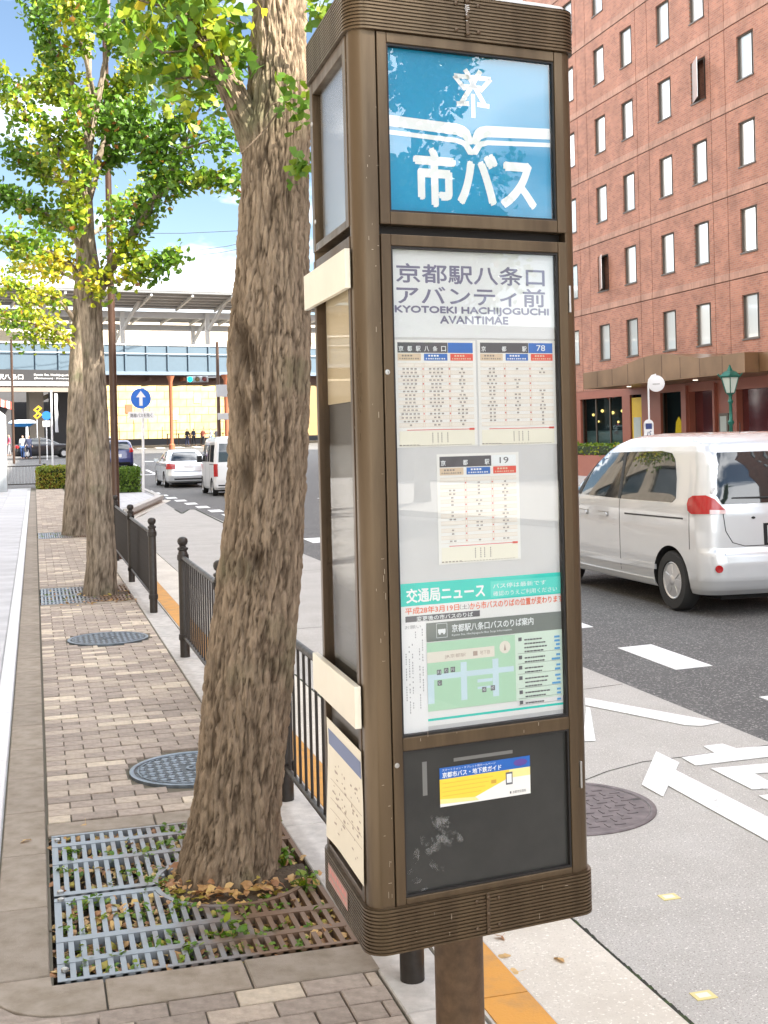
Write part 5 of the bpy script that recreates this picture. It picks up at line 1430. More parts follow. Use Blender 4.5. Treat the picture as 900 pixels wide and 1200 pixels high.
# ------------------------------------------------------------------ vehicles
def lerp_tab(tab, z):
    if z <= tab[0][0]: return tab[0][1:]
    for a, b in zip(tab, tab[1:]):
        if z <= b[0]:
            t = (z - a[0]) / (b[0] - a[0]); return tuple(p + (q - p) * t for p, q in zip(a[1:], b[1:]))
    return tab[-1][1:]
class Shell:
    """a car body as plan outlines stacked by height; tab rows: z, half width, rear y, front y, rear corner, front corner"""
    def __init__(s, tab, bow=.03, rbow=.05): s.tab, s.bow, s.rbow = tab, bow, rbow
    def side(s, y, z):
        hw, yr, yf, rr, rf = lerp_tab(s.tab, z); ym = (yr + yf) / 2; hl = (yf - yr) / 2
        x = hw - s.bow * ((y - ym) / hl) ** 2
        if y < yr + rr: d = min(rr, yr + rr - y); x = x - rr + math.sqrt(max(0, rr * rr - d * d))
        elif y > yf - rf: d = min(rf, y - yf + rf); x = x - rf + math.sqrt(max(0, rf * rf - d * d))
        return x
    def rear(s, x, z):
        hw, yr, yf, rr, rf = lerp_tab(s.tab, z); h = hw - s.bow; y = yr + s.rbow * (abs(x) / hw) ** 2
        if abs(x) > h - rr: d = min(rr, abs(x) - h + rr); y = y + rr - math.sqrt(max(0, rr * rr - d * d))
        return y
    def front(s, x, z):
        hw, yr, yf, rr, rf = lerp_tab(s.tab, z); h = hw - s.bow; y = yf - s.rbow * (abs(x) / hw) ** 2
        if abs(x) > h - rf: d = min(rf, abs(x) - h + rf); y = y - rf + math.sqrt(max(0, rf * rf - d * d))
        return y
    def wrap(s, a, z, off, sgn=1):
        """point on the rear corner: a = distance along the outline, 0 at the middle of the corner, minus towards the rear centre"""
        r = s.ring(z); P = [Vector(q[:2]) for q in r[5:30]]
        L = [0.0]
        for i in range(1, len(P)): L.append(L[-1] + (P[i] - P[i - 1]).length)
        a = a + L[8 + 1]
        i = 0
        while i < len(P) - 2 and L[i + 1] < a: i += 1
        t = (a - L[i]) / max(1e-6, L[i + 1] - L[i]); q = P[i].lerp(P[i + 1], t)
        d = (P[min(i + 2, len(P) - 1)] - P[max(i - 1, 0)]).normalized()
        return ((q.x + d.y * off) * sgn, q.y - d.x * off, z)
    def ring(s, z):
        hw, yr, yf, rr, rf = lerp_tab(s.tab, z); pts = []; h = hw - s.bow
        xs = [h - rr] and [(-1 + 2 * k / 10) * (h - rr) for k in range(11)]
        for x in xs: pts.append((x, yr + s.rbow * (abs(x) / hw) ** 2))
        yb = yr + s.rbow * ((h - rr) / hw) ** 2; xe = s.side(yr + rr, z)
        for k in range(1, 7): t = math.pi / 2 * k / 7; pts.append((h - rr + (xe - h + rr) * math.sin(t), yb + (yr + rr - yb) * (1 - math.cos(t))))
        for k in range(25): y = yr + rr + (yf - rf - yr - rr) * k / 24; pts.append((s.side(y, z), y))
        xf = s.side(yf - rf, z); yb2 = yf - s.rbow * ((h - rf) / hw) ** 2
        for k in range(1, 7): t = math.pi / 2 * (1 - k / 7); pts.append((h - rf + (xf - h + rf) * math.sin(t), yb2 - (yb2 - yf + rf) * (1 - math.cos(t))))
        half = [p for p in pts[10 + 1:]]
        xs2 = [(1 - 2 * k / 10) * (h - rf) for k in range(11)]
        right = pts[11:]; rearp = pts[:11]
        frontp = [(x, yf - s.rbow * (abs(x) / hw) ** 2) for x in xs2]
        left = [(-x, y) for x, y in right[::-1]]
        return [(x, y, z) for x, y in rearp + right + frontp + left]
def patch(poly, fn, step=.05, off=.004, th=.006):
    """a panel that follows the body: poly in panel coordinates, fn(a, b, off) -> point"""
    bm = bmesh.new(); vs = [bm.verts.new((a, b, 0)) for a, b in poly]; bm.faces.new(vs)
    for ax in (0, 1):
        lo, hi = min(p[ax] for p in poly), max(p[ax] for p in poly); k = lo + step
        while k < hi - .01:
            co = [0, 0, 0]; no = [0, 0, 0]; co[ax] = k; no[ax] = 1
            bmesh.ops.bisect_plane(bm, geom=bm.verts[:] + bm.edges[:] + bm.faces[:], plane_co=co, plane_no=no); k += step
    bmesh.ops.triangulate(bm, faces=[f for f in bm.faces if len(f.verts) > 4])
    bm.verts.index_update(); V = [tuple(v.co[:2]) for v in bm.verts]; F = [[v.index for v in f.verts] for f in bm.faces]
    E_ = [[v.index for v in e.verts] for e in bm.edges if len(e.link_faces) == 1]; bm.free()
    mb = MB(); n = len(V)
    mb.add([fn(a, b, off) for a, b in V] + [fn(a, b, off - th) for a, b in V], F + [[n + a, n + b, b, a] for a, b in E_])
    return mb
pane_mat('car_window', (.30, .34, .34), 1.6)
def car_paint(name, col, metal=.25, rough=.28): return pbr(name, col, rough, metal, var=.02, scale=2, coat=1.0)
flat('tyre', (.025, .025, .025), .75); flat('alloy', (.62, .62, .62), .3, metal=.7); flat('lamp_red', (.42, .004, .006), .2, coat=.4); flat('lamp_clear', (.75, .55, .55), .1, coat=1.0)
flat('under', (.015, .015, .015), .9); flat('glass_dark', (.018, .024, .027), .02, spec=.8, coat=.25); flat('chrome', (.7, .7, .7), .15, metal=1.0)
def wheel(parent, x, y, r, w, detail=True, sgn=-1):
    wh = MB(); wh.axis_lathe([(r * .62, -w / 2), (r * .93, -w / 2), (r, -w * .36), (r, w * .36), (r * .93, w / 2), (r * .66, w / 2), (r * .62, w * .30)], (x, y, r), (sgn, 0, 0), 36)
    o = wh.build('wheel', MATS['tyre'], parent, world=False, smooth=40)
    mb = MB(); mb.axis_lathe([(r * .64, w * .30), (r * .645, w * .44), (r * .60, w * .46), (r * .57, w * .40)], (x, y, r), (sgn, 0, 0), 32)
    mb.axis_lathe([(r * .58, w * .27), (.001, w * .27)], (x, y, r), (sgn, 0, 0), 32, cap=False)
    h = mb.build('rim', MATS['alloy'] if not detail else MATS['under'], o, world=False, smooth=40)
    if detail:
        mb = MB(); xx = x + sgn * w * .40
        mb.axis_lathe([(r * .655, w * .42), (r * .60, w * .47), (r * .555, w * .44), (r * .555, w * .40), (r * .655, w * .38)], (x, y, r), (sgn, 0, 0), 36)
        mb.axis_lathe([(r * .20, w * .36), (r * .20, w * .45), (r * .15, w * .50), (r * .05, w * .51)], (x, y, r), (sgn, 0, 0), 20)
        for k in range(6):
            a = k * math.pi / 3 + .2; c, s_ = math.cos(a), math.sin(a); P = lambda u, v, d: (xx + sgn * d, y + (u * c - v * s_) * r, r + (u * s_ + v * c) * r)
            mb.hexa([P(.12, -.11, 0), P(.58, -.19, 0), P(.58, .19, 0), P(.12, .11, 0), P(.12, -.10, .014), P(.58, -.16, .004), P(.58, .16, .004), P(.12, .10, .014)])
        mb.build('hubcap', MATS['alloy'], o, world=False, smooth=35)
    return o
def car(name, label, cat, loc, rz, sh, paint, wheels, sidewin, rearwin, frontwin, tail, extras=None, r=.29, zs=None, group='vehicles on the road', detail=True, arch=.34):
    t = thing(name, label, cat, loc, group)
    tab = sh.tab; zl = sorted(set([row[0] for row in tab] + [tab[0][0] + (tab[-1][0] - tab[0][0]) * k / 34 for k in range(35)]))
    mb = MB(); mb.ring_loft([sh.ring(z) for z in zl])
    me = mb.mesh('body', [paint, MATS['under']]); body = bpy.data.objects.new('body', me); COL.objects.link(body)
    for wy in wheels:
        cb = MB(); cb.axis_lathe([(arch, -1.2), (arch, 1.2)], (0, wy, r + .005), (1, 0, 0), 40)
        for i in range(len(cb.m)): cb.m[i] = 1
        cu = bpy.data.objects.new('cut', cb.mesh('cut', [paint, MATS['under']])); COL.objects.link(cu)
        md = body.modifiers.new('b', 'BOOLEAN'); md.operation = 'DIFFERENCE'; md.object = cu; md.solver = 'EXACT'
        dg = bpy.context.evaluated_depsgraph_get(); nm = bpy.data.meshes.new_from_object(body.evaluated_get(dg)); body.modifiers.clear(); body.data = nm
        bpy.data.objects.remove(cu)
    body.data.name = 'body'; body.data.shade_smooth(); body.data.set_sharp_from_angle(angle=R(38)); body.parent = t
    hw = tab[2][1]
    mb = MB(); 
    L_ = (min(q[2] for q in tab) + .25, max(q[3] for q in tab) - .25)
    mb.box(-.55, .55, L_[0], L_[1], .14, tab[0][0] + .02); mb.build('underside', MATS['under'], t, world=False)
    for wy in wheels:
        for s_ in (-1, 1): wheel(t, s_ * (hw - .105), wy, r, .175, detail and s_ < 0, s_)
    SL = lambda a, b, o: (-(sh.side(a, b) + o), a, b); SR = lambda a, b, o: (sh.side(a, b) + o, a, b)
    RE = lambda a, b, o: (a, sh.rear(a, b) - o, b); FT = lambda a, b, o: (a, sh.front(a, b) + o, b)
    for pl_ in sidewin:
        for f in ((SL, SR)): patch(pl_, f, .08).build('window', MATS['glass_dark'], t, world=False, smooth=30)
    for pl_ in rearwin: patch(pl_, RE, .05, .009, .012).build('rear_window', MATS['glass_dark'], t, world=False, smooth=30)
    for pl_ in frontwin: patch(pl_, FT, .08).build('windscreen', MATS['glass_dark'], t, world=False, smooth=30)
    for pw in tail:
        for s_ in (-1, 1):
            m1 = patch(pw, lambda a, b, o, s_=s_: sh.wrap(a, b, o, s_), .04, .014, .03)
            m1.build('tail_light', MATS['lamp_red'], t, world=False, smooth=40)
    if extras: extras(t, sh, SL, SR, RE, FT)
    t.rotation_euler = (0, 0, rz)
    return t
def strip(pts, w): # a ribbon polygon along points
    a = []; b = []
    for i, p in enumerate(pts):
        q0, q1 = pts[max(i - 1, 0)], pts[min(i + 1, len(pts) - 1)]; L = math.hypot(q1[0] - q0[0], q1[1] - q0[1]); n = (-(q1[1] - q0[1]) / L * w / 2, (q1[0] - q0[0]) / L * w / 2)
        a.append((p[0] + n[0], p[1] + n[1])); b.append((p[0] - n[0], p[1] - n[1]))
    return a + b[::-1]

# near van: rear bumper at y=0, nose at y=3.98
VT = [(.20, .80, .10, 3.86, .20, .5), (.25, .825, .04, 3.93, .22, .5), (.34, .84, .0, 3.97, .24, .55), (.50, .845, .0, 3.98, .24, .55), (.60, .845, .015, 3.97, .22, .55), (.64, .845, .055, 3.95, .20, .55),
      (.80, .845, .06, 3.90, .20, .55), (.95, .842, .07, 3.80, .20, .5), (1.02, .835, .08, 3.55, .20, .45), (1.08, .825, .09, 3.25, .20, .4), (1.25, .79, .12, 2.95, .20, .36), (1.42, .755, .17, 2.66, .20, .32),
      (1.54, .73, .22, 2.42, .20, .3), (1.61, .70, .28, 2.26, .2, .3), (1.66, .655, .36, 2.10, .2, .3), (1.695, .58, .46, 1.95, .2, .3), (1.715, .45, .62, 1.75, .2, .3), (1.722, .25, .9, 1.5, .15, .2)]
VS = Shell(VT, .03, .06)
def van_extra(t, sh, SL, SR, RE, FT):
    B = lambda nm, poly, fn, mat, off=.006, th=.008, step=.06: patch(poly, fn, step, off, th).build(nm, MATS[mat] if isinstance(mat, str) else mat, t, world=False, smooth=30)
    B('window_pillar', [(1.72, 1.045), (1.775, 1.045), (1.80, 1.53), (1.74, 1.53)], SL, 'black', .008)
    B('window_pillar', [(2.73, 1.055), (2.82, 1.06), (2.52, 1.44), (2.49, 1.42)], SL, 'black', .008)
    B('door_rail', strip([(.45, .905), (1.0, .90), (1.62, .895)], .016), SL, 'black', .004, .005)
    B('side_moulding', strip([(.98, .40), (1.8, .392), (2.9, .39)], .05), SL, MATS['van_paint'], .016, .02)
    B('rocker_panel', strip([(1.05, .245), (2.9, .245)], .05), SL, MATS['van_paint'], .012, .02)
    for pts in ([(1.735, .30), (1.74, .90), (1.745, 1.04)], [(2.86, .32), (2.88, .9), (2.82, 1.05)], [(.34, 1.0), (.34, .62)]):
        B('door_seam', strip(pts, .007), SL, 'under', .0015, .004)
    B('handle_recess', [(2.0, .84), (2.25, .84), (2.25, .893), (2.0, .893)], SL, 'beige_shade', .002, .006); B('handle_recess', [(2.5, .84), (2.75, .84), (2.75, .893), (2.5, .893)], SL, 'beige_shade', .002, .006)
    B('door_handle', [(2.02, .845), (2.22, .845), (2.23, .87), (2.2, .885), (2.04, .885), (2.01, .865)], SL, MATS['van_paint'], .022, .024)
    B('door_handle', [(2.52, .845), (2.72, .845), (2.73, .87), (2.7, .885), (2.54, .885), (2.51, .865)], SL, MATS['van_paint'], .022, .024)
    patch([(-.205, .962), (-.06, .960), (-.06, 1.0), (-.21, .995)], lambda a, b, o: sh.wrap(a, b, o, -1), .04, .0165, .004).build('lamp_lens', MATS['lamp_clear'], t, world=False, smooth=30)
    patch([(-.10 + .036 * math.cos(k * .5236), .455 + .036 * math.sin(k * .5236)) for k in range(12)], lambda a, b, o: sh.wrap(a, b, o, -1), .1, .012, .012).build('reflector', MATS['lamp_red'], t, world=False, smooth=30)
    B('bumper_slot', [(-.76, .58), (-.62, .58), (-.62, .592), (-.76, .592)], RE, 'under', .003, .004)
    B('tailgate_seam', strip([(-.60, .96), (-.585, .80), (-.52, .69), (-.40, .655), (.40, .655), (.52, .69), (.585, .80), (.60, .96)], .007), RE, 'under', .0015, .004)
    B('plate_frame', [(-.20, .66), (.20, .66), (.20, .86), (-.20, .86)], RE, 'under', .008, .012)
    B('number_plate', [(-.165, .675), (.165, .675), (.165, .84), (-.165, .84)], RE, 'white_paint', .012, .008)
    B('lock', [(-.30 + .02 * math.cos(k * .7854), .915 + .012 * math.sin(k * .7854)) for k in range(8)], RE, 'under', .006, .006)
    B('badge', [(-.05, .90), (.05, .90), (.05, .935), (-.05, .935)], RE, 'chrome', .008, .008)
    mb = MB(); mb.tube([RE(.30, 1.075, .03), RE(-.12, 1.10, .025), RE(-.50, 1.105, .02)], [.013, .010, .006], 8); mb.lathe([(.028, -.02), (.03, .02)], RE(.30, 1.07, .025), 10); mb.build('wiper', MATS['black'], t, world=False, smooth=50)
    mb = MB(); mb.lathe([(.006, 0), (.003, .10)], (0, .75, 1.715), 6); mb.build('antenna', MATS['black'], t, world=False)
    mb = MB(); mb.axis_lathe([(.034, 0), (.036, .006)], RE(-.66, 1.17, .008), (0, -1, 0), 16); mb.build('window_sticker', MATS['white_paint'], t, world=False)
flat('beige_shade', (.22, .21, .19), .5)
car_paint('van_paint', (.64, .655, .665), .30, .24)
VAN_SIDE = [[(.60, 1.09), (.66, 1.05), (1.745, 1.045), (1.775, 1.53), (1.0, 1.545), (.80, 1.525), (.72, 1.46), (.64, 1.28)],
            [(1.765, 1.045), (2.72, 1.055), (2.44, 1.42), (2.25, 1.52), (1.79, 1.53)], [(2.80, 1.06), (3.12, 1.08), (2.90, 1.24), (2.60, 1.42)]]
van = car('minivan', 'pale champagne minivan in the near lane beyond the bus bay', 'minivan', (6.75, 10.12, -.10), 0.0, VS, MATS['van_paint'], [.70, 3.27],
    VAN_SIDE, [[(-.60, 1.05), (.60, 1.05), (.64, 1.12), (.72, 1.18), (.715, 1.34), (.68, 1.50), (.62, 1.53), (-.62, 1.53), (-.68, 1.50), (-.715, 1.34), (-.72, 1.18), (-.64, 1.12)]],
    [[(-.60, 1.12), (.60, 1.12), (.58, 1.50), (-.58, 1.50)]],
    [[(-.19, .965), (.13, .958), (.19, .985), (.205, 1.05), (.18, 1.10), (.11, 1.13), (-.02, 1.135), (-.10, 1.10), (-.16, 1.04), (-.21, .99)]], van_extra, r=.29, arch=.335)

# silver sedan
ST = [(.19, .78, .12, 4.30, .25, .5), (.26, .83, .02, 4.38, .28, .5), (.45, .845, .0, 4.40, .28, .5), (.62, .845, .05, 4.38, .25, .5), (.82, .84, .08, 4.25, .22, .5), (.93, .82, .12, 4.05, .2, .5), (.975, .80, .22, 3.55, .2, .45),
      (.995, .78, .55, 3.30, .2, .4), (1.15, .73, .82, 2.95, .2, .35), (1.30, .665, 1.10, 2.60, .2, .3), (1.39, .60, 1.32, 2.35, .2, .3), (1.435, .50, 1.55, 2.15, .2, .25), (1.45, .30, 1.8, 1.95, .05, .05)]
def sed_extra(t, sh, SL, SR, RE, FT):
    B = lambda nm, poly, fn, mat, off=.006, th=.008: patch(poly, fn, .1, off, th).build(nm, MATS[mat], t, world=False, smooth=30)
    B('number_plate', [(-.17, .72), (.17, .72), (.17, .86), (-.17, .86)], RE, 'white_paint'); B('boot_seam', strip([(-.55, .62), (.55, .62)], .02), RE, 'under')
    B('lower_bumper', [(-.62, .21), (.62, .21), (.60, .36), (-.60, .36)], RE, 'under')
    for k in (1.9, 2.75): B('door_seam', strip([(k, .3), (k + .03, 1.0)], .012), SL, 'under', .002)
    for s_ in (-1, 1): mb = MB(); mb.ring_loft([[(s_ * (.80 + a), 3.02 + b, 1.03 + c) for b, c in ((-.07, -.05), (.07, -.05), (.07, .07), (-.07, .07))] for a in (0, .16)]); mb.build('wing_mirror', MATS['silver_paint'], t, world=False)
car_paint('silver_paint', (.66, .69, .71), .5)
sd = Shell(ST, .04, .08)
sedan = car('sedan', 'silver sedan driving away in the far lane beside the white kei van', 'car', (5.62, 47.2, -.10), 0.02, sd, MATS['silver_paint'], [.95, 3.5],
    [[(1.02, 1.01), (1.95, 1.0), (2.0, 1.36), (1.5, 1.37), (1.25, 1.30)], [(2.0, 1.0), (2.98, 1.01), (2.62, 1.27), (2.4, 1.35), (2.05, 1.365)]],
    [[(-.62, 1.02), (.62, 1.02), (.52, 1.36), (-.52, 1.36)]], [[(-.66, 1.02), (.66, 1.02), (.55, 1.38), (-.55, 1.38)]],
    [[(-.28, .71), (.20, .71), (.22, .86), (.05, .93), (-.28, .90)]], sed_extra, detail=False)
# white kei van
KT = [(.20, .70, .06, 3.30, .1, .3), (.28, .732, .0, 3.38, .1, .3), (.5, .737, .0, 3.39, .1, .3), (.95, .737, .02, 3.33, .1, .3), (1.05, .735, .03, 3.20, .1, .3), (1.4, .71, .05, 2.95, .1, .25), (1.72, .67, .08, 2.72, .1, .25),
      (1.82, .63, .12, 2.6, .1, .2), (1.87, .55, .25, 2.4, .1, .2), (1.885, .3, .6, 2.0, .1, .1)]
def kei_extra(t, sh, SL, SR, RE, FT):
    B = lambda nm, poly, fn, mat, off=.006, th=.008: patch(poly, fn, .1, off, th).build(nm, MATS[mat], t, world=False, smooth=30)
    B('number_plate', [(-.17, .55), (.17, .55), (.17, .71), (-.17, .71)], RE, 'white_paint'); B('lower_bumper', [(-.60, .24), (.60, .24), (.60, .36), (-.60, .36)], RE, 'under')
    for k in (1.05, 1.95): B('door_seam', strip([(k, .3), (k + .01, 1.7)], .012), SL, 'under', .002)
    B('door_rail', strip([(.2, 1.0), (1.0, 1.0)], .02), SL, 'under', .003)
    for s_ in (-1, 1): mb = MB(); mb.ring_loft([[(s_ * (.72 + a), 2.92 + b, 1.12 + c) for b, c in ((-.05, -.08), (.05, -.08), (.05, .14), (-.05, .14))] for a in (0, .17)]); mb.build('wing_mirror', MATS['black'], t, world=False)
car_paint('white_car_paint', (.78, .78, .77), .05)
ks = Shell(KT, .02, .03)
car('kei_van', 'boxy white kei van partly hidden behind the near trunk', 'van', (6.15, 38.9, -.10), 0.0, ks, MATS['white_car_paint'], [.62, 2.9],
    [[(.16, 1.08), (.90, 1.08), (.92, 1.62), (.18, 1.62)], [(1.08, 1.08), (1.88, 1.08), (1.88, 1.62), (1.08, 1.62)], [(1.98, 1.08), (2.95, 1.08), (2.66, 1.62), (1.98, 1.62)]],
    [[(-.58, 1.08), (.58, 1.08), (.54, 1.66), (-.54, 1.66)]], [[(-.60, 1.1), (.60, 1.1), (.55, 1.68), (-.55, 1.68)]],
    [[(-.10, .62), (.04, .62), (.04, 1.02), (-.10, 1.02)]], kei_extra, detail=False, r=.27, arch=.31)
# hatchback in dark blue, and a white one ahead of it
HT = [(.20, .78, .06, 3.85, .2, .5), (.30, .84, .0, 3.95, .22, .5), (.55, .845, .0, 3.96, .22, .5), (.85, .84, .05, 3.85, .2, .5), (.98, .83, .07, 3.45, .2, .45), (1.05, .81, .10, 3.15, .2, .4), (1.30, .745, .26, 2.65, .2, .3),
      (1.44, .69, .42, 2.35, .2, .3), (1.52, .58, .62, 2.05, .2, .3), (1.545, .35, 1.0, 1.7, .1, .2)]
hs = Shell(HT, .03, .06)
car_paint('navy_paint', (.012, .022, .13), .2)
def hatch(name, label, loc, paint):
    def ex(t, sh, SL, SR, RE, FT):
        B = lambda nm, poly, fn, mat, off=.006, th=.008: patch(poly, fn, .1, off, th).build(nm, MATS[mat], t, world=False, smooth=30)
        B('number_plate', [(-.17, .62), (.17, .62), (.17, .78), (-.17, .78)], RE, 'white_paint'); B('lower_bumper', [(-.62, .21), (.62, .21), (.60, .34), (-.60, .34)], RE, 'under')
    return car(name, label, 'car', loc, 0.0, hs, paint, [.72, 3.2], [[(.50, 1.10), (1.75, 1.06), (1.8, 1.44), (.85, 1.43)], [(1.8, 1.06), (2.95, 1.06), (2.45, 1.35), (1.85, 1.44)]],
        [[(-.66, 1.02), (.66, 1.02), (.58, 1.44), (-.58, 1.44)]], [[(-.68, 1.1), (.68, 1.1), (.58, 1.44), (-.58, 1.44)]],
        [[(-.22, .86), (.20, .90), (.26, 1.02), (.04, 1.12), (-.16, 1.12)]], ex, detail=False)
hatch('hatchback', 'dark blue hatchback with a red tail light, beyond the lamp pole', (4.42, 69.0, rise(69) - .1), MATS['navy_paint'])
hatch('hatchback', 'white hatchback just ahead of the dark blue one', (4.55, 84.0, rise(84) - .1), MATS['white_car_paint'])
car_paint('taxi_black', (.012, .012, .014), .2)
tx_ = car('taxi', 'black car standing crosswise under the bridge behind the two walkers', 'car', (-1.55, 91.0, rise(91) - .06), R(-82), Shell(ST, .04, .08), MATS['taxi_black'], [.95, 3.5],
    [[(1.02, 1.01), (1.95, 1.0), (2.0, 1.36), (1.5, 1.37), (1.25, 1.30)], [(2.0, 1.0), (2.98, 1.01), (2.62, 1.27), (2.4, 1.35), (2.05, 1.365)]],
    [[(-.62, 1.02), (.62, 1.02), (.52, 1.36), (-.52, 1.36)]], [[(-.66, 1.02), (.66, 1.02), (.55, 1.38), (-.55, 1.38)]], [[(-.28, .71), (.20, .71), (.22, .86), (.05, .93), (-.28, .90)]], None, detail=False)

# ------------------------------------------------------------------ hotel on the far side
brick_mat('hotel_brick', (.46, .20, .125), (.33, .135, .09), (.40, .28, .22))
brick_mat('hotel_soldier', (.50, .27, .19), (.40, .20, .14), (.38, .26, .20), sx=.075, sy=.26, offset=0.0)
flat('joint_dark', (.10, .055, .04), .8); flat('win_frame', (.13, .105, .085), .45, metal=.3); flat('granite_red', (.34, .115, .075), .35); flat('granite_dark', (.10, .02, .018), .12, coat=.6)
mt, n, l = new_mat('hotel_window')             # reflective glass with a pale curtain behind it
out = n.new('ShaderNodeOutputMaterial'); p = n.new('ShaderNodeBsdfPrincipled'); l.new(p.outputs[0], out.inputs['Surface'])
oi = n.new('ShaderNodeObjectInfo'); rp = n.new('ShaderNodeValToRGB'); rp.color_ramp.elements[0].color = (.50, .52, .50, 1); rp.color_ramp.elements[1].color = (.78, .76, .70, 1)
l.new(oi.outputs['Random'], rp.inputs[0]); l.new(rp.outputs[0], p.inputs['Base Color']); p.inputs['Roughness'].default_value = .35
p.inputs['Coat Weight'].default_value = 1.0; p.inputs['Coat Roughness'].default_value = .02; p.inputs['Coat IOR'].default_value = 2.2
p.inputs['Metallic'].default_value = .75; MATS['hotel_window'] = mt
HX = 23.4; HY0, HY1, HZ = -20.0, 76.0, 27.4
hotel = thing('brick_hotel', 'long red brick hotel with rows of small windows and a bronze entrance canopy', 'building', (HX, 15, 0))
pers = 5.56
wy, jy = [], []
k = -15
while True:
    base = 36.84 + pers * k
    if base > HY1 - 3: break
    if base > HY0 + 3: wy += [base, base + 3.06]; 
    if base + 1.26 > HY0 and base + 2.3 < HY1: jy += [base + 1.26, base + 2.22]
    k += 1
wy = sorted(w for w in wy if HY0 + 1 < w < HY1 - 1)
wz = [4.70 + 2.94 * i for i in range(8)]                 # sills
jz = [6.78 + 2.91 * i for i in range(8)]
def relief(fr, us_, zs_, kind):
    """a wall in cells; kind(u, z) -> (depth, material index); steps between cells get side faces"""
    mb = MB(); K = [[kind((us_[i] + us_[i + 1]) / 2, (zs_[j] + zs_[j + 1]) / 2) for j in range(len(zs_) - 1)] for i in range(len(us_) - 1)]
    for i in range(len(us_) - 1):
        for j in range(len(zs_) - 1):
            d, m = K[i][j]
            if d is not None: mb.poly([fr.pt(us_[i], zs_[j], -d), fr.pt(us_[i + 1], zs_[j], -d), fr.pt(us_[i + 1], zs_[j + 1], -d), fr.pt(us_[i], zs_[j + 1], -d)], m)
            for ii, jj, e in ((i + 1, j, 0), (i, j + 1, 1)):
                if ii < len(us_) - 1 and jj < len(zs_) - 1:
                    d2, m2 = K[ii][jj]; a, b = d if d is not None else .30, d2 if d2 is not None else .30
                    if abs(a - b) > 1e-6:
                        if e == 0: u = us_[ii]; mb.poly([fr.pt(u, zs_[j], -a), fr.pt(u, zs_[j + 1], -a), fr.pt(u, zs_[j + 1], -b), fr.pt(u, zs_[j], -b)], min(m, m2))
                        else: z = zs_[jj]; mb.poly([fr.pt(us_[i], z, -a), fr.pt(us_[i + 1], z, -a), fr.pt(us_[i + 1], z, -b), fr.pt(us_[i], z, -b)], min(m, m2))
    return mb
HF = Frame((HX, 0), (0, 1), (-1, 0))
WW, WH_ = 1.03, 1.50
us_ = sorted(set([HY0, HY1] + [round(w - WW / 2, 3) for w in wy] + [round(w + WW / 2, 3) for w in wy] + [round(j, 3) for j in jy] + [round(j + .035, 3) for j in jy]))
zs_ = sorted(set([3.45, HZ] + [round(z, 3) for z in wz] + [round(z + WH_, 3) for z in wz] + [round(j, 3) for j in jz if j < HZ] + [round(j + .035, 3) for j in jz if j < HZ] + [round(j + .29, 3) for j in jz if j < HZ]))
def hk(u, z):
    if any(abs(u - w) < WW / 2 for w in wy) and any(a < z < a + WH_ for a in wz): return (None, 0)
    if any(j < u < j + .035 for j in jy) or any(j < z < j + .035 for j in jz): return (.03, 2)
    if any(j + .035 < z < j + .29 for j in jz): return (-.012, 1)
    return (0.0, 0)
mb = relief(HF, us_, zs_, hk); mb.build('wall', [MATS['hotel_brick'], MATS['hotel_soldier'], MATS['joint_dark']], hotel)
mb = MB(); mb.box(HX + .35, 44, HY0 + .02, HY1 - .02, -.1, HZ - .05); mb.box(HX + .0, HX + .36, HY0, HY0 + .3, 0, HZ); mb.box(HX, HX + .36, HY1 - .3, HY1, 0, HZ); mb.build('building_core', MATS['hotel_brick'], hotel)
mb = MB(); mb.box(HX - .1, 44.1, HY0 - .1, HY1 + .1, HZ, HZ + .35); mb.build('roof', MATS['granite_red'], hotel)
mb = MB(); mb.fbox(HF, -.515, .515, 0, .035, -.30, -.05); mb.fbox(HF, -.515, .515, 1.465, 1.5, -.30, -.05); mb.fbox(HF, -.515, -.485, .035, 1.465, -.30, -.05); mb.fbox(HF, .485, .515, .035, 1.465, -.30, -.05); mb.fbox(HF, -.30, -.275, .035, 1.465, -.12, -.085); mb.fbox(HF, -.53, .53, -.05, -.003, -.02, .035)
v0 = [(x - HX, y, z) for x, y, z in mb.v]; mb.v = v0; FR_ME = mb.mesh('window_frame', MATS['win_frame'])
mb = MB(); mb.fbox(HF, -.484, .484, .036, 1.464, -.13, -.115); mb.v = [(x - HX, y, z) for x, y, z in mb.v]; PN_ME = mb.mesh('pane', MATS['hotel_window'])
rh = random.Random(5)
OPEN = {(2, 4), (4, 2), (3, 7)}
for i, w in enumerate(wy):
    for j, z in enumerate(wz):
        if w < 22 or (z > 20.5): 
            if (i + j) % 1: continue
        f = bpy.data.objects.new('window', FR_ME); COL.objects.link(f); f.location = (0, w - 15, z); f.parent = hotel
        g = bpy.data.objects.new('pane', PN_ME); COL.objects.link(g); g.parent = f
        if (round(w), j) in ((46, 3), (48, 1), (40, 3), (29, 2)) :
            th_ = -R(20); g.location = (.46 * math.sin(th_) - .10, .46 * (1 - math.cos(th_)), 0); g.rotation_euler = (0, 0, th_)
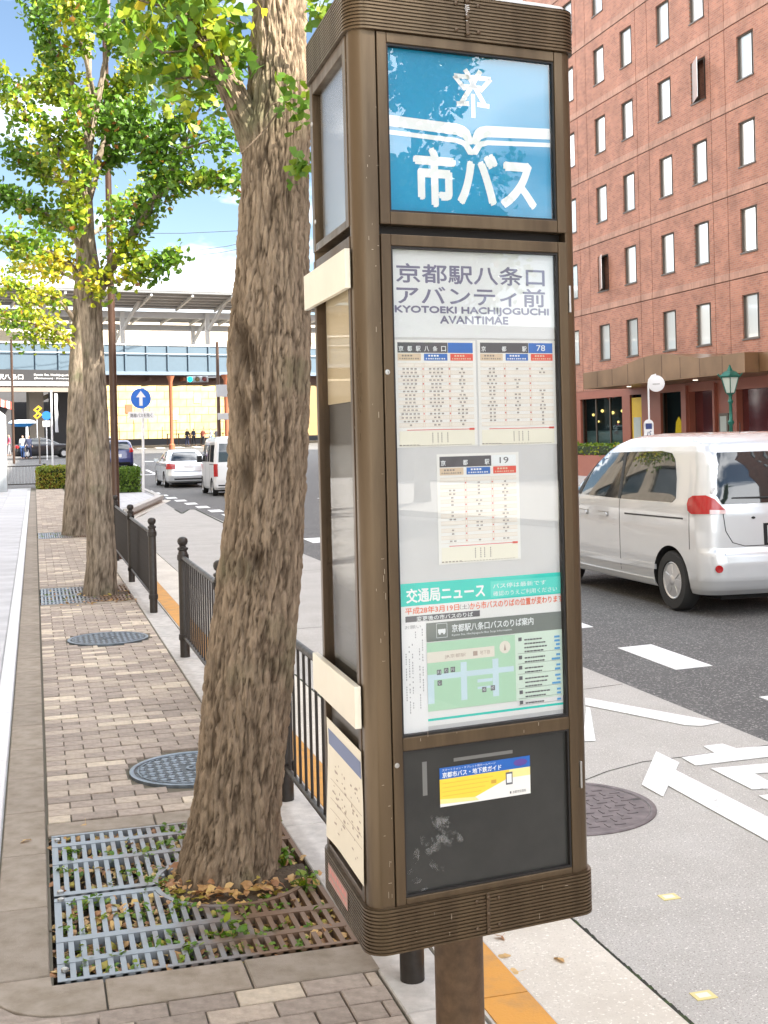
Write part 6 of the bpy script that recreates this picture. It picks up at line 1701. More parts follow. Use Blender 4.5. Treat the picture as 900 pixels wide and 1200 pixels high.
# ground floor: piers, shop windows, doors
GF = MATS['granite_red']
openings = [(30.2, 33.9, .25, 3.0, 'door'), (34.4, 37.9, 0.05, 3.0, 'door'), (39.3, 41.1, 0.05, 3.05, 'door'), (41.55, 43.3, .5, 3.1, 'shop'), (44.85, 45.85, .6, 3.12, 'yellow'), (46.55, 50.6, .9, 3.10, 'shop'), (52.0, 57.0, .9, 3.1, 'shop'), (58.5, 63.5, .9, 3.1, 'shop'), (65, 70, .9, 3.1, 'shop'), (22, 28, .9, 3.0, 'shop'), (12, 20, .9, 3.0, 'shop')]
us2 = sorted(set([HY0, HY1] + [o[0] for o in openings] + [o[1] for o in openings])); zs2 = sorted(set([-.1, 3.45] + [o[2] for o in openings] + [o[3] for o in openings]))
def gk(u, z):
    for a, b, c, d, _ in openings:
        if a < u < b and c < z < d: return (None, 0)
    return (.02, 0)
relief(HF, us2, zs2, gk).build('ground_floor_wall', [GF], hotel)
pane_mat('shop_glass', (.55, .62, .62), 2.0)
flat('shop_dark', (.05, .055, .06), .6); flat('shop_pale', (.50, .56, .54), .7); flat('poster_yellow', (.78, .52, .04), .6); flat('warm_glow', (.8, .45, .12), .6, emit=(1, .62, .2), estr=1.4)
flat('door_red', (.085, .012, .014), .08, coat=1.0)
for a, b, c, d, kd in openings:
    if kd == 'door':
        n_ = max(1, int((b - a) / 1.2))
        for q in range(n_):
            u0 = a + (b - a) * q / n_; u1 = a + (b - a) * (q + 1) / n_
            mb = MB(); mb.fbox(HF, u0 + .01, u1 - .01, c, d, -.30, -.26); mb.build('door', MATS['door_red'], hotel)
            mb = MB(); mb.fbox(HF, u0 + .08, u0 + .12, 1.0, 1.9, -.24, -.20); mb.build('door_handle', MATS['steel'], hotel)
        continue
    mb = MB(); mb.fbox(HF, a, b, c, c + .8 if kd == 'shop' else c + .2, -.345, -.32, 1); mb.fbox(HF, a, b, (c + .8 if kd == 'shop' else c + .2), d, -.345, -.32, 0); mb.build('shop_interior', [MATS['shop_dark'], MATS['shop_pale']], hotel)
    n_ = max(1, round((b - a) / 1.3)); mb = MB()
    for q in range(n_ + 1): u = a + (b - a) * q / n_; mb.fbox(HF, max(a, u - .03), min(b, u + .03), c, d, -.2, -.12)
    mb.build('window_frame', MATS['win_frame'], hotel)
    for q in range(n_):
        u0 = a + (b - a) * q / n_ + .03; u1 = a + (b - a) * (q + 1) / n_ - .03
        mb = MB(); mb.fbox(HF, u0, u1, c, d, -.17, -.165); mb.build('shop_pane', MATS['shop_glass'], hotel)
for (u, z, rr) in ((47.0, 2.5, .07), (47.9, 2.45, .07), (48.9, 2.55, .07), (49.8, 2.4, .06), (47.4, 2.05, .05), (49.3, 2.1, .05), (42.4, 1.75, .30)):
    mb = MB(); mb.lathe([(.01, -rr), (rr * .7, -rr * .7), (rr, 0), (rr * .7, rr * .7), (.01, rr)], HF.pt(u, z, -.26 + (0.0 if rr < .1 else -.0)), 12)
    if rr > .1: mb.v = [(HX + .30 + (x - HX - .26) * .1, y, 1.5 + (zz - 1.75) * 2.2) for x, y, zz in mb.v]
    mb.build('inside_lamp', MATS['warm_glow'] if rr < .1 else flat('yellow_glow', (.85, .50, .03), .6, emit=(1, .55, .03), estr=.35), hotel, smooth=60)
mb = MB(); mb.fbox(HF, 44.9, 45.8, .7, 3.0, -.10, -.08); mb.build('yellow_banner', MATS['poster_yellow'], hotel)
mb = MB(); mb.fbox(HF, 45.05, 45.65, 1.0, 2.2, -.078, -.07); mb.build('banner_figure', MATS['shop_pale'], hotel)
for (u0, u1) in ((41.15, 41.5), (39.15, 39.28)):
    mb = MB(); mb.fbox(HF, u0, u1, 0, 3.3, -.02, .10); mb.build('pier', GF, hotel)
mb = MB(); mb.fbox(HF, 38.35, 38.95, 1.2, 2.2, -.02, .05); mb.build('menu_board', MATS['win_frame'], hotel)
mb = MB(); mb.fbox(HF, 38.45, 38.85, 1.3, 2.1, .05, .06); mb.build('menu_sheet', MATS['shop_pale'], hotel)
mb = MB(); put_text(mb, 'H\nO\nT\nE\nL', lambda u, v: HF.pt(u, v, .03), 38.99 + .2, 38.99 + .05, 1.2, 2.9)
# canopy with a shallow arch in its front
pbr('canopy_metal', (.25, .15, .08), .36, .55, var=.18, scale=.8, rvar=.08)
cx0 = 21.4
can = [(45.9, 4.03), (43.0, 4.06)] + [(43.0 - 6.2 * t, 4.06 + .30 * math.sin(math.pi * t) ** 1.3) for t in [k / 14 for k in range(1, 14)]] + [(36.8, 4.03), (34.1, 4.03)]
mb = MB(); pts = [(cx0, y, z) for y, z in can] + [(cx0, 34.1, 3.40), (cx0, 45.9, 3.38)]
mb.prism(pts, (2.0, 0, 0)); mb.build('canopy', MATS['canopy_metal'], hotel)
mb = MB(); mb.box(cx0 + .5, HX, 26.0, 34.08, 3.42, 4.0); mb.build('canopy_wing', MATS['canopy_metal'], hotel)
for y in (35.4, 36.8, 38.1, 39.4, 40.7, 42.0, 43.3, 44.6):
    zt = min(z for (yy, z) in sorted(can, key=lambda q: abs(q[0] - y))[:2]) - .02
    mb = MB(); mb.box(cx0 - .004, cx0 - .001, y, y + .025, 3.43, zt); mb.build('canopy_joint', MATS['joint_dark'], hotel)
for y in (36, 38.5, 41, 43.5):
    mb = MB(); mb.lathe([(.09, 0), (.09, .02)], (22.2, y, 3.36), 12); mb.build('downlight', flat('downlight', (.8, .8, .75), .4, emit=(1, .9, .75), estr=.5), hotel)

# planter with hedge before the hotel
hg = thing('hedge', 'low clipped hedge on a reddish planter before the hotel shop window', 'hedge', (20.0, 46, 0), 'hedges')
mb = MB(); mb.box(19.7, 20.9, 38.6, 60, 0.02, .80); mb.build('planter', MATS['granite_red'], hg)
def hedge_leaves(x0, x1, y0, y1, z0, z1, n_, size, r, mat, parent, bias=.25):
    mb = MB(); tint = []
    for _ in range(n_):
        p = Vector((r.uniform(x0, x1), r.uniform(y0, y1), r.uniform(z0, z1)))
        f = r.random()
        if f < .45: p.z = z1 + r.gauss(0, .02)
        elif f < .75: p.y = y0 + r.gauss(0, .02)
        else: p.x = (x0 if r.random() < .6 else x1) + r.gauss(0, .02)
        p += Vector((0, 0, .05 * noise.noise(p * 2.5)))
        nv = ginkgo_leaf(mb, p, rand_quat(r, .9), size * r.uniform(.6, 1.2), True); tint.extend([bias + r.gauss(0, .1) + .15 * noise.noise(p * 1.5)] * nv)
    o = mb.build('leaves', mat, parent, kind='stuff'); set_tint(o.data, tint); return o
rg = random.Random(99)
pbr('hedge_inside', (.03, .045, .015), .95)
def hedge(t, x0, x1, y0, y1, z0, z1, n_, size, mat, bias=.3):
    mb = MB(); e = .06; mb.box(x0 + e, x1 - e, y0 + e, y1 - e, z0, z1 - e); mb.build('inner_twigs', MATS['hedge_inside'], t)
    hedge_leaves(x0, x1, y0, y1, z0, z1, n_, size, rg, mat, t, bias)
hedge(hg, 19.7, 20.9, 38.8, 60, .82, 1.18, 2600, .075, MATS['ginkgo'], .45)
leaf_mat('boxwood', (.13, .24, .03), (.36, .36, .05))
h2 = thing('hedge', 'clipped green hedge block at the foot of the blue arrow sign', 'hedge', (3.0, 42.2, 0), 'hedges')
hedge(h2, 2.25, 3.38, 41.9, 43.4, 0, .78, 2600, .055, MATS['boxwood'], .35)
h3 = thing('hedge', 'browning hedge block between the far railing and the tree trunks', 'hedge', (.75, 48.3, 0), 'hedges')
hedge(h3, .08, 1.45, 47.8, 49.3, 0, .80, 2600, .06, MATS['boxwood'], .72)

# green lamp post before the hotel
gl_ = thing('lamp_post', 'old-fashioned green lamp post with a glass lantern before the hotel', 'lamp post', (18.97, 31.0, 0))
GM = pbr('lamp_green', (.012, .12, .085), .35, .3, var=.2)
q_ = (18.97, 31.0, 0)
mb = MB(); mb.lathe([(.16, 0), (.16, .12), (.10, .2), (.08, .5), (.10, .55), (.07, .62), (.055, 1.3), (.075, 1.34), (.05, 1.4), (.05, 1.75), (.085, 1.8), (.09, 1.85), (.05, 1.9), (.045, 2.35), (.08, 2.42), (.04, 2.5), (.06, 2.62)], q_, 14); mb.build('pole', GM, gl_, smooth=40)
mb = MB()
def hexr(r, z): return [(q_[0] + r * math.cos(k * math.pi / 3), q_[1] + r * math.sin(k * math.pi / 3), z) for k in range(6)]
mb.ring_loft([hexr(.10, 2.62), hexr(.13, 2.66)]); mb.ring_loft([hexr(.30, 3.10), hexr(.32, 3.14), hexr(.20, 3.25), hexr(.09, 3.30), hexr(.05, 3.38), hexr(.015, 3.46)])
for k in range(6): mb.tube([hexr(.13, 2.66)[k], hexr(.27, 3.10)[k]], .014, 5); mb.tube([hexr(.30, 3.12)[k], (hexr(.38, 3.2)[k])], .02, 5)
mb.build('lantern_frame', GM, gl_)
for k in range(6):
    a, b, c_, d_ = hexr(.125, 2.67)[k], hexr(.125, 2.67)[(k + 1) % 6], hexr(.262, 3.095)[(k + 1) % 6], hexr(.262, 3.095)[k]
    mb = MB(); mb.poly([a, b, c_, d_]); mb.build('lantern_pane', flat('lantern_glass', (.55, .62, .55), .2) if k == 0 else MATS['lantern_glass'], gl_)
# white round bus stop flag across the road
bs = thing('bus_stop_pole', 'slender white bus stop pole with a round disc and a narrow panel', 'bus stop pole', (14.6, 27.0, 0))
c = at_depth(768, 449.5, 30); SFb = Frame((c.x, c.y), (math.cos(.35), -math.sin(.35)))
pz = c.z
mb = MB(); mb.tube([SFb.pt(-.17, 0, 0), SFb.pt(-.17, pz - .02, 0), SFb.pt(-.15, pz + .10, 0), SFb.pt(-.08, pz + .19, 0), SFb.pt(.02, pz + .22, 0)], .022, 8); mb.build('pole', MATS['white_paint'], bs, smooth=60)
mb = MB(); mb.axis_lathe([(.20, -.01), (.20, .02), (.185, .025)], SFb.pt(.02, pz, .0), (SFb.n.x, SFb.n.y, 0), 28); mb.build('disc', MATS['white_paint'], bs, smooth=40)
mb = MB(); mb.fbox(SFb, -.07, .10, pz - .02, pz - .004, .026, .029); mb.build('disc_mark', MATS['beige_shade'], bs)
mb = MB(); mb.fbox(SFb, -.30, -.07, 1.05, pz - .98, -.02, .03); mb.axis_lathe([(.115, -.02), (.115, .03)], SFb.pt(-.185, pz - .98, 0), (SFb.n.x, SFb.n.y, 0), 20); mb.build('panel', MATS['white_paint'], bs)
mb = MB(); mb.fbox(SFb, -.26, -.11, pz - 1.10, pz - .96, .031, .034); put_text(mb, 'バ\nス\nの', lambda u, v: SFb.pt(u, v, .033), -.245, -.125, pz - 1.62, pz - 1.14, 0, .02); mb.build('lettering', flat('navy_ink', (.02, .04, .16), .5), bs)

# ------------------------------------------------------------------ railway bridge, station roofs, far side of the junction
def dpt(px, py, zc): return at_depth(px, py, zc)
PA, PB = dpt(0, 420, 100), dpt(265, 420, 110)
bu = Vector((PB.x - PA.x, PB.y - PA.y)).normalized()
BF = Frame((PA.x, PA.y), (bu.x, bu.y))                       # the near face of the bridge, u runs to the right
flat('steel_blue', (.075, .115, .15), .5, metal=.1); flat('steel_blue_dark', (.13, .17, .22), .55); flat('rust_steel', (.10, .055, .04), .7); flat('rust_orange', (.30, .10, .045), .6)
flat('station_cream', (.52, .46, .36), .7, var=.1, scale=.5); flat('roof_panel_dark', (.16, .165, .17), .6); flat('roof_white', (.55, .55, .54), .5); flat('beam_grey', (.48, .49, .50), .5); flat('beam_brown', (.20, .17, .145), .6)
br = thing('railway_bridge', 'blue-grey steel railway bridge crossing the street, rusty beams underneath', 'bridge', (PA.x, PA.y, 0))
U0, U1 = -45, 130
mb = MB(); mb.fbox(BF, U0, U1, 7.75, 9.98, -.25, 0); mb.build('parapet', MATS['steel_blue'], br)
mb = MB(); mb.fbox(BF, U0, U1, 7.45, 7.75, -.5, .12); mb.build('lower_flange', MATS['steel_blue_dark'], br)
mb = MB(); mb.fbox(BF, U0, U1, 9.98, 10.12, -.35, .08); mb.build('coping', MATS['roof_white'], br)
for k in range(46):
    u = -20 + k * 1.9
    mb = MB(); mb.fbox(BF, u, u + .13, 7.76, 9.97, .005, .14); mb.build('stiffener', MATS['steel_blue'], br)
for z in (9.25,):
    mb = MB(); mb.fbox(BF, U0, U1, z, z + .06, .15, .20); mb.build('pipe_rail', MATS['beam_grey'], br)
for k in range(5):
    d = -1.5 - k * 2.4
    mb = MB(); mb.fbox(BF, U0, U1, 6.75 + .08 * k, 7.44, d - .22, d); mb.build('girder', MATS['rust_steel'] if k % 2 == 0 else MATS['beam_brown'], br)
for k in range(22):
    u = -12 + k * 3.1
    mb = MB(); mb.fbox(BF, u, u + .2, 7.0, 7.3, -11.5, -.6); mb.build('cross_beam', MATS['rust_orange'] if k % 3 == 0 else MATS['rust_steel'], br)
mb = MB(); mb.fbox(BF, U0, U1, 7.46, 7.70, -12, -.3); mb.build('deck', MATS['rust_steel'], br)
for px, zc, r_w in ((201, 106, .16), (266, 106, .2)):
    a = dpt(px, 500, zc)
    mb = MB(); mb.lathe([(r_w * 1.6, rise(a.y) - .1), (r_w * 1.6, rise(a.y) + .3), (r_w, rise(a.y) + .4), (r_w, 6.8), (r_w * 2.2, 7.3)], (a.x, a.y, 0), 10); mb.build('support_column', MATS['rust_orange'], br, smooth=40)
# abutment on the left, dark undercroft
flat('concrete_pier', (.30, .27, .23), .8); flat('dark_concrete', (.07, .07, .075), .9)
ab = thing('bridge_abutment', 'dark concrete abutment and pier under the left part of the bridge', 'abutment', (PA.x, PA.y + 6, 0))
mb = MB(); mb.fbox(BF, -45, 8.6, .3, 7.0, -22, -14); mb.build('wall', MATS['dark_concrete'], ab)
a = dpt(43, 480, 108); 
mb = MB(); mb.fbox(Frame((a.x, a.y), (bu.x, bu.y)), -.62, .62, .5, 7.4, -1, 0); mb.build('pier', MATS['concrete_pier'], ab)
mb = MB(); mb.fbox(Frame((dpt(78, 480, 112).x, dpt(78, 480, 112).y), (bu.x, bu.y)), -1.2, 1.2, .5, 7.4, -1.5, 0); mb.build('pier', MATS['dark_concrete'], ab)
for k in range(6):
    a = dpt(50 + 2.2 * k * k * .3, 460 + k * 2, 116)
mb = MB()
arcp = [(-2.2 * math.cos(t), 4.2 + 2.2 * math.sin(t)) for t in [math.pi * k / 12 for k in range(13)]]
ac = dpt(62, 480, 114); AF = Frame((ac.x, ac.y), (bu.x, bu.y))
for (a0, b0), (a1, b1) in zip(arcp, arcp[1:]):
    mb.prism([AF.pt(a0, b0, 0), AF.pt(a1, b1, 0), AF.pt(a1 * .82, 4.2 + (b1 - 4.2) * .82, 0), AF.pt(a0 * .82, 4.2 + (b0 - 4.2) * .82, 0)], (AF.n.x * .6, AF.n.y * .6, 0))
mb.build('arch_ring', MATS['station_cream'], ab)
# sunlit retaining wall seen under the bridge
brick_mat('stone_wall', (.55, .40, .17), (.44, .31, .13), (.34, .25, .12), sx=1.6, sy=.55, rot=True, bump=.6)
WA, WB_ = dpt(110, 480, 122), dpt(262, 480, 129); wu = Vector((WB_.x - WA.x, WB_.y - WA.y)).normalized(); WF = Frame((WA.x, WA.y), (wu.x, wu.y))
rw = thing('retaining_wall', 'sunlit cream stone wall beyond the junction, seen under the railway bridge', 'wall', (WA.x, WA.y, 0))
zb = rise(125)
mb = MB(); mb.fbox(WF, -1.5, 40, zb, 8.6, -1, 0); mb.build('wall_core', flat('wall_joint', (.30, .21, .10), .9), rw)
pbr('wall_block', (.56, .41, .18), .85, var=.15, scale=1.5, per_obj=.12, bump=.4, bscale=6)
mb = MB(); mb.fbox(Frame((0, 0), (wu.x, wu.y)), .02, 1.58, .02, .78, .002, .05); BLK = mb.mesh('stone_block', MATS['wall_block'])
for j in range(8):
    for i in range(15):
        u = -1.5 + i * 1.6 + (.8 if j % 2 else 0); q = WF.pt(u, zb + .55 + j * .8, 0)
        o = bpy.data.objects.new('stone_block', BLK); COL.objects.link(o); o.location = Vector(q) - Vector(rw.location); o.parent = rw
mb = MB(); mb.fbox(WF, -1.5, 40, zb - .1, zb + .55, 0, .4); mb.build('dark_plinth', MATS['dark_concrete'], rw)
for k in range(14):
    u = -2 + k * 1.5
    mb = MB(); mb.fbox(WF, u, u + .04, 1.2, 3.2 + (k % 3) * .7, .052, .09); mb.build('drain_pipe', MATS['rust_steel'], rw)
for k, (u, z) in enumerate(((3.2, 4.6), (10.5, 5.6), (8.0, 3.9))):
    mb = MB(); mb.fbox(WF, u, u + .7, z, z + .9, .052, .12); mb.build('wall_notice', MATS['roof_white'] if k else MATS['rust_orange'], rw)
gf_ = dpt(205, 515, 119)
gr = Frame((gf_.x, gf_.y), (wu.x, wu.y)); t = thing('guard_rail', 'dark guard rail at the far side of the junction near the walkers', 'railing', (gf_.x, gf_.y, 0))
mb = MB()
for k in range(7): 
    m2 = MB(); m2.fbox(gr, -.8 + k * 1.15, -.72 + k * 1.15, zb - .1, zb + 1.0, -.05, .05); m2.build('post', MATS['rust_steel'], t)
for z in (.5, .95): m2 = MB(); m2.fbox(gr, -.8, 6.2, zb + z - .05, zb + z + .02, -.03, .03); m2.build('rail', MATS['rust_steel'], t)
# sign band with the station name, on a beam over the left pavement
SA, SB = dpt(-14, 442, 95), dpt(84, 442, 99); su = Vector((SB.x - SA.x, SB.y - SA.y)).normalized(); SFr = Frame((SA.x, SA.y), (su.x, su.y)); SW_ = (Vector((SB.x, SB.y)) - Vector((SA.x, SA.y))).length
sb = thing('station_sign_band', 'black station name band with white lettering on a grey beam over the pavement', 'station sign', (SA.x, SA.y, 0))
zt = lambda y, zc=97: dpt(42, y, zc).z
mb = MB(); mb.fbox(SFr, -6, SW_, zt(447), zt(433), -.3, 0); mb.build('band', flat('band_black', (.012, .012, .014), .6), sb)
mb = MB(); mb.fbox(SFr, -6, SW_ + .05, zt(452), zt(447) - .003, -.5, .12); mb.build('light_beam', MATS['beam_grey'], sb)
mb = MB(); mb.fbox(SFr, -6, SW_ - .1, zt(459), zt(452) - .003, -.6, -.02); mb.build('brown_beam', MATS['beam_brown'], sb)
mb = MB(); put_text(mb, '京都駅八条口', lambda u, v: SFr.pt(u, v, .006), -.35, SW_ * .41, zt(444.6), zt(438.6), 0, .03)
put_text(mb, 'Kyoto Sta. Hachijoguchi', lambda u, v: SFr.pt(u, v, .006), SW_ * .54, SW_ * .97, zt(440.8), zt(437.6), 0, .01)
put_text(mb, '(Shinkansen) · Kintetsu', lambda u, v: SFr.pt(u, v, .006), SW_ * .54, SW_ * .96, zt(444.4), zt(442), 0, .01); mb.build('lettering', MATS['roof_white'], sb)
# platform roofs behind the bridge
def station_roof(name, label, zc, y_hi, y_lo, y_fascia, u0, u1, group, rib=4.4, tilt=7.0):
    A_, B_ = dpt(0, 400, zc), dpt(265, 400, zc * 1.08); uu = Vector((B_.x - A_.x, B_.y - A_.y)).normalized(); f = Frame((A_.x, A_.y), (uu.x, uu.y))
    t = thing(name, label, 'station roof', (A_.x, A_.y, 0), group)
    z1, z0 = dpt(130, y_hi, zc * 1.04).z, dpt(130, y_lo, zc * 1.04 + tilt).z
    mb = MB(); P = lambda u, v: f.pt(u, z1 + (z0 - z1) * v, -tilt * v)
    Q = lambda u, v: f.pt(u, z1 + (z0 - z1) * v + .25, -tilt * v)
    mb.hexa([P(u0, 0), P(u1, 0), P(u1, 1), P(u0, 1), Q(u0, 0), Q(u1, 0), Q(u1, 1), Q(u0, 1)]); mb.build('roof_panel', MATS['roof_panel_dark'], t)
    u = u0
    while u < u1:
        w = .22; R_ = lambda uq, v, dz: f.pt(uq, z1 + (z0 - z1) * v + dz, -tilt * v)
        m2 = MB(); m2.hexa([R_(u, .02, -.30), R_(u + w, .02, -.30), R_(u + w, .98, -.30), R_(u, .98, -.30), R_(u, .02, -.004), R_(u + w, .02, -.004), R_(u + w, .98, -.004), R_(u, .98, -.004)]); m2.build('rafter', MATS['roof_white'], t)
        u += rib
    m2 = MB(); k = 0
    for k in range(5):
        v = .15 + k * .18; m2.hexa([P(u0, v)[:2] + (P(u0, v)[2] - .09,), P(u1, v)[:2] + (P(u1, v)[2] - .09,), P(u1, v + .02)[:2] + (P(u1, v + .02)[2] - .09,), P(u0, v + .02)[:2] + (P(u0, v + .02)[2] - .09,), P(u0, v), P(u1, v), P(u1, v + .02), P(u0, v + .02)])
    m2.build('purlins', MATS['beam_grey'], t, kind='stuff')
    zf = dpt(130, y_fascia, zc * 1.04).z
    mb = MB(); mb.fbox(f, u0, u1, z1 + .26, zf, -1.2, .05); mb.build('fascia', MATS['roof_white'], t)
    mb = MB(); mb.fbox(f, u0, u1, z0 - 1.0, z0 - .31, -tilt - .3, -tilt + .1); mb.build('eaves_beam', MATS['beam_grey'], t)
    for uc in (u0 + 4, 4.0, 13.5, 23.0, 40, 60):
        m2 = MB(); m2.fbox(f, uc, uc + .45, 9.0, z0 - .3, -tilt, -tilt + .4); m2.build('roof_column', MATS['roof_white'], t)
        m2 = MB(); m2.hexa([f.pt(uc + .1, z0 - 2.2, -tilt + .1), f.pt(uc + .4, z0 - 2.2, -tilt + .1), f.pt(uc + .4, z0 - 2.5, -tilt + .3), f.pt(uc + .1, z0 - 2.5, -tilt + .3), f.pt(uc + 1.2, z0 + .6, -tilt * .5), f.pt(uc + 1.5, z0 + .6, -tilt * .5), f.pt(uc + 1.5, z0 + .3, -tilt * .5), f.pt(uc + 1.2, z0 + .3, -tilt * .5)]); m2.build('brace', MATS['roof_white'], t)
    return t
station_roof('platform_roof', 'nearer platform roof with dark ribbed underside and white rafters', 122, 342, 361, 334, -42, 120, 'station platform roofs')
station_roof('platform_roof', 'lower platform roof behind, a thin dark strip under the first one', 136, 369, 377, 366, -42, 120, 'station platform roofs', rib=3.6, tilt=5)
CF = Frame((dpt(0, 400, 142).x, dpt(0, 400, 142).y), (bu.x, bu.y))
sn = thing('station_building', 'long pale station wall glowing between the bridge and the platform roofs', 'building', (dpt(0, 400, 142).x, dpt(0, 400, 142).y, 0))
mb = MB(); mb.fbox(CF, -45, 130, 2, dpt(130, 372, 150).z, -12, 0); mb.build('wall', MATS['station_cream'], sn)
for k in range(10):
    mb = MB(); mb.fbox(CF, -40 + k * 14, -32 + k * 14, 12.2, 12.5, .01, .15); mb.build('ledge', MATS['beam_grey'], sn)
for z in (11.0, 13.0): mb = MB(); mb.fbox(CF, -44, 129, z, z + .12, .01, .12); mb.build('ledge', MATS['beam_grey'], sn)

for k, (ya, yb_, xa, xb) in enumerate(((262, 270, -30, 290), (292, 281, 150, 300), (300, 288, 120, 300))):
    a, b = dpt(xa, ya, 96), dpt(xb, yb_, 104); m_ = (a + b) / 2 - Vector((0, 0, .5)); mb = MB(); mb.tube([a, (a + m_) / 2 - Vector((0, 0, .12)), m_, (b + m_) / 2 - Vector((0, 0, .12)), b], .022, 5)
    tag(mb.build('overhead_wire', MATS['gasket']), ['overhead wire sagging highest across the sky behind the second tree', 'overhead wire above the platform roof, upper one of the lower pair', 'overhead wire just above the platform roof, lowest of the three'][k], 'wire', 'overhead wires')
# traffic light on its pole at the right of the junction
tl = thing('traffic_light', 'horizontal traffic light showing green, hung from a pole at the junction', 'traffic light', (dpt(257, 515, 92).x, dpt(257, 515, 92).y, 0))
a = dpt(257, 515, 92); zt0 = dpt(257, 444, 92).z; TF = Frame((a.x, a.y), (math.cos(.25), -math.sin(.25)))
mb = MB(); mb.lathe([(.16, rise(a.y) - .1), (.14, 4), (.11, 9.0)], (a.x, a.y, 0), 10); mb.build('pole', MATS['lamp_brown'], tl, smooth=50)
mb = MB(); mb.fbox(TF, -2.3, 0, zt0 + .1, zt0 + .2, -.25, -.15); mb.build('arm', MATS['beam_grey'], tl)
mb = MB(); mb.fbox(TF, -2.30, -.72, zt0 - .22, zt0 + .24, -.14, .06); mb.build('housing', MATS['beam_grey'], tl, bevel=.05)
for k, (nm, colr, es) in enumerate((('green_lens', (.0, .65, .42), 3.0), ('amber_lens', (.20, .13, .05), 0), ('red_lens', (.20, .03, .03), 0))):
    mb = MB(); mb.axis_lathe([(.17, 0), (.16, .03), (.08, .05)], TF.pt(-2.04 + k * .53, zt0, .062), (TF.n.x, TF.n.y, 0), 18)
    mb.build('lens', flat(nm, colr, .3, emit=colr if es else None, estr=es), tl, smooth=50)
    mb = MB(); mb.tube([TF.pt(-2.04 + k * .53, zt0 + .02, .062), TF.pt(-2.04 + k * .53, zt0 + .02, .25)], .20, 18, cap=False); mb.build('visor', MATS['beam_grey'], tl)
for (px, py, w, h_, mt_) in ((260, 458, .9, .9, 'beam_grey'), (262, 488, .9, .5, 'roof_white')):
    c = dpt(px, py, 91.8); mb = MB(); f = Frame((c.x, c.y), (1, 0)); mb.fbox(f, -w / 2, w / 2, c.z - h_ / 2, c.z + h_ / 2, 0, .04); mb.build('sign_plate', MATS[mt_], tl, bevel=.02)
# yellow lozenge signs, second blue sign, banner pole, dark pole, blue-white canopy, red-white awning
def small_pole(name, label, cat, px, ybot, ytop, zc, r, mat):
    a = dpt(px, ybot, zc); b = dpt(px, ytop, zc); t = thing(name, label, cat, (a.x, a.y, a.z)); mb = MB(); mb.lathe([(r, a.z - .25), (r, b.z)], (a.x, a.y, 0), 8); mb.build('pole', mat, t, smooth=50); return t, a
t, a = small_pole('warning_sign', 'pair of yellow diamond signs one above the other on a thin pole', 'warning sign', 44.5, 545, 477, 88, .035, MATS['beam_grey'])
for py in (479.5, 487):
    c = dpt(44.2, py, 87.9); mb = MB(); mb.prism([(c.x + u * .30, c.y, c.z + v * .26) for u, v in ((-1, -.2), (-.2, -1), (1, .2), (.2, 1))], (0, -.03, 0)); mb.build('plate', flat('warn_yellow', (.80, .45, .01), .5), t)
    mb = MB(); mb.prism([(c.x + u * .15, c.y - .032, c.z + v * .13) for u, v in ((-1, -.2), (-.2, -1), (1, .2), (.2, 1))], (0, -.006, 0)); mb.build('mark', MATS['black'], t)
t, a = small_pole('road_sign', 'small round blue sign on a white pole left of the tree trunks', 'road sign', 55.5, 541, 484, 84, .04, MATS['white_paint'])
c = dpt(54.5, 487, 83.9); mb = MB(); mb.axis_lathe([(.30, 0), (.30, .03)], (c.x, c.y, c.z), (0, -1, 0), 20); mb.build('disc', MATS['sign_blue'], t); mb = MB(); mb.box(c.x - .26, c.x + .22, c.y - .03, c.y - .0, c.z - .75, c.z - .36); mb.build('plate', MATS['white_paint'], t)
t, a = small_pole('banner_pole', 'tall white pole with a limp pale banner just left of the trunks', 'banner pole', 62, 552, 458, 70, .055, MATS['white_paint'])
c0 = dpt(62.6, 461, 69.9)
mb = MB(); g_ = []
for i in range(12):
    z = c0.z - i * .20; g_.append([(c0.x + .05 + u * (.17 + .02 * math.sin(i * 1.3)), c0.y + .05 * math.sin(i * .9 + u * 3) + .03 * u, z) for u in (0, .5, 1)])
mb.add([p for row in g_ for p in row], [(i * 3 + j, (i + 1) * 3 + j, (i + 1) * 3 + j + 1, i * 3 + j + 1) for i in range(11) for j in range(2)]); mb.build('banner', flat('banner_pale', (.60, .62, .66), .8), t, smooth=60)
t, a = small_pole('utility_pole', 'dark slim pole standing left of the station sign band', 'pole', 16.5, 545, 395, 78, .075, MATS['lamp_brown'])
t, a = small_pole('bollard_post', 'short grey post beside the walking man', 'post', 46.8, 542, 512, 76, .05, MATS['beam_brown'])
t, a = small_pole('parasol', 'lens-shaped blue and white canopy on a white stem left of the walkers', 'parasol', 32, 530, 499, 86, .09, MATS['white_paint'])
c = dpt(26, 496, 86); mb = MB()
for zz in (0,): mb.ring_loft([[(c.x + rr * 1.0 * math.cos(k * math.pi / 8), c.y + rr * .5 * math.sin(k * math.pi / 8), c.z + dz) for k in range(16)] for rr, dz in ((.5, -.24), (.72, -.10), (.92, 0))]); 
mb.build('canopy_lower', flat('canopy_blue', (.02, .22, .60), .5), t, smooth=40)
mb = MB(); mb.ring_loft([[(c.x + rr * math.cos(k * math.pi / 8), c.y + rr * .5 * math.sin(k * math.pi / 8), c.z + dz) for k in range(16)] for rr, dz in ((.93, .002), (.90, .10), (.72, .20), (.3, .24))]); mb.build('canopy_top', flat('canopy_white', (.70, .78, .84), .5), t, smooth=40)
aw = thing('awning', 'red and white striped awning at the far left under the bridge', 'awning', (dpt(4, 475, 96).x, dpt(4, 475, 96).y, 0))
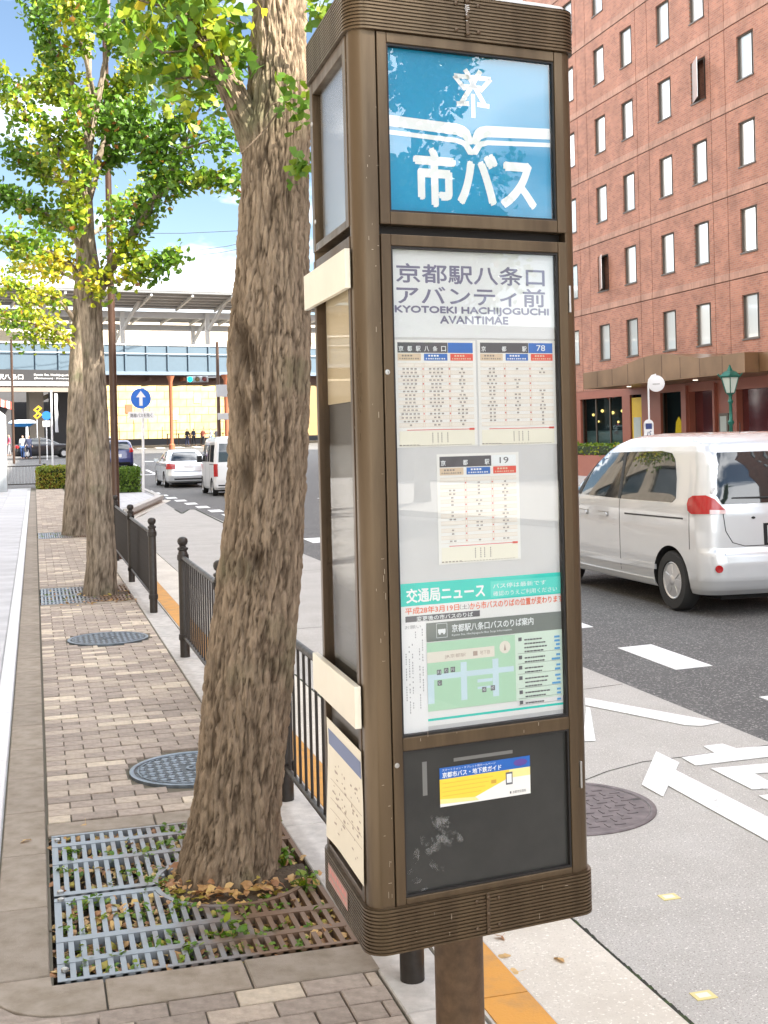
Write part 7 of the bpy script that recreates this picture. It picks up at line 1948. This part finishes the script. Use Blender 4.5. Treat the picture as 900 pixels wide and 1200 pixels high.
for k in range(7):
    a0 = dpt(-8 + k * 3.2, 466 + k * .9, 96); a1 = dpt(-8 + (k + 1) * 3.2, 466 + (k + 1) * .9, 96)
    mb = MB(); mb.hexa([(a0.x, a0.y - .9, a0.z - .55), (a1.x, a1.y - .9, a1.z - .55), (a1.x, a1.y, a1.z), (a0.x, a0.y, a0.z), (a0.x, a0.y - .9, a0.z - .50), (a1.x, a1.y - .9, a1.z - .50), (a1.x, a1.y, a1.z + .05), (a0.x, a0.y, a0.z + .05)])
    mb.build('stripe', flat('awning_red', (.60, .06, .04), .7) if k == 0 else (MATS['awning_red'] if k % 2 == 0 else MATS['roof_white']), aw)
mb = MB(); mb.box(dpt(-8, 480, 96).x, dpt(13, 480, 96).x, aw.location.y - .05, aw.location.y + .05, rise(96) - .1, dpt(-8, 467, 96).z - .1); mb.build('stall_front', MATS['dark_concrete'], aw)
# grey cabinet with a bevelled top at the left edge
gcab = thing('cabinet', 'pale grey tall cabinet with a slanted top at the left edge of the view', 'cabinet', (-1.4, 48, 0))
c0_, c1_ = dpt(-30, 560, 46), dpt(9, 545, 46)
mb = MB(); x0, x1 = c0_.x, c1_.x; zt1, zt2 = dpt(1, 481, 46).z, dpt(9, 488, 46).z
mb.prism([(x0, 46.2, 0), (x1, 46.2, 0), (x1, 46.2, zt2), (x1 - .28, 46.2, zt1), (x0, 46.2, zt1 + .1)], (0, .9, 0)); mb.build('shell', flat('cabinet_grey', (.50, .54, .56), .5), gcab, bevel=.02)
mb = MB(); mb.box(x0 + .1, x1 - .1, 46.16, 46.198, .15, zt2 - .1); mb.build('door_panel', flat('cabinet_panel', (.44, .48, .50), .45), gcab)
# low railing across the end of the pavement, left of the trunks
FARY = 50.2
def fx(px): a = at(px, 571, 0); return a.x
ff = thing('pedestrian_fence', 'low dark railing across the far end of the pavement, left of the brown hedge', 'fence', (.3, FARY, 0), 'railings at the end of the pavement')
pxs = [(-2.9), (-1.1), (.38)]
for x in (-4.4, -2.75, -1.08, .36):
    mb = MB(); mb.box(x - .055, x + .055, FARY - .055, FARY + .055, 0, .92); mb.build('post', MATS['gasket'], ff)
for z in (.82, .12): mb = MB(); mb.box(-4.4, .36, FARY - .015, FARY + .015, z, z + .04); mb.build('rail', FM, ff)
for k in range(38):
    x = -4.3 + k * .122; mb = MB(); mb.box(x, x + .02, FARY - .01, FARY + .01, .16, .82); mb.build('baluster', MATS['beam_grey'], ff)

# ------------------------------------------------------------------ the department store beyond the plaza (shades the plaza, mirrored in the side glass)
brick_mat('store_tile', (.34, .30, .25), (.30, .26, .21), (.22, .19, .16), sx=.4, sy=.2)
stf = Frame((-13.0, 0), (0, 1), (1, 0))
stb = thing('department_store', 'cream tiled department store with a dark glazed ground floor beyond the plaza', 'building', (-13, 15, 0))
uu = [-40, 60]; 
for k in range(16): uu += [-36 + k * 6, -36 + k * 6 + 4.4]
uu = sorted(set(uu)); zz_ = [-.1, .4, 3.9, 4.4] + [6.2 + 3.4 * k for k in range(7)] + [7.8 + 3.4 * k for k in range(7)] + [30]; zz_ = sorted(zz_)
def sk(u, z):
    inw = any(-36 + k * 6 < u < -36 + k * 6 + 4.4 for k in range(16))
    if z < .4: return (0, 1)
    if z < 3.9: return (.35, 2) if inw else (0, 1)
    if inw and any(6.2 + 3.4 * k < z < 7.8 + 3.4 * k for k in range(7)): return (.25, 2)
    return (0, 0)
relief(stf, uu, zz_, sk).build('wall', [MATS['store_tile'], MATS['beam_brown'], MATS['glass_dark']], stb)
mb = MB(); mb.box(-40, -13.4, -40, 60, -.1, 29.9); mb.build('building_core', MATS['store_tile'], stb)
mb = MB(); mb.box(-40.2, -12.8, -40.2, 60.2, 30, 30.5); mb.build('roof', MATS['beam_brown'], stb)

ob = thing('office_block', 'low dark office block across the side street behind the viewer, seen in reflections', 'building', (23, -50, 0))
of = Frame((22.5, 0), (0, 1), (-1, 0)); ou = sorted(set([-90, -36] + [-88 + k * 3.2 for k in range(16)] + [-86 + k * 3.2 for k in range(16)])); oz = sorted(set([-.1, 6.2] + [1.0 + 3.3 * k for k in range(1)] + [3.0 + 3.3 * k for k in range(1)]))
def ok_(u, z): return (.2, 1) if any(-88 + k * 3.2 < u < -86 + k * 3.2 for k in range(16)) and any(1 + 3.3 * k < z < 3 + 3.3 * k for k in range(10)) else (0, 0)
relief(of, ou, oz, ok_).build('wall', [MATS['beam_brown'], MATS['glass_dark']], ob)
mb = MB(); mb.box(22.9, 44, -90, -36, -.1, 6.1); mb.build('building_core', MATS['beam_brown'], ob)

tq = thing('street_tree', 'dark round-crowned tree on the far pavement behind the viewer, seen in the sign glass', 'tree', (16.2, -21.0, 0))
bark_limb('trunk', [(16.2, -21, -.05), (16.2, -21, 2), (16.2, -21, 5), (16.2, -21, 12)], [.22, .18, .13, .04], MATS['bark_far'], tq, n=24, step=.15, depth=.015, cell=20, zs=.25, flare=.1, seed=4)
rq = random.Random(8); UQ = star_branches((Vector((16.2, -21, 3.6)), Vector((16.2, -21, 12.5))), 54, rq, 2.3, 0.45, .04)
mb = MB()
for b in UQ: mb.tube(b, [.05, .035, .02, .006], 6)
mb.build('branches', MATS['twig'], tq, smooth=60, kind='stuff')
mb, tint = foliage_on(UQ, 90, .5, .16, rq, .05)
o = mb.build('crown', LMAT, tq, kind='stuff'); set_tint(o.data, tint)
# ------------------------------------------------------------------ people
def skin(name, joints, edges, mat, parent, sub=2):
    me = bpy.data.meshes.new(name); names = list(joints); me.from_pydata([joints[k][0] for k in names], [(names.index(a), names.index(b)) for a, b in edges], [])
    o = bpy.data.objects.new(name, me); COL.objects.link(o); sk_ = o.modifiers.new('s', 'SKIN'); 
    for i, k in enumerate(names):
        r = joints[k][1]; me.skin_vertices[0].data[i].radius = r if isinstance(r, tuple) else (r, r); me.skin_vertices[0].data[i].use_root = i == 0
    sd_ = o.modifiers.new('u', 'SUBSURF'); sd_.levels = sub
    dg = bpy.context.evaluated_depsgraph_get(); nm = bpy.data.meshes.new_from_object(o.evaluated_get(dg)); o.modifiers.clear(); o.data = nm; nm.name = name
    nm.materials.clear(); nm.materials.append(mat); nm.shade_smooth(); o.parent = parent; return o
flat('skin_tone', (.55, .34, .24), .6); flat('hair_black', (.015, .012, .01), .5)
def person(label, loc, rz, coat, trousers, shoes, stride=.25, arms=.12, h=1.68, hair='hair_black', bag=None, grp='people near the junction'):
    t = thing('person', label, 'person', loc, grp, rz)
    k = h / 1.72; S_ = lambda x, y, z: (x * k, y * k, z * k); st_ = stride
    J = {'pelvis': (S_(0, 0, .93), .115 * k), 'waist': (S_(0, -.005, 1.08), .10 * k), 'chest': (S_(0, -.01, 1.28), .125 * k), 'neckb': (S_(0, -.01, 1.43), .06 * k), 'neck': (S_(0, .0, 1.49), .045 * k),
         'head': (S_(0, .02, 1.58), (.078 * k, .088 * k)), 'crown': (S_(0, .012, 1.67), (.062 * k, .07 * k)),
         'lsh': (S_(-.17, -.01, 1.40), .05 * k), 'rsh': (S_(.17, -.01, 1.40), .05 * k), 'lel': (S_(-.215, -.04 - arms * .3, 1.14), .037 * k), 'rel': (S_(.215, -.04 + arms * .3, 1.14), .037 * k),
         'lwr': (S_(-.225, arms, .92), .024 * k), 'rwr': (S_(.225, -arms, .92), .024 * k), 'lhd': (S_(-.225, arms + .03, .82), (.018 * k, .035 * k)), 'rhd': (S_(.225, -arms + .02, .82), (.018 * k, .035 * k)),
         'lhp': (S_(-.09, 0, .88), .085 * k), 'rhp': (S_(.09, 0, .88), .085 * k), 'lkn': (S_(-.10, st_ * .55, .49), .055 * k), 'rkn': (S_(.10, -st_ * .15, .49), .055 * k),
         'lan': (S_(-.10, st_, .09), .034 * k), 'ran': (S_(.10, -st_, .10), .034 * k), 'lto': (S_(-.11, st_ + .15, .035), .03 * k), 'rto': (S_(.11, -st_ + .14, .035), .03 * k)}
    E_ = [('pelvis', 'waist'), ('waist', 'chest'), ('chest', 'neckb'), ('neckb', 'neck'), ('neck', 'head'), ('head', 'crown'), ('chest', 'lsh'), ('chest', 'rsh'), ('lsh', 'lel'), ('rsh', 'rel'), ('lel', 'lwr'), ('rel', 'rwr'), ('lwr', 'lhd'), ('rwr', 'rhd'),
          ('pelvis', 'lhp'), ('pelvis', 'rhp'), ('lhp', 'lkn'), ('rhp', 'rkn'), ('lkn', 'lan'), ('rkn', 'ran'), ('lan', 'lto'), ('ran', 'rto')]
    skin('body', J, E_, MATS['skin_tone'], t)
    g = lambda q, f=1.18: tuple(v * f for v in q) if isinstance(q, tuple) else q * f
    sub_ = lambda ks, f: {a: (J[a][0], g(J[a][1], f)) for a in ks}
    skin('coat', sub_(['waist', 'pelvis', 'chest', 'neckb', 'lsh', 'rsh', 'lel', 'rel', 'lwr', 'rwr'], 1.22), [('pelvis', 'waist'), ('waist', 'chest'), ('chest', 'neckb'), ('chest', 'lsh'), ('chest', 'rsh'), ('lsh', 'lel'), ('rsh', 'rel'), ('lel', 'lwr'), ('rel', 'rwr')], coat, t)
    skin('trousers', sub_(['pelvis', 'lhp', 'rhp', 'lkn', 'rkn', 'lan', 'ran'], 1.16), [('pelvis', 'lhp'), ('pelvis', 'rhp'), ('lhp', 'lkn'), ('rhp', 'rkn'), ('lkn', 'lan'), ('rkn', 'ran')], trousers, t)
    for s_ in ('l', 'r'): skin('shoe', {'a': (J[s_ + 'an'][0][:2] + (.05 * k,), .045 * k), 'b': (J[s_ + 'to'][0], .036 * k)}, [('a', 'b')], shoes, t, 1)
    skin('hair', {'a': (S_(0, -.015, 1.60), (.084 * k, .085 * k)), 'b': (S_(0, -.005, 1.69), (.068 * k, .076 * k))}, [('a', 'b')], MATS[hair], t)
    mb = MB()
    for s_ in (-1, 1): mb.lathe([(.003, -.008), (.010, 0), (.003, .008)], S_(s_ * .03, .098, 1.605), 8)
    mb.build('eyes', MATS['black'], t, world=False); mb = MB(); mb.hexa([S_(-.012, .095, 1.56), S_(.012, .095, 1.56), S_(.006, .125, 1.565), S_(-.006, .125, 1.565), S_(-.008, .09, 1.60), S_(.008, .09, 1.60), S_(.004, .102, 1.60), S_(-.004, .102, 1.60)]); mb.build('nose', MATS['skin_tone'], t, world=False)
    if bag is not None: mb = MB(); mb.hexa([S_(.24, -.13, .55), S_(.34, -.13, .55), S_(.34, .12, .55), S_(.24, .12, .55), S_(.25, -.10, .80), S_(.33, -.10, .80), S_(.33, .09, .80), S_(.25, .09, .80)]); mb.build('bag', bag, t, world=False, bevel=.01)
    return t
flat('navy_cloth', (.015, .022, .06), .8); flat('black_cloth', (.012, .012, .014), .8); flat('white_cloth', (.70, .70, .72), .8); flat('denim', (.05, .11, .28), .85); flat('maroon_cloth', (.22, .06, .04), .8); flat('grey_cloth', (.25, .25, .27), .85); flat('pink_cloth', (.55, .08, .14), .8)
def put(px, py, zc): a = dpt(px, py, zc); return (a.x, a.y, rise(a.y) - (.0 if a.y < 50 else .07))
person('man in a dark navy suit with a white shirt, walking on the far left pavement', put(34, 541, 86), R(200), MATS['navy_cloth'], MATS['navy_cloth'], MATS['black'], .20, bag=MATS['black'])
person('person in a pale top and blue trousers beside the man in the dark suit', put(27, 541, 86), R(170), MATS['white_cloth'], MATS['denim'], MATS['denim'], .15)
person('person in pink-red at the far left edge under the awning', put(11, 533, 94), R(90), MATS['pink_cloth'], MATS['grey_cloth'], MATS['black'], .1)
person('person in black, the left one of the dark pair at the junction', put(219.5, 518, 114), R(20), MATS['black_cloth'], MATS['navy_cloth'], MATS['black'], .12)
person('person in dark navy, the right one of the dark pair at the junction', put(227, 518, 115), R(-160), MATS['navy_cloth'], MATS['black_cloth'], MATS['black'], .22)
person('person in a maroon coat standing between the dark pair and the light pole', put(238, 518, 113), R(150), MATS['maroon_cloth'], MATS['black_cloth'], MATS['black'], .08)
person('person in a white top and jeans near the traffic light pole', put(247, 518, 112), R(100), MATS['white_cloth'], MATS['denim'], MATS['black'], .2)
person('person in grey right beside the traffic light pole', put(254, 518, 111), R(-60), MATS['grey_cloth'], MATS['black_cloth'], MATS['black'], .1)
person('person in a dark coat seen through the gap between trunk and sign box', (13.4, 57.5, rise(57.5) - .1), R(160), MATS['navy_cloth'], MATS['black_cloth'], MATS['black'], .15)
